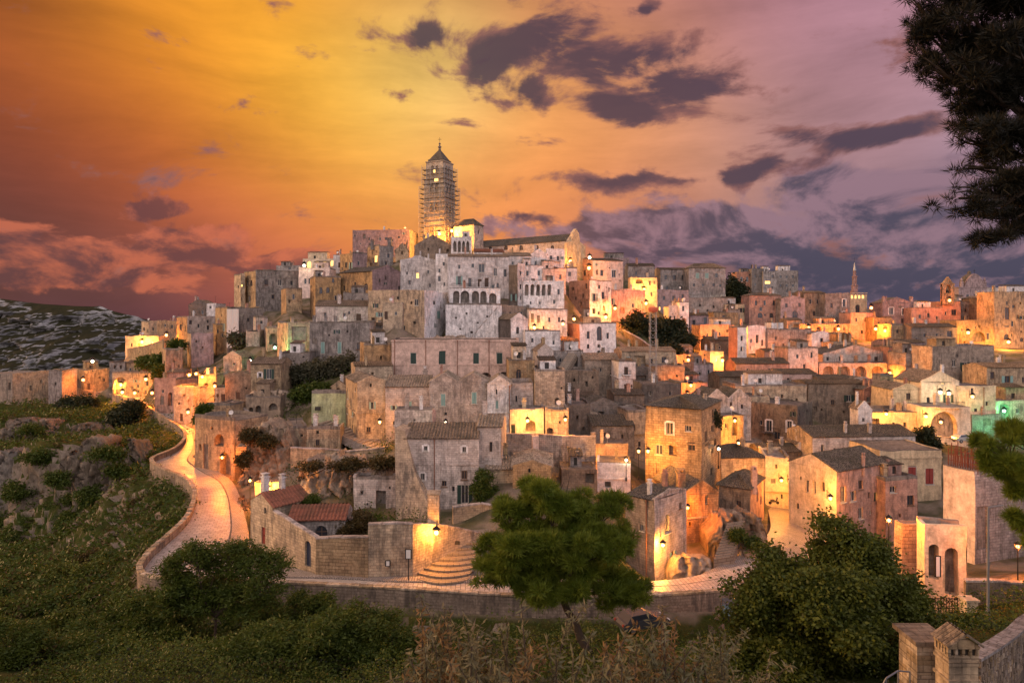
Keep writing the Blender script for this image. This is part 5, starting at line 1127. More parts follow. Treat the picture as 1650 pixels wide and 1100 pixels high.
while sd_ < total[-1] - 1 and ncap < 295:
    L_ = rng.uniform(.9, 1.5); mdl = sd_ + L_ / 2; k = int(np.searchsorted(total, mdl)) - 1; k = max(0, min(k, len(dense) - 2))
    f = (mdl - total[k]) / max(1e-6, total[k + 1] - total[k]); p = dense[k].lerp(dense[k + 1], f); d = dense[k + 1] - dense[k]
    o = bpy.data.objects.new('coping_stone', me_cap); COL.objects.link(o); o.parent = par; o.location = p - O + Vector((0, 0, .945 + rng.uniform(-.015, .03)))
    o.rotation_euler = (rng.uniform(-.02, .02), 0, math.atan2(d.y, d.x)); o.scale = (L_ - .03, rng.uniform(.95, 1.1), rng.uniform(.85, 1.15)); ncap += 1; sd_ += L_

# ================================================================== build the houses
for i, s in enumerate(SPECS): build_house(s, i)

# ================================================================== free-standing walls, rock faces, stairs
def wall_run(label, pts, mat, thick=.45, ops='', name='stone_wall', cap='pinkstone', found=3.0, mat2=None):
    """polyline wall: pts = (px, y_top, y_base, depth); ops = openings like those of a house"""
    P = [(at(px, yb, Y), CAMZ - (yt - HY) / F * Y) for (px, yt, yb, Y) in pts]; O = P[0][0]
    root = tag(empty(name, O), label, 'wall'); mb = MB(); rr = random.Random(len(label) * 7); u_acc = 0
    items = [(x.split()[0], *map(float, x.split()[1:])) for x in ops.split(';') if x.strip()]
    for (a, za), (b, zb) in zip(P, P[1:]):
        d = b - a; d.z = 0; L = d.length; d /= L; n = Vector((d.y, -d.x, 0)); lo = min(za, zb); z0 = min(a.z, b.z) - found; op = []
        pa, pb = CX + F * a.x / a.y, CX + F * b.x / b.y
        for (k, px, py, w, h) in items:
            if not (pa <= px <= pb): continue
            def ux(x):
                r = Vector(((x - CX) / F, 1, 0)); t_ = n.dot(Vector((a.x, a.y, 0))) / n.dot(r); return (r * t_ - Vector((a.x, a.y, 0))).dot(d), t_
            u0, _ = ux(px - w / 2); u1, _ = ux(px + w / 2); _, t_ = ux(px)
            zl = CAMZ - (py + h / 2 - HY) / F * t_; zh = CAMZ - (py - h / 2 - HY) / F * t_
            op.append((max(u0, .1), min(u1, L - .1), zl - O.z, min(zh, lo - .1) - O.z, 'a' if k in 'aAd' else 'q', .38))
            if k == 'd':
                dm = MB(); q = a + d * ((u0 + u1) / 2) - n * .3; q = q - O; q.z = (zl + min(zh, lo)) / 2 - O.z
                for s_ in (-1, 1): dm.box(q + d * s_ * (u1 - u0) / 4, d, n, (0, 0, 1), (u1 - u0) / 4 - .012, .03, (min(zh, lo) - zl) / 2)
                dm.build('door', 'bluedoor', root)
        p0 = a - O
        wall_face(mb, p0, d, L, z0 - O.z, lo - O.z, op, 0, 0)
        hi = max(za, zb)
        if hi - lo > .02:
            tri = [(a.x - O.x, a.y - O.y, lo - O.z), (b.x - O.x, b.y - O.y, lo - O.z)] + ([(b.x - O.x, b.y - O.y, zb - O.z)] if zb > za else [(a.x - O.x, a.y - O.y, za - O.z)])
            mb.poly(tri, [(0, lo), (L, lo), (L if zb > za else 0, hi)], 0)
            inn = -n * thick; mb.poly([Vector(t) + inn for t in tri[::-1]], None, 0)
        q0 = p0 - n * thick; mb.poly([(q0.x + d.x * L, q0.y + d.y * L, z0 - O.z), (q0.x, q0.y, z0 - O.z), (q0.x, q0.y, lo - O.z), (q0.x + d.x * L, q0.y + d.y * L, lo - O.z)], None, 0)
        for e, zz in ((p0, za), (p0 + d * L, zb)): mb.poly([(e.x, e.y, z0 - O.z), (e.x, e.y, zz - O.z), (e.x - n.x * thick, e.y - n.y * thick, zz - O.z), (e.x - n.x * thick, e.y - n.y * thick, z0 - O.z)], None, 0)
        # coping stones, each its own piece
        k = max(1, int(L / 1.1))
        for i in range(k):
            f = (i + .5) / k; c = p0 + d * (L * f) - n * (thick / 2); c.z = za + (zb - za) * f - O.z + .075 + rr.uniform(-.01, .05)
            ax = Vector((d.x * L, d.y * L, zb - za)).normalized(); cm = MB(); cm.box(c, ax, n, n.cross(ax), L / k / 2 * ax.dot(ax) - .008, thick / 2 + .06, .08); cm.build('coping_stone', cap, root)
    mb.build('body', [mat], root); return root
wall_run('tan yard wall with narrow arched blue door by the road', [(440,824,904,79.5),(470,843,912,76.5),(509,867,921.5,73.6)], 'tan', ops='d 496 892 10 42')
wall_run('low block wall curving along the road below the red roofs', [(509,868,922,73.5),(550,866,924,73.1),(593,866,926,72.7)], 'courses')
wall_run('tall lamplit yard wall with sign boards above the fan steps', [(593,846,926,72.8),(640,844,926,73),(665,845,926,73.2),(720,848,905,77),(760,856,890,80),(790,862,882,83)], 'tan')
wall_run('terrace wall in front of the carved cave houses', [(468,722,742,107),(520,724,745,106),(560,728,745,105),(620,722,742,106)], 'tan', thick=.5)
wall_run('rough garden wall beside the pink front house', [(730,818,850,86),(775,812,846,87),(806,818,848,87)], 'ochre')
wall_run('courtyard parapet under the green door', [(808,700,716,103),(860,700,718,102),(905,703,722,102),(960,704,724,104)], 'grey', thick=.35)
wall_run('retaining wall of the street beyond the light pole', [(1556,938,985,58),(1600,938,988,57.5),(1700,945,995,57)], 'brown')
wall_run('sloped coping wall running down behind the stair', [(1004,532,560,200),(1030,546,572,190),(1058,566,590,180)], 'brown')
wall_run('stepped garden wall at the village edge', [(205,562,572,236),(228,558,572,225),(252,552,570,216),(262,548,575,212)], 'tan')
wall_run('diagonal stair balustrade against the white retaining wall', [(757,548,556,177),(778,522,552,177.5),(803,494,548,178)], 'white', thick=.6)
wall_run('pale parapet curving beside parked cars', [(1486,698,712,128),(1520,705,716,126),(1560,712,722,124)], 'cleanwhite', thick=.35)
wall_run('low wall of the upper cave path', [(372,648,662,134),(388,655,668,132),(398,664,676,130)], 'tan', thick=.4)

def rock_face(label, x0, x1, yt, yb, Y, depth, seed, mat='rock', amp=1.3, name='rock_outcrop'):
    """fractured rock face: joints, ledges and blocks in front, a broken top running back into the slope"""
    A = at(x0, yb, Y); B = at(x1, yb, Y); zt = CAMZ - (yt - HY) / F * Y; W = B.x - A.x; Hh = zt - A.z; nu = max(16, min(130, int(W / .2))); nv = 50; V = []; fr_ = mnoise.fractal
    for j in range(nv + 1):
        t = j / nv
        for i in range(nu + 1):
            u = i / nu; x = A.x + W * u; e = min(1, (min(u, 1 - u) * 5 + .05)) ** .5; ztop = zt + fr_(Vector((x * .22, seed, 0)), .8, 2.2, 4) * .22 * Hh + fr_(Vector((x * 1.1, seed, 5)), .8, 2.2, 3) * .35
            if t < .68: f = t / .68; z = A.z - 2.5 + (ztop - A.z + 2.5) * f; y = A.y + .25 * Hh * f
            else: f = (t - .68) / .32; z = ztop - f * .8; y = A.y + .25 * Hh + f * depth
            z = A.z - 2.5 + (z - A.z + 2.5) * (.25 + .75 * e); y += (1 - e) * depth * .6
            wx = fr_(Vector((x * .4, z * .4, seed)), .9, 2.1, 3); wz = fr_(Vector((x * .35, z * .35, seed + 9)), .9, 2.1, 3)
            big = fr_(Vector((x * .14, z * .12, seed + 3)), .9, 2.1, 4)
            joint = (1 - min(1, abs(mnoise.noise(Vector((x * .55 + wx * .7, z * .10, seed)))) * 4)) ** 2
            saw = (z * .42 + wz * 1.1 + wx * .4) % 1.0
            blk = mnoise.cell(Vector((x * .62 + wx * .9, z * .5 + wz * .9, seed)))
            fine_ = fr_(Vector((x * 1.6, z * 1.6, y * 1.6)), .8, 2.2, 4)
            k = 1.0 if t < .68 else max(.15, 1 - (t - .68) * 4)
            V.append((x + wz * .35 * amp, y - amp * k * (big * 1.4 - joint * 1.2 + saw * .5 + blk * .55 + fine_ * .34), z + wx * .3 * amp * k + (fine_ * .25 + blk * .2) * amp))
    idx = np.arange((nv + 1) * (nu + 1)).reshape(nv + 1, nu + 1)
    Fq = np.stack([idx[:-1, :-1].ravel(), idx[:-1, 1:].ravel(), idx[1:, 1:].ravel(), idx[1:, :-1].ravel()], 1)
    return tag(mesh_np(name, V, Fq, mat), label, 'rock')
rock_face('weathered tuff outcrop with grassy top below the long steps', 452, 655, 746, 838, 97.2, 7, 3.1, amp=1.3)
rock_face('dark tuff face under the carved chapel beside the road', 372, 470, 690, 780, 107, 8, 8.4, amp=1.6)
rock_face('reddish rock knoll carrying the lane stairs', 1150, 1255, 845, 925, 84.5, 7, 12.0, 'rock', 1.5)
rock_face('low rock ledge below the brightest wall lamp', 1082, 1160, 900, 930, 80.5, 4, 15.5, 'rock', .55)
rock_face('rock brow above the cave dwelling arches', 385, 470, 628, 652, 133, 5, 21.0, 'rock', .8)
rock_face('stained rock under the white retaining wall', 690, 760, 540, 556, 168, 5, 25.0, 'rock', .7)
rock_face('rocky bank below the ochre annex', 570, 640, 540, 566, 158, 6, 27.0, 'rock', .9)
rock_face('slumped rock between rubble roofs', 900, 985, 664, 692, 128, 6, 33.0, 'rock', 1.0)
def first_hit(px, py, y0=45, y1=215):
    for yq in np.arange(y0, y1, 1.0):
        p = at(px, py, float(yq))
        if ground(p.x, p.y) > p.z: return float(yq)
    return None
for i, ((x0, x1, yt, yb, Yq), amp, lab) in enumerate(zip(CLIFFS, (2.0, 2.2, 1.6, 1.2), ('broad broken limestone cliff in the green ravine slope', 'dark limestone cliff at the ravine rim', 'pale cliff band below the fort ruin', 'ledge of rock under the cliff road'))):
    rock_face(lab, x0, x1, yt, yb, Yq, 6, 40.0 + i * 3.7, 'cliffrock', amp)
H2 = []
def late(*a, **k):
    H(*a, **k); build_house(SPECS[-1], len(SPECS))
late('walled cave front with a tall dark doorway in the tuff', 570, 570, 642, 772, 838, 95.5, 0, 'pinkstone', 'flat', w='b 614 806 17 32; b 583 794 4 7; b 628 785 3 5; b 592 812 3 4', D=3, ant=False, name='cave_house')
late('small plastered wall glowing beside the road lamp', 411, 411, 449, 778, 800, 96, 4, 'cream', 'none', D=1.5, ant=False, name='garden_wall', cat='wall')

def stairs(label, a, b, width_vec, n, mat='stepstone', name='stairway', side=True):
    """flight of n steps from foot a to head b (world points of one edge); width_vec to the other edge"""
    a = Vector(a); b = Vector(b); w = Vector(width_vec); root = tag(empty(name, a), label, 'stairs'); run = (b - a); 
    for i in range(n):
        p = run * (i / n); q = run * ((i + 1) / n); sm = MB(); z0 = p.z - 1.2; z1 = q.z
        c = [Vector((p.x, p.y, 0)), Vector((p.x + w.x, p.y + w.y, 0)), Vector((q.x + w.x * 1.0, q.y + w.y, 0)), Vector((q.x, q.y, 0))]
        ar = (c[1] - c[0]).cross(c[2] - c[1]).z
        if ar < 0: c = c[::-1]
        T = [Vector((v.x, v.y, z1)) for v in c]; Bm = [Vector((v.x, v.y, z0)) for v in c]
        sm.poly(T)
        for k in range(4): sm.poly([Bm[k], Bm[(k + 1) % 4], T[(k + 1) % 4], T[k]])
        sm.build('step', mat, root)
    return root
stairs('long shallow steps descending past the green-lit wall', at(612,727,106), at(504,684,117), (1.2, 5.2, 0), 16, 'cobble')
stairs('steep stone flight climbing between cave houses', at(380,722,112), at(420,674,122), (2.2, .6, 0), 18)
stairs('short broken steps in the reddish rock knoll', at(1150,902,80.6), at(1172,842,86), (2.6, 1.0, 0), 14)
stairs('small steps at the foot of the rock ledge', at(1165,925,79.2), at(1150,900,82), (2.4, 1.5, 0), 6)
stairs('lit stairs between wall stub and lane', at(1415,935,72), at(1450,870,82), (4.0, 2.0, 0), 14)
stairs('white stair beside little gabled porch house', at(892,606,152), at(916,568,160), (2.4, 1.0, 0), 14)
# fan steps under the lamplit yard wall: each step an arc
fan = tag(empty('fan_steps', at(715,925,73.5)), 'fan of broad curved stone steps under the lamplit yard wall', 'stairs'); O = at(715,925,73.5)
for i in range(10):
    mb = MB(); t = i / 10; L0 = at(668 + 46 * t, 927 - 3.6 * i, 72.6 + 1.0 * i); R0 = at(752 + 4 * i, 937 - 5.2 * i, 72.2 + 1.1 * i)
    z = 2.2 + .21 * i; pts = []
    for k in range(9):
        f = k / 8; p = L0.lerp(R0, f); p.y -= math.sin(math.pi * f) * (1.1 - .08 * i); p.z = z; pts.append(p - O)
    back = [p + Vector((.6, 1.55, 0)) for p in pts]
    for k in range(8):
        mb.poly([pts[k], pts[k + 1], back[k + 1], back[k]]); dn = Vector((0, 0, -1.0)); mb.poly([pts[k] + dn, pts[k + 1] + dn, pts[k + 1], pts[k]])
    mb.build('step', 'stepstone', fan)
# the sloping buttress wall of the pink front house
bt = MB(); P = [at(636,690,96), at(650,690,95), at(702,838,88), at(640,838,90)]; O = P[0].copy(); O.z = P[3].z
def prism(mb, front, back):
    n = len(front); mb.poly(front); mb.poly(back[::-1])
    for i in range(n): mb.poly([front[i], back[i], back[(i + 1) % n], front[(i + 1) % n]])
fr = [at(638,838,90.6), at(703,842,88.4), at(690,812,89.6), at(668,760,91.2), at(652,694,91.9), at(636,690,92.2)]
prism(bt, [p - O for p in fr], [p - O + Vector((.5, 4.0, 0)) for p in fr]); o = bt.build('buttress', 'ochre'); o.location = O; tag(o, 'thick raking ochre buttress against the pink front house', 'buttress')
pl = MB(); c = at(699, 846, 77.0); O = c.copy(); hw = .62
pl.abox((-hw, -hw, -2), (hw, hw, 3.6)); pl.abox((-hw - .12, -hw - .12, 3.605), (hw + .12, hw + .12, 3.8)); o = pl.build('stone_pillar', 'tan'); o.location = O; tag(o, 'square stone pillar rising behind the brightest yard wall lamp', 'pillar')

# ================================================================== bell tower, scaffold, finial
YT = 268; TC = at(715, 390, YT); th = R(65.4); S = 9.0
dR = Vector((math.cos(th), math.sin(th), 0)); dL = Vector((-math.sin(th), math.cos(th), 0))
tw = tag(empty('bell_tower', TC), 'tall square bell tower wrapped in scaffolding with pointed roof', 'tower')
zpx = lambda y: CAMZ - (y - HY) / F * YT - TC.z
mb = MB(); ctr = (dR + dL) * (S / 2)
def ringbox(mb, half, z0, z1, ops=None):
    c = [ctr - dR * half - dL * half, ctr + dR * half - dL * half, ctr + dR * half + dL * half, ctr - dR * half + dL * half]
    seq = [(c[3], -dL), (c[0], dR), (c[1], dL), (c[2], -dR)]
    for i, (p, d) in enumerate(seq): wall_face(mb, p, d, 2 * half, z0, z1, (ops or {}).get(i, []), 0, 0)
    mb.poly([Vector((v.x, v.y, z1)) for v in c]); 
levels = [(4.5, -10, zpx(352)), (4.5, zpx(352), zpx(316)), (4.4, zpx(316), zpx(286)), (3.9, zpx(286), zpx(257))]
for (hf, z0, z1) in levels:
    W = 2 * hf; hgt = z1 - z0; mid = z0 + hgt * .5 if z0 > -5 else z1 - 4.5
    bif = [(W * .28, W * .46, mid - 1.6, mid + 1.7, 'a', .9), (W * .54, W * .72, mid - 1.6, mid + 1.7, 'a', .9)]
    ringbox(mb, hf, z0, z1 - .4, {0: bif, 1: bif}); ringbox(mb, hf + .25, z1 - .4, z1)
mb.build('shaft', 'tan', tw)
mb = MB(); zb_ = zpx(257); za_ = zpx(234); hb = 3.1
ringbox(mb, 3.4, zb_, zb_ + .9); c = [ctr - dR * hb - dL * hb, ctr + dR * hb - dL * hb, ctr + dR * hb + dL * hb, ctr - dR * hb + dL * hb]; tip = Vector((ctr.x, ctr.y, za_))
for i in range(4):
    a = c[i].copy(); b = c[(i + 1) % 4].copy(); a.z = b.z = zb_ + .9
    for k in range(6):
        f0, f1 = k / 6, (k + 1) / 6; s_ = .06
        mb.poly([a.lerp(tip, f0) , b.lerp(tip, f0), b.lerp(tip, f1 - .01), a.lerp(tip, f1 - .01)])
mb.build('roof', 'darktile', tw)
mb = MB(); mb.lathe((ctr.x, ctr.y, za_ - .4), [(.55, 0), (.4, .7), (.75, 1.0), (.75, 1.25), (.3, 1.6), (.28, 2.2), (.5, 2.5), (.0, 3.0)], 8); fin = mb.build('finial', 'grey', tw)
mb = MB(); zc = za_ + 2.4; mb.tube((ctr.x, ctr.y, zc), (ctr.x, ctr.y, zc + 2.2), .07, n=5); mb.tube((ctr.x - .7, ctr.y, zc + 1.4), (ctr.x + .7, ctr.y, zc + 1.4), .07, n=5); mb.build('cross', 'iron', fin)
for (px, py) in ((700, 276), (703, 290)):
    mb = MB(); p = at(px, py, YT - 1.9) - TC; mb.box(p, dL, dR, (0, 0, 1), .35 if py < 280 else .8, .12, .55); mb.build('window', 'litwin', tw)
sc = tag(empty('scaffold', TC), 'steel tube scaffolding climbing around the bell tower', 'scaffold')
def corners(h): return [ctr - dR * h - dL * h, ctr + dR * h - dL * h, ctr + dR * h + dL * h, ctr - dR * h + dL * h]
zl = 0.5; lv = []
while zl < zpx(268): lv.append(zl); zl += 1.9
for zl in lv:
    h = 6.0 if zl < zpx(300) else 5.2
    mb = MB(); c = corners(h); ci = corners(h - .9)
    for i in range(4):
        a, b, ai, bi = c[i], c[(i + 1) % 4], ci[i], ci[(i + 1) % 4]; Zv = Vector((0, 0, zl))
        for dz in (0, .5, 1.0): mb.tube(a + Zv + Vector((0, 0, dz)), b + Zv + Vector((0, 0, dz)), .055, n=4, caps=False)
        mb.poly([a + Zv, b + Zv, bi + Zv, ai + Zv]); mb.poly([ai + Zv - Vector((0, 0, .08)), bi + Zv - Vector((0, 0, .08)), b + Zv - Vector((0, 0, .08)), a + Zv - Vector((0, 0, .08))])
    mb.build('platform', 'steel', sc)
for i in range(4):
    for f in (0, .2, .4, .6, .8):
        for h, top in ((6.0, zpx(298)), (5.2, zpx(264))):
            c = corners(h); a = c[i].lerp(c[(i + 1) % 4], f); mb = MB(); mb.tube((a.x, a.y, -6 if h > 5.5 else zpx(300)), (a.x, a.y, top), .06, n=4); mb.build('standard', 'steel', sc)
    c = corners(6.0)
    for k in range(6):
        a = c[i].lerp(c[(i + 1) % 4], .2 * (k % 5)); b = c[i].lerp(c[(i + 1) % 4], .2 * (k % 5) + .2); mb = MB(); mb.tube((a.x, a.y, lv[min(k * 2, len(lv) - 3)]), (b.x, b.y, lv[min(k * 2 + 2, len(lv) - 1)]), .05, n=4); mb.build('brace', 'steel', sc)
# the raised gabled cathedral front
cf = MB(); A = at(913, 436, 239.2); d = Vector((math.cos(R(55)), math.sin(R(55)), 0)); n = Vector((d.y, -d.x, 0)); L = 13.2
A = A - d * 1.2 + n * .25; zt = CAMZ - (392 - HY) / F * 239 - A.z; zp = CAMZ - (366 - HY) / F * 239 - A.z
pf = [Vector((0, 0, -3)), d * L + Vector((0, 0, -3)), d * L + Vector((0, 0, zt)), d * L * .72 + Vector((0, 0, zt + 1.2)), d * L * .66 + Vector((0, 0, zp - 1.5)), d * L * .5 + Vector((0, 0, zp)), d * L * .34 + Vector((0, 0, zp - 1.5)), d * L * .28 + Vector((0, 0, zt + 1.2)), Vector((0, 0, zt))]
prism(cf, [p + n * .5 for p in pf], [p - n * .5 for p in pf]); 
for f in (.02, .28, .5, .72, .98): cf.box(d * L * f + n * .55 + Vector((0, 0, zt / 2 - 1.5)), d, n, (0, 0, 1), .22, .12, zt / 2 + 1.4)
o = cf.build('church_facade', 'cream'); o.location = A; tag(o, 'tall gabled cathedral front lit yellow at the nave end', 'church front')

# ================================================================== skyline pieces
def lattice(label, px, ytop, ybase, Y, w, name, mat, seg=1.4, head=None):
    p = at(px, ybase, Y); h = (ybase - ytop) / F * Y; root = tag(empty(name, p), label, 'mast'); k = max(3, int(h / seg)); hw = w / 2
    C4 = [Vector((-hw, -hw, 0)), Vector((hw, -hw, 0)), Vector((hw, hw, 0)), Vector((-hw, hw, 0))]
    for c in C4: mb = MB(); mb.tube(c - Vector((0, 0, 2)), Vector((c.x * .8, c.y * .8, h)), .07, n=4); mb.build('leg', mat, root)
    for i in range(k):
        mb = MB(); z0 = h * i / k; z1 = h * (i + 1) / k
        for a in range(4):
            u, v = C4[a], C4[(a + 1) % 4]; mb.tube((u.x, u.y, z0), (v.x, v.y, z1), .04, n=3, caps=False); mb.tube((u.x, u.y, z1), (v.x, v.y, z1), .04, n=3, caps=False)
        mb.build('bracing', mat, root)
    if head:
        mb = MB(); mb.lathe((0, -.3, h), [(.1, -.5), (.9, -.3), (1.1, .3), (.9, .7), (.0, .75)], 10); mb.build('dish', head, root)
    return root
lattice('grey lattice mast with a red dish in front of dark trees', 1052, 500, 622, 147, 1.5, 'lattice_mast', 'steel', head='awning')
# slim steeple
p = at(1377, 472, 262); st = tag(empty('steeple', p), 'slim tiered white steeple on the far skyline', 'steeple')
mb = MB(); mb.lathe((0, 0, 0), [(1.9, -2), (1.9, 2.6), (2.2, 2.7), (2.2, 3.0), (1.5, 3.1), (1.4, 6.0), (1.7, 6.1), (1.7, 6.4), (1.0, 6.6), (.9, 8.6)], 8); mb.build('tiers', 'mauve', st); st.scale = (.62, .62, 1.0)
mb = MB(); mb.lathe((0, 0, 8.6), [(1.1, 0), (.8, .5), (.45, 1.6), (.12, 3.0), (.0, 3.2)], 8); mb.build('spire', 'steel', st)
mb = MB(); mb.tube((0, 0, 11.6), (0, 0, 13.6), .06, n=4); mb.build('rod', 'iron', st)
for k in range(8):
    a = k * .7854; mb = MB(); mb.box((1.75 * math.cos(a), 1.75 * math.sin(a), 1.2), (-math.sin(a), math.cos(a), 0), (math.cos(a), math.sin(a), 0), (0, 0, 1), .3, .05, .8); mb.build('louvre', 'dark', st)
# baroque church with dome
p = at(1571, 492, 320); ch = tag(empty('domed_church', p), 'baroque church silhouette with dome and twin finials on the skyline', 'church'); s_ = 320 / F
mb = MB(); mb.abox((-26 * s_, 0, -3), (20 * s_, 9, 8.2)); mb.abox((-27 * s_, -.2, 8.21), (21 * s_, 9.2, 8.7)); mb.build('wall', 'mauve', ch)
mb = MB(); W = 17 * s_; pf = []; FY = -.16
for k in range(13):
    f = k / 12 * 2 - 1; z = 8.7 + 6.2 * (max(0, 1 - abs(f) ** 1.7)) ** .8; pf.append(Vector((f * W, FY, z)))
fr = [Vector((-W, FY, 8.705)), *pf[1:-1], Vector((W, FY, 8.705))]; prism(mb, fr[::-1], [q + Vector((0, 1.2, 0)) for q in fr[::-1]]); mb.build('facade', 'mauve', ch)
mb = MB(); mb.lathe((0, 4, 8.7), [(4.0, 0), (4.0, 2.2), (3.7, 3.6), (2.8, 5.0), (1.5, 6.0), (.8, 6.3), (.8, 7.2), (.0, 8.0)], 12); mb.build('dome', 'darktile', ch)
for x in (-20, 17):
    mb = MB(); mb.lathe((x * s_, .6, 8.7), [(.8, 0), (.8, 2.0), (1.0, 2.1), (.4, 2.6), (.6, 3.2), (.0, 4.6)], 8); mb.build('finial', 'mauve', ch)
mb = MB(); mb.tube((0, .5, 14.6), (0, .5, 17), .08, n=4); mb.tube((-.6, .5, 16.2), (.6, .5, 16.2), .08, n=4); mb.build('cross', 'iron', ch)
for x in (-12, 0, 12):
    mb = MB(); mb.box((x * s_, -.06, 4), (1, 0, 0), (0, 1, 0), (0, 0, 1), .55, .05, 1.1); mb.build('window', 'glass', ch)
# bell wall
mb = MB(); A = at(1518, 486, 247); L = 20 / F * 247; h = 36 / F * 247
wall_face(mb, Vector((0, 0, 0)), Vector((1, 0, 0)), L, -1, h * .8, [(L * .3, L * .7, h * .38, h * .76, 'a', .9)], 0, 0)
prism(mb, [Vector((0, .001, h * .8)), Vector((L, .001, h * .8)), Vector((L * .8, .001, h * .9)), Vector((L * .5, .001, h * 1.12)), Vector((L * .2, .001, h * .9))], [Vector((0, 1, h * .8)), Vector((L, 1, h * .8)), Vector((L * .8, 1, h * .9)), Vector((L * .5, 1, h * 1.12)), Vector((L * .2, 1, h * .9))])
mb.abox((-.01, .95, -1), (L + .01, 1.0, h * .8)); mb.abox((-.2, -.2, h * .8 - .1), (L + .2, 1.1, h * .8 + .12))
bw_ = tag(empty('bell_wall', A), 'small ochre bell wall with one arch above the orange-lit house', 'bell wall'); mb.build('wall', 'ochre', bw_)
mb = MB(); mb.lathe((L / 2, .5, h * .42), [(.0, .9), (.3, .85), (.4, .5), (.6, .05), (.62, 0)], 8); mb.build('bell', 'iron', bw_)
# dust sheet on the tall tan house
mb = MB(); A = at(366, 560, 203.4); W = 19 / F * 204; Hh = 62 / F * 204; nc_ = 12
for k in range(nc_):
    x0, x1 = W * k / nc_, W * (k + 1) / nc_; y0 = .18 * math.sin(k * 2.1) - .3; y1 = .18 * math.sin((k + 1) * 2.1) - .3
    for j in range(6): mb.poly([(x0, y0 + .05 * (j % 2), Hh * j / 6), (x1, y1 + .05 * (j % 2), Hh * j / 6), (x1, y1 + .05 * ((j + 1) % 2), Hh * (j + 1) / 6), (x0, y0 + .05 * ((j + 1) % 2), Hh * (j + 1) / 6)])
o = mb.build('dust_sheet', 'sheet'); o.location = A; tag(o, 'long white dust sheet hanging on the tall tan house', 'sheet')
# rebar on the unfinished block
rb = None
for s in SPECS:
    if s['name'] == 'unfinished_building': rb = s
C, zt, dR_, dL_, LR, LL = geo(rb)
for k in range(26):
    a = dL_ * (LL * (k / 13 % 1)) + dR_ * (.4 + (k // 13) * .9); mb = MB(); h = rng.uniform(1.0, 2.6); z = zt - C.z
    mb.tube((a.x, a.y, z - .3), (a.x + rng.uniform(-.12, .12), a.y, z + h), .05, n=4); mb.build('rebar', 'rust', rb['root'])
for zz in (.6, 1.2, 1.7):
    mb = MB(); a = dR_ * .4; b = dL_ * LL * .9 + dR_ * .4; z = zt - C.z; mb.tube((a.x, a.y, z + zz), (b.x, b.y, z + zz), .04, n=4); mb.build('tie_bar', 'rust', rb['root'])

# ================================================================== signs, pole, gate, near corner
def board(label, px, py, w, h, Y, mat='signwhite', post=None, name='sign_board', cat='sign'):
    p = at(px, py, Y); root = tag(empty(name, p), label, cat); hw = w / F * Y / 2; hh = h / F * Y / 2
    mb = MB(); mb.abox((-hw, -.04, -hh), (hw, .04, hh)); mb.build('panel', mat, root)
    mb = MB(); f = .05
    for s_ in (-1, 1): mb.abox((s_ * hw - f, -.06, -hh - f), (s_ * hw + f, .06, hh + f))
    mb.abox((-hw + f + .002, -.06, hh - .002), (hw - f - .002, .06, hh + f)); mb.abox((-hw + f + .002, -.06, -hh - f), (hw - f - .002, .06, -hh + .002)); mb.build('frame', 'iron', root)
    if post: mb = MB(); mb.tube((0, .1, -hh), (0, .1, -hh - post), .05); mb.build('post', 'iron', root)
board('white notice board on a post against the lamplit yard wall', 658, 892, 9, 14, 72.0, post=2.4)
board('small white notice on the yard wall', 625, 907, 7, 8, 72.4)
board('little dark street plate on the lamplit yard wall', 737, 874, 6, 4, 77.4, 'signdark')
board('dark plaque on the green-lit garden wall', 512, 658, 8, 5, 122.4, 'signdark')
board('tall white banner sign on the arcaded wall', 1511, 912, 8, 32, 62.4)
pb = at(1592, 995, 50); pole = tag(empty('light_pole', pb), 'tall grey metal light pole beside the retaining wall', 'pole'); mb = MB(); hp = 178 / F * 50; mb.tube((0, 0, -1.5), (0, 0, hp), .11, .07, 8); mb.build('shaft', 'pole', pole)
mb = MB(); mb.tube((0, 0, .0), (0, 0, .5), .17, n=8); mb.build('base', 'pole', pole)
mb = MB(); mb.tube((0, 0, hp), (.9, -.3, hp + .25), .05, n=6); mb.build('arm', 'pole', pole)
# iron gate with posts
gt = tag(empty('iron_gate', at(1498, 1000, 57)), 'wrought iron gate below the arcaded wall', 'gate'); gw = 54 / F * 57; gh = 38 / F * 57
for k in range(13): mb = MB(); x = gw * k / 12; mb.tube((x, 0, 0), (x, 0, gh), .03, n=4); mb.build('bar', 'iron', gt)
for z in (.2, gh * .55, gh - .1): mb = MB(); mb.tube((0, 0, z), (gw, 0, z), .04, n=4); mb.build('rail', 'iron', gt)
mb = MB(); c = at(1561, 1003, 56); hw = 9 / F * 56; hh = 37 / F * 56; mb.abox((-hw, -hw, -1), (hw, hw, hh)); mb.abox((-hw - .1, -hw - .1, hh + .004), (hw + .1, hw + .1, hh + .18)); o = mb.build('gate_pillar', 'cream'); o.location = c; tag(o, 'square plastered gate pillar beside iron gate', 'pillar')
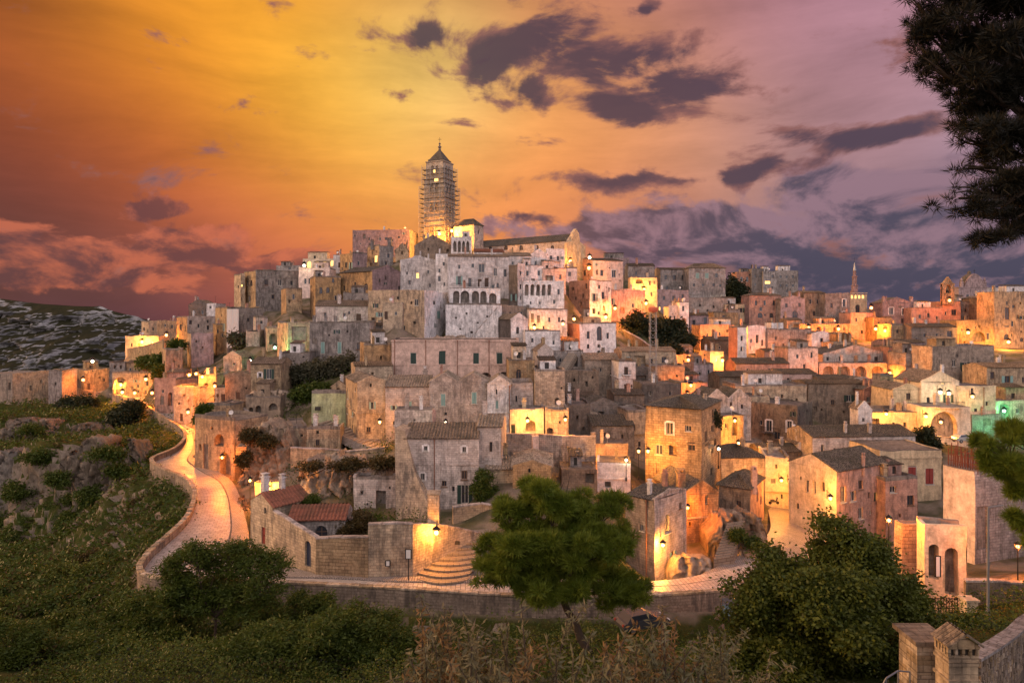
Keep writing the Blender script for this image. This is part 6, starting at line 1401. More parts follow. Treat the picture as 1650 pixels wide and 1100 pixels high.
# near corner: chimney, pier, curved wall, hand rail
YC = 24.0; c = at(1541, 1110, YC); cs = YC / F
chm = tag(empty('roof_chimney', c), 'stone chimney with little tiled roof and smoke slots at the picture corner', 'chimney')
hw = 25 * cs; mb = MB(); mb.abox((-hw * .93, -hw * .7, -1.5), (hw * .93, hw * .7, 47 * cs)); mb.abox((-hw, -hw * .8, 47 * cs + .002), (hw, hw * .8, 53 * cs)); mb.abox((-hw * .95, -hw * .72, 53 * cs + .002), (hw * .95, hw * .72, 62 * cs)); mb.abox((-hw * 1.02, -hw * .82, 20 * cs), (hw * 1.02, hw * .82, 25 * cs))
mb.build('shaft', 'tan', chm)
for s_ in (-1, 1):
    for k in range(5):
        x = hw * (-.9 + .45 * k); mb = MB(); mb.abox((x - .05, s_ * hw * .62 - .05, 62 * cs + .002), (x + .05, s_ * hw * .62 + .05, 74 * cs)); mb.build('slot_post', 'tan', chm)
for k in range(1, 4):
    for s_ in (-1, 1): mb = MB(); y = hw * (-.6 + .4 * k * .75); mb.abox((s_ * hw * .88 - .05, y - .05, 62 * cs + .002), (s_ * hw * .88 + .05, y + .05, 74 * cs)); mb.build('slot_post', 'tan', chm)
mb = MB(); mb.abox((-hw * .86, -hw * .55, 60 * cs), (hw * .86, hw * .55, 73.5 * cs)); mb.build('flue', 'signdark', chm)
mb = MB(); mb.abox((-hw * 1.0, -hw * .78, 74 * cs + .002), (hw * 1.0, hw * .78, 78 * cs)); zt_ = 78 * cs; za_ = 96 * cs
for s_ in (-.74, .7): prism(mb, [Vector((-hw * .98, hw * s_, zt_ + .002)), Vector((hw * .98, hw * s_, zt_ + .002)), Vector((0, hw * s_, za_ - .03))], [Vector((-hw * .98, hw * s_ + .06, zt_ + .002)), Vector((hw * .98, hw * s_ + .06, zt_ + .002)), Vector((0, hw * s_ + .06, za_ - .03))])
mb.build('gable', 'tan', chm)
for s_ in (-1, 1):
    for k in range(6):
        y = hw * (-.80 + .31 * k); a = Vector((s_ * hw * 1.12, y, zt_ - .01)); b = Vector((0, y, za_ + .03)); tm = MB(); ax = (b - a).normalized()
        for q in range(5):
            a0 = math.pi * q / 5; a1 = math.pi * (q + 1) / 5; r_ = .085; nn = Vector((0, 1, 0)); up = ax.cross(nn); up = up if up.z > 0 else -up
            o0 = nn * math.cos(a0) * r_ + up * math.sin(a0) * r_; o1 = nn * math.cos(a1) * r_ + up * math.sin(a1) * r_; tm.poly([a + o0, a + o1, b + o1, b + o0])
        tm.build('roof_tile', 'tile', chm)
pr_ = tag(empty('stone_pier', at(1488, 1125, 25.5)), 'square block-built pier with flat slab next to the chimney', 'pier'); hw = 25 * 25.5 / F
bz = 98 / F * 25.5
for r_ in range(9):
    for k in range(2):
        for q in range(2):
            x0 = -hw + hw * k * 1.0; mb = MB(); off = .12 * (r_ % 2); z0 = -1.0 + (bz + 1.0) * r_ / 9; z1 = -1.0 + (bz + 1.0) * (r_ + 1) / 9 - .012
            xa, xb = (-hw, off) if k == 0 else (off + .012, hw); ya, yb = (-hw, off * .6) if q == 0 else (off * .6 + .012, hw)
            j = rng.uniform(0, .012); mb.abox((xa - j, ya - j, z0), (xb - (0 if k == 0 else -j), yb, z1)); mb.build('block', 'tan', pr_)
mb = MB(); mb.abox((-hw - .1, -hw - .1, bz), (hw + .1, hw + .3, bz + .16)); mb.build('cap_slab', 'brown', pr_)
cw = tag(empty('curved_wall', at(1570, 1060, 27)), 'curved rubble garden wall with slab coping near the chimney', 'wall'); O = cw.location.copy()
cpts = spline([tuple(at(1566, 1062, 26)), tuple(at(1600, 1042, 28.5)), tuple(at(1632, 1020, 32)), tuple(at(1652, 1000, 36)), tuple(at(1680, 985, 39))], 8)
mb = MB(); bodyrows = 7
for i in range(len(cpts) - 1):
    a, b = cpts[i] - O, cpts[i + 1] - O; d = (b - a); d.z = 0; n = Vector((d.y, -d.x, 0)).normalized(); dn = Vector((0, 0, -3.0))
    mb.poly([a + n * .2 + dn, b + n * .2 + dn, b + n * .2, a + n * .2]); mb.poly([b - n * .2 + dn, a - n * .2 + dn, a - n * .2, b - n * .2])
    cm = MB(); ax = (b - a).normalized(); cm.box((a + b) / 2 + Vector((0, 0, .06 + rng.uniform(0, .02))), ax, n, n.cross(ax) if n.cross(ax).z > 0 else -n.cross(ax), (b - a).length / 2 - .012, .30, .055); cm.build('coping_slab', 'grey', cw)
    for r_ in range(bodyrows):
        for q in range(3):
            f = (q + .5 + .25 * (r_ % 2)) / 3
            if f > 1: continue
            c_ = a.lerp(b, f) + n * .2 + Vector((0, 0, -.12 - .26 * r_)); sm = MB(); sm.box(c_, ax, n, (0, 0, 1), (b - a).length / 6 - .02 + rng.uniform(-.02, .01), .05 + rng.uniform(0, .05), .11 + rng.uniform(-.02, .01)); sm.build('stone', rng.choice(['rock', 'tan', 'brown']), cw)
mb.build('core', 'brown', cw)
hr = tag(empty('hand_rail', at(1425, 1100, 22)), 'thin grey handrail at the lower picture edge', 'railing'); P = [at(1418, 1112, 22), at(1428, 1092, 22), at(1447, 1080, 22.6), at(1466, 1082, 23.2)]
for a, b in zip(P, P[1:]): mb = MB(); mb.tube(a - hr.location, b - hr.location, .028, n=6); mb.build('rail', 'pole', hr)
for a in P[1:]: mb = MB(); mb.tube(a - hr.location, a - hr.location - Vector((0, 0, 1.1)), .025, n=6); mb.build('post', 'pole', hr)

# ================================================================== cars, scooter, cafe set
def car(label, px, py, Y, rz, paint, name='parked_car'):
    if paint not in M: plain(paint, {'carsilver': (.10, .105, .115), 'cardark': (.05, .08, .09), 'carwhite': (.5, .5, .48), 'cargrey': (.16, .17, .19)}[paint], .25, .4, .05, 1, .6)
    p = at(px, py, Y); p.z = max(p.z, ground(p.x, p.y) + .02); root = tag(empty(name, p), label, 'car'); root.rotation_euler = (0, 0, R(rz))
    low = [(-2.05, .38), (-2.1, .72), (-1.95, .95), (-1.0, 1.02), (.95, .98), (1.85, .82), (2.05, .6), (2.0, .35)]
    hi = [(-1.75, .97), (-1.35, 1.42), (.1, 1.47), (.95, .99)]
    mb = MB(); prism(mb, [Vector((x, -.82, z)) for x, z in low], [Vector((x, .82, z)) for x, z in low]); prism(mb, [Vector((x, -.70 if z > 1.1 else -.78, z)) for x, z in hi], [Vector((x, .70 if z > 1.1 else .78, z)) for x, z in hi]); mb.build('body', paint, root)
    for s_ in (-1, 1):
        mb = MB(); y = s_ * .755; mb.poly([Vector((-1.45, y * 1.03, 1.03)), Vector((.62, y * 1.03, 1.03)), Vector((.05, y * .955, 1.41)), Vector((-1.22, y * .955, 1.38))]); mb.build('side_window', 'glass', root)
        for x in (-1.3, 1.3):
            mb = MB(); mb.tube((x, s_ * .70, .32), (x, s_ * .86, .32), .32, n=14); w_ = mb.build('wheel', 'iron', root); mb = MB(); mb.tube((x, s_ * .85, .32), (x, s_ * .875, .32), .19, n=10); mb.build('rim', 'steel', w_)
        mb = MB(); mb.abox((1.93, s_ * .6 - .16, .62), (2.06, s_ * .6 + .16, .74)); mb.build('headlight', 'signwhite', root)
        mb = MB(); mb.abox((-2.12, s_ * .65 - .1, .72), (-2.0, s_ * .65 + .1, .88)); mb.build('tail_light', 'redwood', root)
    mb = MB(); mb.poly([Vector((.99, -.66, 1.0)), Vector((.99, .66, 1.0)), Vector((.16, .6, 1.44)), Vector((.16, -.6, 1.44))]); mb.build('windscreen', 'glass', root)
car('silver estate car half hidden behind olive twigs', 1035, 1012, 54, 20, 'carsilver')
car('dark teal car parked under the broad-leaved tree', 1176, 990, 63, 75, 'cardark')
car('silver car parked by the pale curving parapet', 1553, 712, 122, 10, 'carwhite')
car('dark grey car near green light', 1604, 722, 121, 5, 'cargrey')
sc_ = tag(empty('scooter', at(1247, 812, 108)), 'small grey scooter parked in the glowing lane', 'scooter')
mb = MB(); mb.abox((-.5, -.15, .35), (.3, .15, .6)); mb.abox((-.55, -.17, .62), (.05, .17, .75)); mb.box((.45, 0, .75), (.3, 0, 1), (0, 1, 0), (1, 0, -.3), .35, .16, .04); mb.build('body', 'carsilver', sc_)
for x in (-.6, .6): mb = MB(); mb.tube((x, -.06, .25), (x, .06, .25), .25, n=12); mb.build('wheel', 'iron', sc_)
mb = MB(); mb.tube((.5, -.3, 1.05), (.5, .3, 1.05), .03, n=5); mb.build('handlebar', 'iron', sc_)
def cafe_table(px, py, Y, lab):
    t_ = tag(empty('cafe_table', at(px, py, Y)), lab, 'table', 'cafe tables by the road'); mb = MB(); mb.tube((0, 0, .7), (0, 0, .74), .4, n=10); mb.build('top', 'wood', t_); mb = MB(); mb.tube((0, 0, 0), (0, 0, .7), .04, n=6); mb.build('leg', 'iron', t_); mb = MB(); mb.tube((0, 0, 0), (0, 0, .03), .25, n=8); mb.build('base', 'iron', t_)
def cafe_chair(px, py, Y, rz, lab):
    t_ = tag(empty('cafe_chair', at(px, py, Y)), lab, 'chair', 'cafe chairs by the road'); t_.rotation_euler = (0, 0, rz)
    mb = MB(); mb.abox((-.2, -.2, .42), (.2, .2, .46)); mb.build('seat', 'wood', t_); mb = MB(); mb.abox((-.2, .18, .5), (.2, .21, .9)); mb.build('backrest', 'wood', t_)
    for x in (-.17, .17):
        for y in (-.17, .17): mb = MB(); mb.tube((x, y, 0), (x, y, .42), .02, n=4); mb.build('leg', 'iron', t_)
cafe_table(390, 812, 97, 'small dark cafe table by the corner house'); cafe_table(396, 822, 94.5, 'small dark cafe table by the corner house')
for i, (px, py, Y) in enumerate([(385,812,97.5),(394,808,98),(391,820,95.5),(400,818,95),(388,806,99)]): cafe_chair(px, py, Y, i * 1.3, 'dark cafe chair around the tables by the corner house')

# ================================================================== lamps (each carries its own light)
def lamp(label, px, py, Y, col='o', power=260, kind='wall', rb=.17, h=3.6, rad=.15):
    rb = max(rb, .0021 * Y); p = at(px, py, Y); root = tag(empty('street_lamp' if kind == 'post' else 'wall_lamp', p), label, 'lamp')
    mb = MB(); mb.lathe((0, 0, 0), [(0, -rb), (rb * .7, -rb * .7), (rb, 0), (rb * .7, rb * .7), (0, rb)], 8); bo = mb.build('bulb', 'bulb_' + col, root)
    mb = MB()
    for k in range(4):
        a = k * 1.571 + .785; mb.tube((math.cos(a) * rb * 1.7, math.sin(a) * rb * 1.7, rb * 1.5), (math.cos(a) * rb * 1.2, math.sin(a) * rb * 1.2, -rb * 1.6), .02, n=4)
    mb.lathe((0, 0, rb * 1.5), [(rb * 2.0, 0), (rb * 1.2, rb * .8), (.05, rb * 1.5), (.0, rb * 1.9)], 8); mb.build('lantern', 'iron', root)
    mb = MB()
    if kind == 'post': mb.tube((0, 0, -h), (0, 0, -rb * 1.6), .06, .045, 6); mb.tube((0, 0, -h), (0, 0, -h + .5), .12, n=6); mb.build('post', 'iron', root)
    elif kind == 'wall': mb.tube((0, 0, rb * 3), (0, 1.1, rb * 3.4), .03, n=5); mb.tube((0, 0, rb * 2.9), (0, 0, rb * 2.2), .025, n=4); mb.tube((0, 1.0, -.3), (0, 1.0, rb * 4.4), .05, n=5); mb.build('bracket', 'iron', root)
    else: mb.box((0, .1, -.25), (1, 0, 0), (0, 1, 0), (0, 0, 1), .25, .12, .1); mb.build('mount', 'iron', root)
    l = bpy.data.lights.new('lamp_light', 'POINT' if kind != 'flood' else 'SPOT'); l.color = LAMPC[col]; l.energy = power * (8.0 if col != 'w' else 3.6) * (1.4 if Y > 150 else 1.0) * (1.25 if px < 420 and Y > 130 else 1.0) * (1 if kind != 'flood' else .35); l.shadow_soft_size = rb * 1.35
    lo = bpy.data.objects.new('lamp_light', l); COL.objects.link(lo); lo.parent = root; lo.location = (0, 0, 0)
    if kind == 'flood':
        l.spot_size = R(52); l.spot_blend = .6; lo.rotation_euler = (p - at(705, 352, 272)).to_track_quat('Z', 'Y').to_euler()
    return root
LP = 1.0
for a in [
 ('star-like white lamp beside the glowing loggia', 490, 428, 226, 'w', 120), ('great orange lamp high over the dark tall house', 949, 432, 196, 'o', 1500, 'post', .5, 8),
 ('small white lamp above the great orange lamp', 950, 415, 238, 'w', 150), ('yellow lamp washing the cathedral front', 919, 421, 232, 'y', 1900),
 ('largest yellow lamp flooding the cream terrace house', 1038, 467, 232.5, 'y', 2600, 'wall', .4), ('orange lamp below the largest yellow lamp', 1041, 489, 212, 'o', 500),
 ('street lamp at the ramped red-lit wall', 991, 497, 208, 'o', 700), ('wall lamp on the white side of the dark tall house', 976, 511, 200, 'y', 1300),
 ('yellow lamp on the white house with niches', 861, 528, 174, 'y', 520), ('orange lamp at the chapel house corner', 907, 522, 169, 'o', 420), ('small yellow lamp behind the chapel house', 925, 514, 186, 'y', 160),
 ('lamp on the garden house at the village edge', 229, 551, 236, 'y', 1500), ('orange lamp behind the garden house', 268, 540, 231, 'o', 700), ('white lamp on the cliff path', 149, 582, 236, 'w', 260, 'post'),
 ('lamp on the porch house at the road end', 134, 612, 232, 'o', 800), ('yellow lamp inside the glowing archway', 195, 620, 219, 'y', 2000), ('lamp post before the glowing archway', 197, 632, 211, 'y', 600, 'post'),
 ('lamp on the archway house', 235, 611, 211, 'y', 330), ('small lamp low on the archway house', 217, 633, 209, 'o', 300), ('first of twin orange road lamps', 245, 633, 184, 'o', 900), ('second of twin orange road lamps', 251, 641, 181, 'o', 700),
 ('yellow lamp in the rooftop cluster above the road', 305, 604, 158, 'y', 900), ('orange lamp in the rooftop cluster above the road', 316, 602, 157, 'o', 900), ('orange lamp hanging at the end of the rooftop cluster', 326, 607, 155, 'o', 500), ('square yellow lamp on a terrace pole', 346, 622, 137, 'o', 160, 'post', .2, 3),
 ('white lamp on the cave church roof', 403, 581, 150, 'w', 150, 'post'), ('green lamp among the weedy slope houses', 443, 560, 162, 'g', 420), ('little yellow lamp on the sunken wall house', 483, 566, 162, 'y', 60),
 ('lamp on the cracked facade along the road', 303, 664, 151, 'o', 800), ('orange lamp lighting the doorway of the tall pale facade', 358, 737, 109, 'o', 900), ('star-like road lamp near the cafe tables', 403, 774, 95.5, 'o', 500, 'post', .2, 3.4),
 ('lamp on the small plastered wall', 433, 787, 94.8, 'y', 420), ('brightest lamp on the tall yard wall', 703, 858, 74.2, 'y', 520, 'wall', .25), ('greenish lamp at the long steps', 612, 680, 108.5, 'y', 300), ('white roof lamp behind the pink front house', 718, 681, 103, 'w', 160, 'post', .16, 3),
 ('yellow lamp over the green door', 850, 678, 103.5, 'y', 420), ('yellow lamp beside the arched door', 911, 676, 102.5, 'y', 420), ('courtyard flood lamp behind low tiled roof', 922, 741, 105.6, 'y', 700, 'wall', .2), ('small amber lamp in the courtyard', 946, 741, 107, 'o', 260),
 ('star-like lamp beside the square house', 1029, 727, 98, 'y', 300, 'post', .2, 4), ('bright lamp at the corner of the square house', 1044, 727, 99.5, 'y', 1100, 'wall', .22), ('small white lamp on a mast above white wall', 1009, 741, 98, 'w', 60, 'post', .1, 3),
 ('star-like orange lamp on the notched gable house', 1108, 818, 89, 'o', 620, 'wall', .2), ('brightest wall lamp on the corner house', 1068, 878, 81.4, 'y', 800, 'wall', .22), ('lane lamp on the cream alley house', 1259, 774, 107, 'y', 620), ('lamp on the end of the lamplit house', 1273, 776, 104, 'y', 700), ('large lamp on the lamplit house front', 1338, 803, 92, 'y', 900, 'wall', .22),
 ('star-like orange street lamp above the wall stub', 1432, 838, 66, 'o', 700, 'post', .18, 5), ('alley lamp under the double gables', 1184, 678, 122, 'y', 420), ('star-like lamp beyond the hipped low house', 1190, 714, 121, 'y', 520), ('white lamp near the small flag', 1158, 723, 104, 'w', 50, 'post', .1, 3),
 ('red-orange alley lamp by the violet house', 1113, 621, 146, 'o', 900), ('orange alley lamp below it', 1108, 635, 140, 'o', 600), ('small white lamp on the hipped roof', 1126, 645, 115, 'w', 60, 'post', .12, 2), ('orange cluster lamp near the grove', 1109, 580, 186, 'o', 900), ('orange cluster lamp on the narrow yellow house', 1138, 576, 180, 'o', 1000), ('yellow cluster lamp at the steps', 1164, 581, 174, 'y', 900),
 ('large orange lamp in the stepped house row', 1134, 547, 206, 'o', 1400), ('yellow lamp beside the white corner house', 1176, 536, 205, 'y', 1100), ('orange lamp between white house and grey row', 1264, 564, 200, 'o', 1200), ('valley lamp by the red row house', 1349, 611, 178, 'o', 1100), ('lamp at the end of the arcade terrace', 1434, 601, 182, 'o', 1300),
 ('first lamp of the orange street front', 1303, 528, 231, 'o', 1100), ('second lamp of the orange street front', 1351, 530, 231, 'o', 1100), ('lamp beside the mauve gabled house', 1404, 496, 232, 'o', 1300), ('lamp at the tall bright doorway', 1411, 530, 230, 'y', 1300), ('amber alley lamp next to the bright doorway', 1426, 533, 229, 'o', 1200),
 ('pale lamp in the garden below skyline trees', 1172, 492, 268, 'w', 700), ('lamp under the amber arch house', 1560, 536, 222, 'y', 1800), ('amber lamp at the foot of the tower house', 1625, 551, 222, 'y', 2200), ('orange lamp on the bell wall', 1530, 484, 240, 'o', 900),
 ('round lamp on the cream main house', 1515, 632, 136.5, 'w', 260, 'wall', .3), ('small porch lamp above dark shutters', 1529, 634, 138.5, 'w', 60), ('little lamp on the flat cream wing', 1567, 639, 136.5, 'y', 110), ('terrace lamp over the row of openings', 1428, 667, 128, 'y', 420), ('bright terrace lamp by the huge archway', 1492, 671, 125.5, 'y', 600), ('lamp inside the huge archway', 1516, 680, 126.6, 'y', 160),
 ('green lamp by the parked cars', 1612, 692, 134, 'g', 350, 'post', .14, 3), ('green lamp inside the arched house', 1618, 662, 143, 'g', 500), ('orange street light beyond the concrete block', 1640, 880, 60, 'o', 700, 'post', .15, 4),
 ('flood lamp on a pole before the bell tower foot', 708, 377, 257, 'y', 11000, 'post', .22, 7), ('second flood lamp beside the crossing block', 728, 372, 258, 'y', 1500, 'post', .2, 6), ('yellow lamp behind the oxblood shutter house', 1412, 731, 109, 'y', 300),
 ]: lamp(*a)

# ================================================================== plants
def leaves(Pc, outd, n_per, spread, L, W, mode, rg):
    """leaf blades around cluster centres: returns verts, quads"""
    n = len(Pc) * n_per; C = np.repeat(Pc, n_per, 0); Od = np.repeat(outd, n_per, 0)
    rnd = rg.normal(size=(n, 3)); rnd /= np.linalg.norm(rnd, axis=1, keepdims=True) + 1e-9
    if mode == 'needle': d = rnd * .85 + Od * .7 + np.array([0, 0, .35]); base = C + rnd * spread * .3
    elif mode == 'leaf': d = rnd * np.array([1, 1, .55]) + Od * .35 - np.array([0, 0, .15]); base = C + rg.normal(size=(n, 3)) * spread
    else: d = rnd; base = C + rg.normal(size=(n, 3)) * spread
    d /= np.linalg.norm(d, axis=1, keepdims=True) + 1e-9
    r2 = rg.normal(size=(n, 3)); s = np.cross(d, r2); s /= np.linalg.norm(s, axis=1, keepdims=True) + 1e-9
    l = (L * rg.uniform(.6, 1.25, (n, 1))); w = W * rg.uniform(.7, 1.3, (n, 1))
    if mode == 'needle':
        return np.stack([base - s * w, base + s * w, base + d * l], 1).reshape(-1, 3), np.arange(n * 3).reshape(n, 3)
    V = np.stack([base, base + d * l * .45 + s * w, base + d * l, base + d * l * .45 - s * w], 1).reshape(-1, 3)
    return V, np.arange(n * 4).reshape(n, 4)
def sample_blobs(blobs, n, rg, inner=.45):
    vol = np.array([b[1] * b[2] * b[3] for b in blobs]) ** .75; k = rg.choice(len(blobs), n, p=vol / vol.sum())
    c = np.array([b[0] for b in blobs])[k]; r = np.array([b[1:4] for b in blobs])[k]
    d = rg.normal(size=(n, 3)); d /= np.linalg.norm(d, axis=1, keepdims=True); rad = rg.uniform(inner ** 3, 1, (n, 1)) ** (1 / 3)
    lump = 1 + .16 * np.sin(d[:, :1] * 7 + k[:, None]) * np.cos(d[:, 2:3] * 6 + k[:, None] * 2) + .10 * np.sin(d[:, 1:2] * 13 + k[:, None])
    return c + d * r * rad * lump, d, k
def limb(mb, a, b, r0, r1, rr, segs=4, wob=.12):
    prev = Vector(a); L = (Vector(b) - prev).length
    for i in range(1, segs + 1):
        f = i / segs; q = Vector(a).lerp(Vector(b), f) + (Vector((rr.uniform(-1, 1), rr.uniform(-1, 1), rr.uniform(-.5, .9))) * wob * L * (1 - abs(2 * f - 1)) if i < segs else Vector((0, 0, 0)))
        mb.tube(prev, q, r0 + (r1 - r0) * (i - 1) / segs, r0 + (r1 - r0) * f, 6, caps=False); prev = q
def tree(label, name, base, blobs, Y, mat, n, n_per, L, W, spread, mode, trunk=.25, seed=1, cat='tree', inner=.4, bark='bark', flat=1.0, fork=None, group=None, sub=None):
    """blobs: (px, py, rx, ry[, dY]) of the foliage masses at the tree's depth"""
    rg = np.random.default_rng(seed); rr = random.Random(seed); O = at(*base) if len(base) == 3 else Vector(base)
    B = []
    for b in blobs:
        dy = b[4] if len(b) > 4 else rr.uniform(-1, 1) * b[2] / F * Y * .5
        c = at(b[0], b[1], Y + dy) - O; B.append((tuple(c), b[2] / F * Y, b[2] / F * Y * .85 * flat, b[3] / F * Y))
    root = tag(empty(name, O), label, cat, group)
    SB = []
    for (c_, rx, ry, rz) in B:                      # every mass is broken into clumps with gaps between
        m_ = sub if sub else max(4, int(4 + 18 * min(1, rx / 2.5)))
        for q in range(m_):
            v = rg.normal(size=3); v /= np.linalg.norm(v); f = rg.uniform(.35, 1.0); rs = rg.uniform(.20, .38)
            SB.append((tuple(np.array(c_) + v * np.array([rx, ry, rz]) * f), rx * rs, ry * rs, max(rz * rs * .8, rx * rs * (.45 if name != 'heaven_tree' else .22))))
    P, d, k = sample_blobs(SB, n, rg, inner); V, Fq = leaves(P, d, n_per, spread, L, W, mode, rg)
    mesh_np('crown', V, Fq, mat, root)
    mb = MB(); cz = np.mean([b[0] for b in B], 0); fk = Vector(fork) - O if fork else Vector((cz[0] * .5, cz[1] * .5, cz[2] * .45))
    limb(mb, (0, 0, -.8), fk, trunk, trunk * .7, rr, 5, .05)
    for b in B:
        c = Vector(b[0]); limb(mb, fk, c, trunk * .45, trunk * .10, rr, 4, .10)
        for q in range(3):
            e = c + Vector((rr.uniform(-.8, .8) * b[1], rr.uniform(-.8, .8) * b[2], rr.uniform(-.3, .8) * b[3])); limb(mb, fk.lerp(c, .7), e, trunk * .16, trunk * .05, rr, 3, .1)
    mb.build('trunk', bark, root); return root
tree('bright green umbrella pine standing beside the road', 'pine_tree', (962,1062,46), [(880,802,58,36),(826,832,46,34),(938,826,50,36),(990,806,30,30),(800,880,38,30),(868,876,68,40),(950,885,62,42),(1000,866,26,34),(818,925,52,28),(900,935,62,32),(975,940,58,30),(1024,950,34,20)],
     46, 'pine', 10500, 15, .42, .028, .26, 'needle', .34, 3, flat=.9, fork=tuple(at(905, 960, 46)))
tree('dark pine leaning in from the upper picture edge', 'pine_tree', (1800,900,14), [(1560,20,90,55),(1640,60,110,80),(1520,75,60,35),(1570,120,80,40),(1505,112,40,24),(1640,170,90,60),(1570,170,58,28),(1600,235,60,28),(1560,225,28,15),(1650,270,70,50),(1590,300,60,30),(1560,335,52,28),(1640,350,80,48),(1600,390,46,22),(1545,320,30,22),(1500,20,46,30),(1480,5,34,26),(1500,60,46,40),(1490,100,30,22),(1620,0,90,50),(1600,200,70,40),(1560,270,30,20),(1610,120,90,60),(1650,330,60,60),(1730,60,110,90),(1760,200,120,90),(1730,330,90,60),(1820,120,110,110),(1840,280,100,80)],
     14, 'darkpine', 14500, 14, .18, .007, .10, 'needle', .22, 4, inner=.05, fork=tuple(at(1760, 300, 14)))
tree('pine bough hanging beside the concrete block', 'pine_tree', (1790,1000,19), [(1625,735,52,30),(1600,715,30,18),(1650,700,45,26),(1655,780,40,40),(1600,760,30,16),(1660,850,30,30)], 19, 'pine', 3600, 14, .22, .010, .12, 'needle', .18, 5, inner=.2, fork=tuple(at(1720, 800, 19)))
tree('dense broad-leaved tree in front of the lamplit lane', 'broadleaf_tree', (1330,1110,42), [(1335,872,44,40),(1280,915,58,38),(1395,905,62,46),(1240,965,62,45),(1340,965,100,65),(1440,950,56,46),(1470,985,32,34),(1200,1000,40,34),(1290,1050,110,55),(1410,1045,85,60),(1215,1065,60,40),(1350,1090,120,40)],
     42, 'broadleaf', 19000, 8, .27, .075, .26, 'leaf', .3, 6, inner=.35)
for i, (lab, base, bl, Y, n) in enumerate([
    ('feathery tree of heaven rising before the road bend', (345,1050,58), [(345,905,70,24),(290,915,36,26),(410,905,44,20),(440,915,30,16),(310,890,34,14),(375,885,36,12),(330,940,70,20),(300,965,60,24),(370,965,60,24),(420,945,40,22),(270,950,40,26)], 58, 3200),
    ('spreading tree of heaven below the road parapet', (560,1120,50), [(540,1010,70,28),(600,1015,60,24),(500,1035,60,28),(570,1055,90,32),(640,1045,46,24),(520,1075,80,26)], 50, 4200),
    ('tree of heaven crowding the lower picture edge', (420,1140,48), [(420,1040,70,34),(360,1065,60,34),(450,1085,80,26),(300,1075,60,30)], 48, 3600),
    ('young tree of heaven under the parapet bay', (250,1060,60), [(245,985,48,26),(200,1000,40,24),(290,1000,44,26),(240,1030,60,26)], 60, 2400),
    ('leafy tree of heaven low on the ravine edge', (130,1130,54), [(120,1040,70,34),(70,1060,60,34),(180,1060,70,30),(130,1085,90,26)], 54, 2400),
    ('dark leafy tree of heaven at the lower picture corner', (30,1130,52), [(20,1030,60,34),(-20,1060,60,36),(50,1075,70,26)], 52, 1900),
    ('yellow-green tree of heaven above the fan of thickets', (470,1040,62), [(470,985,50,20),(430,995,40,18),(520,980,40,14)], 62, 1700)]):
    tree(lab, 'heaven_tree', base, bl, Y, 'ailanthus', int(n * 1.15), 10, .36, .05, .22, 'leaf', .16, 20 + i, inner=.1, sub=15)
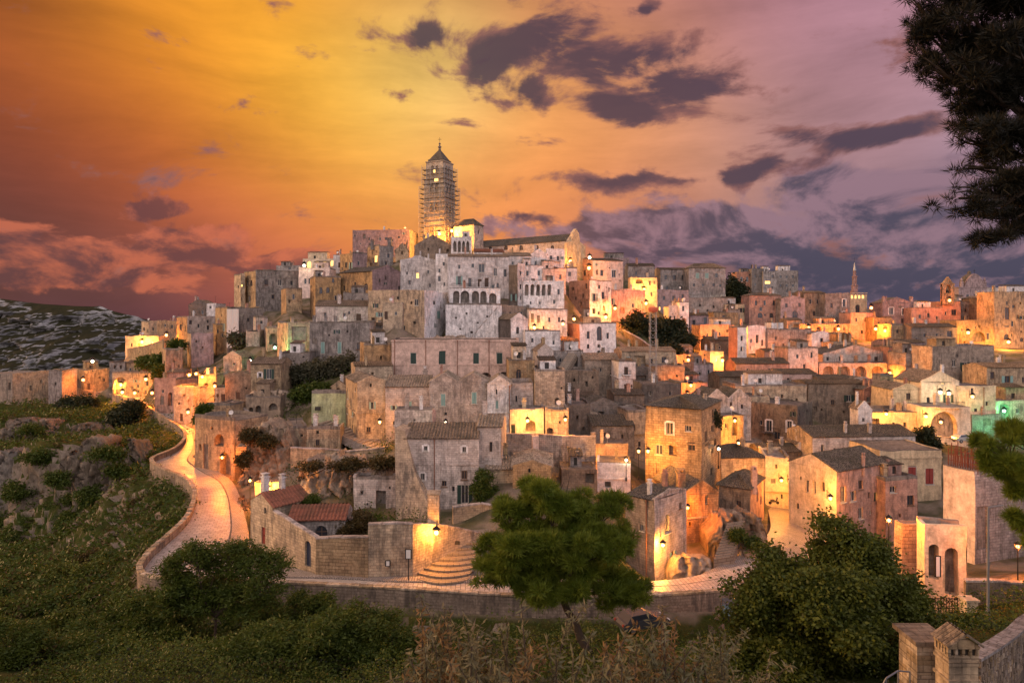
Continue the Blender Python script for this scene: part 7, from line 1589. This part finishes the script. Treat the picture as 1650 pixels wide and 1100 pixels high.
for i, (lab, bl, Y, mat, n) in enumerate([
    ('grey olive grove tree above the ochre corner house', [(500,605,34,18),(480,612,20,14),(520,598,28,16)], 144, 'greyolive', 1500), ('second grey olive by the long grey house', [(545,595,26,18),(560,588,16,14),(535,605,24,14)], 143, 'greyolive', 1200),
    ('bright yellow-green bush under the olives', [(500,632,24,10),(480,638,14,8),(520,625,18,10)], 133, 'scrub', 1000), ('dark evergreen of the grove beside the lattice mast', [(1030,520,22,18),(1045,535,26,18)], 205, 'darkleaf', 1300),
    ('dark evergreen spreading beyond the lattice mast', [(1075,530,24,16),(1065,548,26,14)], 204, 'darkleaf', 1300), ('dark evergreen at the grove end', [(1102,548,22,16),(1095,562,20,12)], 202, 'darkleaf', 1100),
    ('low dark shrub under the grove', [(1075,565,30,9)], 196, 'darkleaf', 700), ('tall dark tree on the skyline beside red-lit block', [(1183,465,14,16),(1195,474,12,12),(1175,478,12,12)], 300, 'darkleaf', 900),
    ('round dark bush beside the white dust sheet', [(384,550,15,12),(392,556,10,8)], 186, 'greyolive', 700), ('dark round shrub at the cliff road bend', [(206,664,22,14),(195,675,22,12),(218,655,12,9)], 176, 'darkleaf', 1500),
    ('dark bush by the white parapet', [(1490,704,16,14),(1500,712,14,8)], 123, 'darkleaf', 700), ('creeper mass on the yard behind the red roofs', [(570,845,22,16),(560,860,20,14),(590,835,20,10)], 80, 'scrubbrown', 1200),
    ('ivy clump on the rock beside pink front house', [(775,790,16,22),(780,770,14,12),(790,800,14,16)], 90, 'scrub', 1100), ('hanging weeds on the tuff outcrop top', [(500,750,20,5),(560,748,26,5),(615,746,26,5)], 97, 'scrubbrown', 600),
    ('green tangle beside the corner house roof', [(505,808,10,8),(495,815,10,5)], 83, 'scrub', 400), ('shrub growing by the iron gate', [(1585,1012,40,16),(1540,1008,26,12),(1500,1005,26,9)], 50, 'scrub', 2200),
    ('potted greenery on the dark balcony side', [(1150,672,8,7),(1156,678,6,5)], 108, 'darkleaf', 300), ('bush under the fort ruin', [(110,655,26,10),(140,648,18,8)], 205, 'darkleaf', 900),
    ('scrubby slope bush under the garden house', [(235,585,20,8),(255,580,16,7)], 205, 'scrub', 900), ('green bush beside the ruined tower', [(258,600,10,8)], 195, 'scrub', 400), ('weeds crowning the blank wall house', [(285,555,12,5)], 205, 'scrub', 300),
    ('mossy bush hanging on the dark tuff face', [(400,700,14,8),(430,712,16,8),(395,740,10,10)], 106, 'scrubbrown', 900), ('leafy clump beside the carved chapel', [(330,660,8,8),(325,675,8,10)], 124, 'scrub', 500),
    ('green strip along the knoll stairs', [(1190,862,14,8),(1215,872,14,7)], 83.5, 'scrub', 600), ('shrub in the yard of the walled cave front', [(640,842,14,8),(600,842,18,6),(660,838,12,6)], 92, 'scrub', 900),
    ]):
    b0 = bl[0]; tree(lab, 'bush', (b0[0], b0[1] + b0[3] * 1.4, Y), bl, Y, mat, n, 7, .0045 * Y if Y > 90 else .32, .0012 * Y if Y > 90 else .08, .0028 * Y, 'leaf', .10, 60 + i, 'bush', .3)
# olive twigs close to the belvedere
def olive(label, px, span, ytop, Y, seed, rust):
    rr = random.Random(seed); rg = np.random.default_rng(seed); O = Vector(((px - CX) / F * Y, Y, 0)); O.z = ground(O.x, O.y); root = tag(empty('olive_shrub', O), label, 'shrub'); mb = MB(); C = []; D = []
    for k in range(16):
        tx = px + rr.uniform(-1, 1) * span; ty = ytop + rr.uniform(0, 130) + abs(tx - px) / span * 45; tip = at(tx, ty, Y + rr.uniform(-.6, .6)) - O
        a = Vector((rr.uniform(-.15, .15), rr.uniform(-.15, .15), 0)); mid = a.lerp(tip, .5) + Vector((rr.uniform(-.15, .15), rr.uniform(-.15, .15), .1)); pts = [a, mid, tip]
        mb.tube(a, mid, .022, .012, 5, caps=False); mb.tube(mid, tip, .012, .004, 5, caps=False)
        for br in range(4):
            f = rr.uniform(.15, .85); s0 = mid.lerp(tip, f); e = s0 + Vector((rr.uniform(-.25, .25), rr.uniform(-.25, .25), rr.uniform(.12, .38))); mb.tube(s0, e, .006, .003, 4, caps=False)
            for q in range(14): C.append(s0.lerp(e, q / 13)); D.append((e - s0).normalized())
        for q in range(36): C.append(mid.lerp(tip, q / 35)); D.append((tip - mid).normalized())
    C = np.array(C); D = np.array(D); n_per = 4; V, Fq = leaves(C, D * 1.2, n_per, .014, .075, .0085, 'twig', rg)
    # leaves lean along their twig
    mesh_np('foliage', V[:len(V) // 8 * 6], Fq[:len(V) // 8 * 6 // 4], 'olive', root); k0 = len(V) // 8 * 6 // 4
    V2 = V[k0 * 4:]; mesh_np('tip_foliage', V2, np.arange(len(V2)).reshape(-1, 4), 'oliverust', root)
    mb.build('stems', 'bark', root)
olive('olive shrub with upright twigs below the fan steps', 715, 70, 950, 6.0, 1, False); olive('taller olive shrub before the pine trunk', 850, 90, 935, 5.6, 2, True); olive('olive shrub half covering the parked silver car', 1055, 80, 965, 6.2, 3, False)
olive('low olive shrub under the pine', 960, 70, 1010, 5.2, 4, True); olive('grey olive shrub at the foot of the broad-leaved tree', 1160, 90, 985, 6.8, 5, False); olive('small olive sprig at the lower edge', 780, 60, 1010, 5.0, 6, False)
# undergrowth on the wild slopes: nobody could count it
def scatter(name, label, n, xr, yr, L, W, mats, seed, n_per=6, dens=.45, slope=1.1, tall=.3):
    rg = np.random.default_rng(seed); t = rg.uniform(xr[0], xr[1], n * 4); y = np.exp(rg.uniform(math.log(yr[0]), math.log(yr[1]), n * 4)); x = t * y
    ok = (samp(WF, x, y) > dens) & (samp(SL, x, y) < slope + rg.uniform(-.3, .5, len(x)))
    x, y = x[ok][:n], y[ok][:n]; z = samp(HF, x, y)
    nz_ = np.array([mnoise.fractal(Vector((a * .12, b * .12, 2.0)), 1, 2, 3) for a, b in zip(x, y)])
    keep = nz_ > -.25; x, y, z, nz_ = x[keep], y[keep], z[keep], nz_[keep]
    P = np.stack([x, y, z + .3 + rg.uniform(0, 1, len(x)) * tall * (1.0 + np.clip(nz_, 0, 1) * 4)], 1)
    out = np.zeros_like(P); out[:, 2] = .6; sc_ = np.repeat(np.clip(y / 60, .45, 2.2), n_per)[:, None]
    V, Fq = leaves(P, out, n_per, .3, L, W, 'leaf', rg); c = np.repeat(P, n_per * 4, 0); V = c + (V - c) * np.repeat(sc_, 4, 0)
    o = mesh_np(name, V, Fq, mats, None); tag(o, label, 'undergrowth', kind='stuff'); return o
scatter('undergrowth', 'green scrub and grass covering the ravine slope', 19000, (-.95, -.22), (44, 230), .42, .085, 'scrub', 11)
scatter('dry_undergrowth', 'brownish dry scrub among the green slope growth', 5000, (-.95, -.2), (44, 220), .40, .07, 'scrubbrown', 12)
scatter('foreground_undergrowth', 'leafy undergrowth below the belvedere', 14000, (-.95, .8), (34, 66), .28, .07, 'ailanthus', 13, dens=.3, tall=.9)
scatter('dark_undergrowth', 'dark leafy thicket below the belvedere', 6500, (-.95, .8), (30, 62), .28, .07, 'darkleaf', 14, dens=.3, tall=.6)  # second undergrowth layer over the same ground, in a darker leaf colour
scatter('town_weeds', 'weeds growing between the houses', 7500, (-.55, .75), (85, 240), .20, .06, 'scrub', 15, dens=.02, slope=3, tall=.2)
# shrubs rooted in the cliff joints
for i, (px, py, rx, ry, lab) in enumerate([(90,770,16,10,'shrub rooted high in the broad limestone cliff'),(140,800,20,12,'shrub in a cleft of the broad limestone cliff'),(190,760,22,12,'shrub draping the cliff under the road bend'),(110,840,24,12,'shrub at the foot of the broad limestone cliff'),(30,790,26,14,'dark shrub on the rim cliff'),(60,735,26,10,'shrub crowning the limestone cliffs'),(170,730,30,9,'long shrub along the cliff top'),(205,820,22,14,'bush beside the cliff under the parapet'),(10,840,24,14,'bush under the rim cliff'),(50,692,24,8,'bush over the pale cliff band')]):
    Yb = 124.5 if px > 60 else 133.5
    if py < 700: Yb = 167
    tree(lab, 'cliff_shrub', (px, py + ry, Yb), [(px, py, rx, ry), (px + rx * .7, py + ry * .5, rx * .6, ry * .7)], Yb, 'scrub', 420, 7, .5, .13, .34, 'leaf', .08, 300 + i, 'bush', .2)
# single bushes standing out of the slope
rb_ = random.Random(5); kk = 0
while kk < 34:
    px = rb_.uniform(0, 330); py = rb_.uniform(690, 1090); Y = None
    for yq in range(44, 215):
        p = at(px, py, yq)
        if ground(p.x, p.y) > p.z: Y = yq; break
    if Y is None: continue
    p = at(px, py, Y)
    if float(samp(WF, p.x, p.y)) < .5: continue
    r = rb_.uniform(1.2, 2.6) * F / Y
    tree('rounded wild bush on the ravine slope', 'bush', (px, py, Y), [(px, py - r * .35, r, r * .55), (px + r * .6, py - r * .2, r * .6, r * .4)], Y, rb_.choice(['scrub', 'scrub', 'broadleaf', 'scrubbrown', 'ailanthus']), 200, 7, .34 + Y * .001, .08 + Y * .0002, .3, 'leaf', .07, 200 + kk, 'bush', .3, group='wild bushes on the ravine slope'); kk += 1
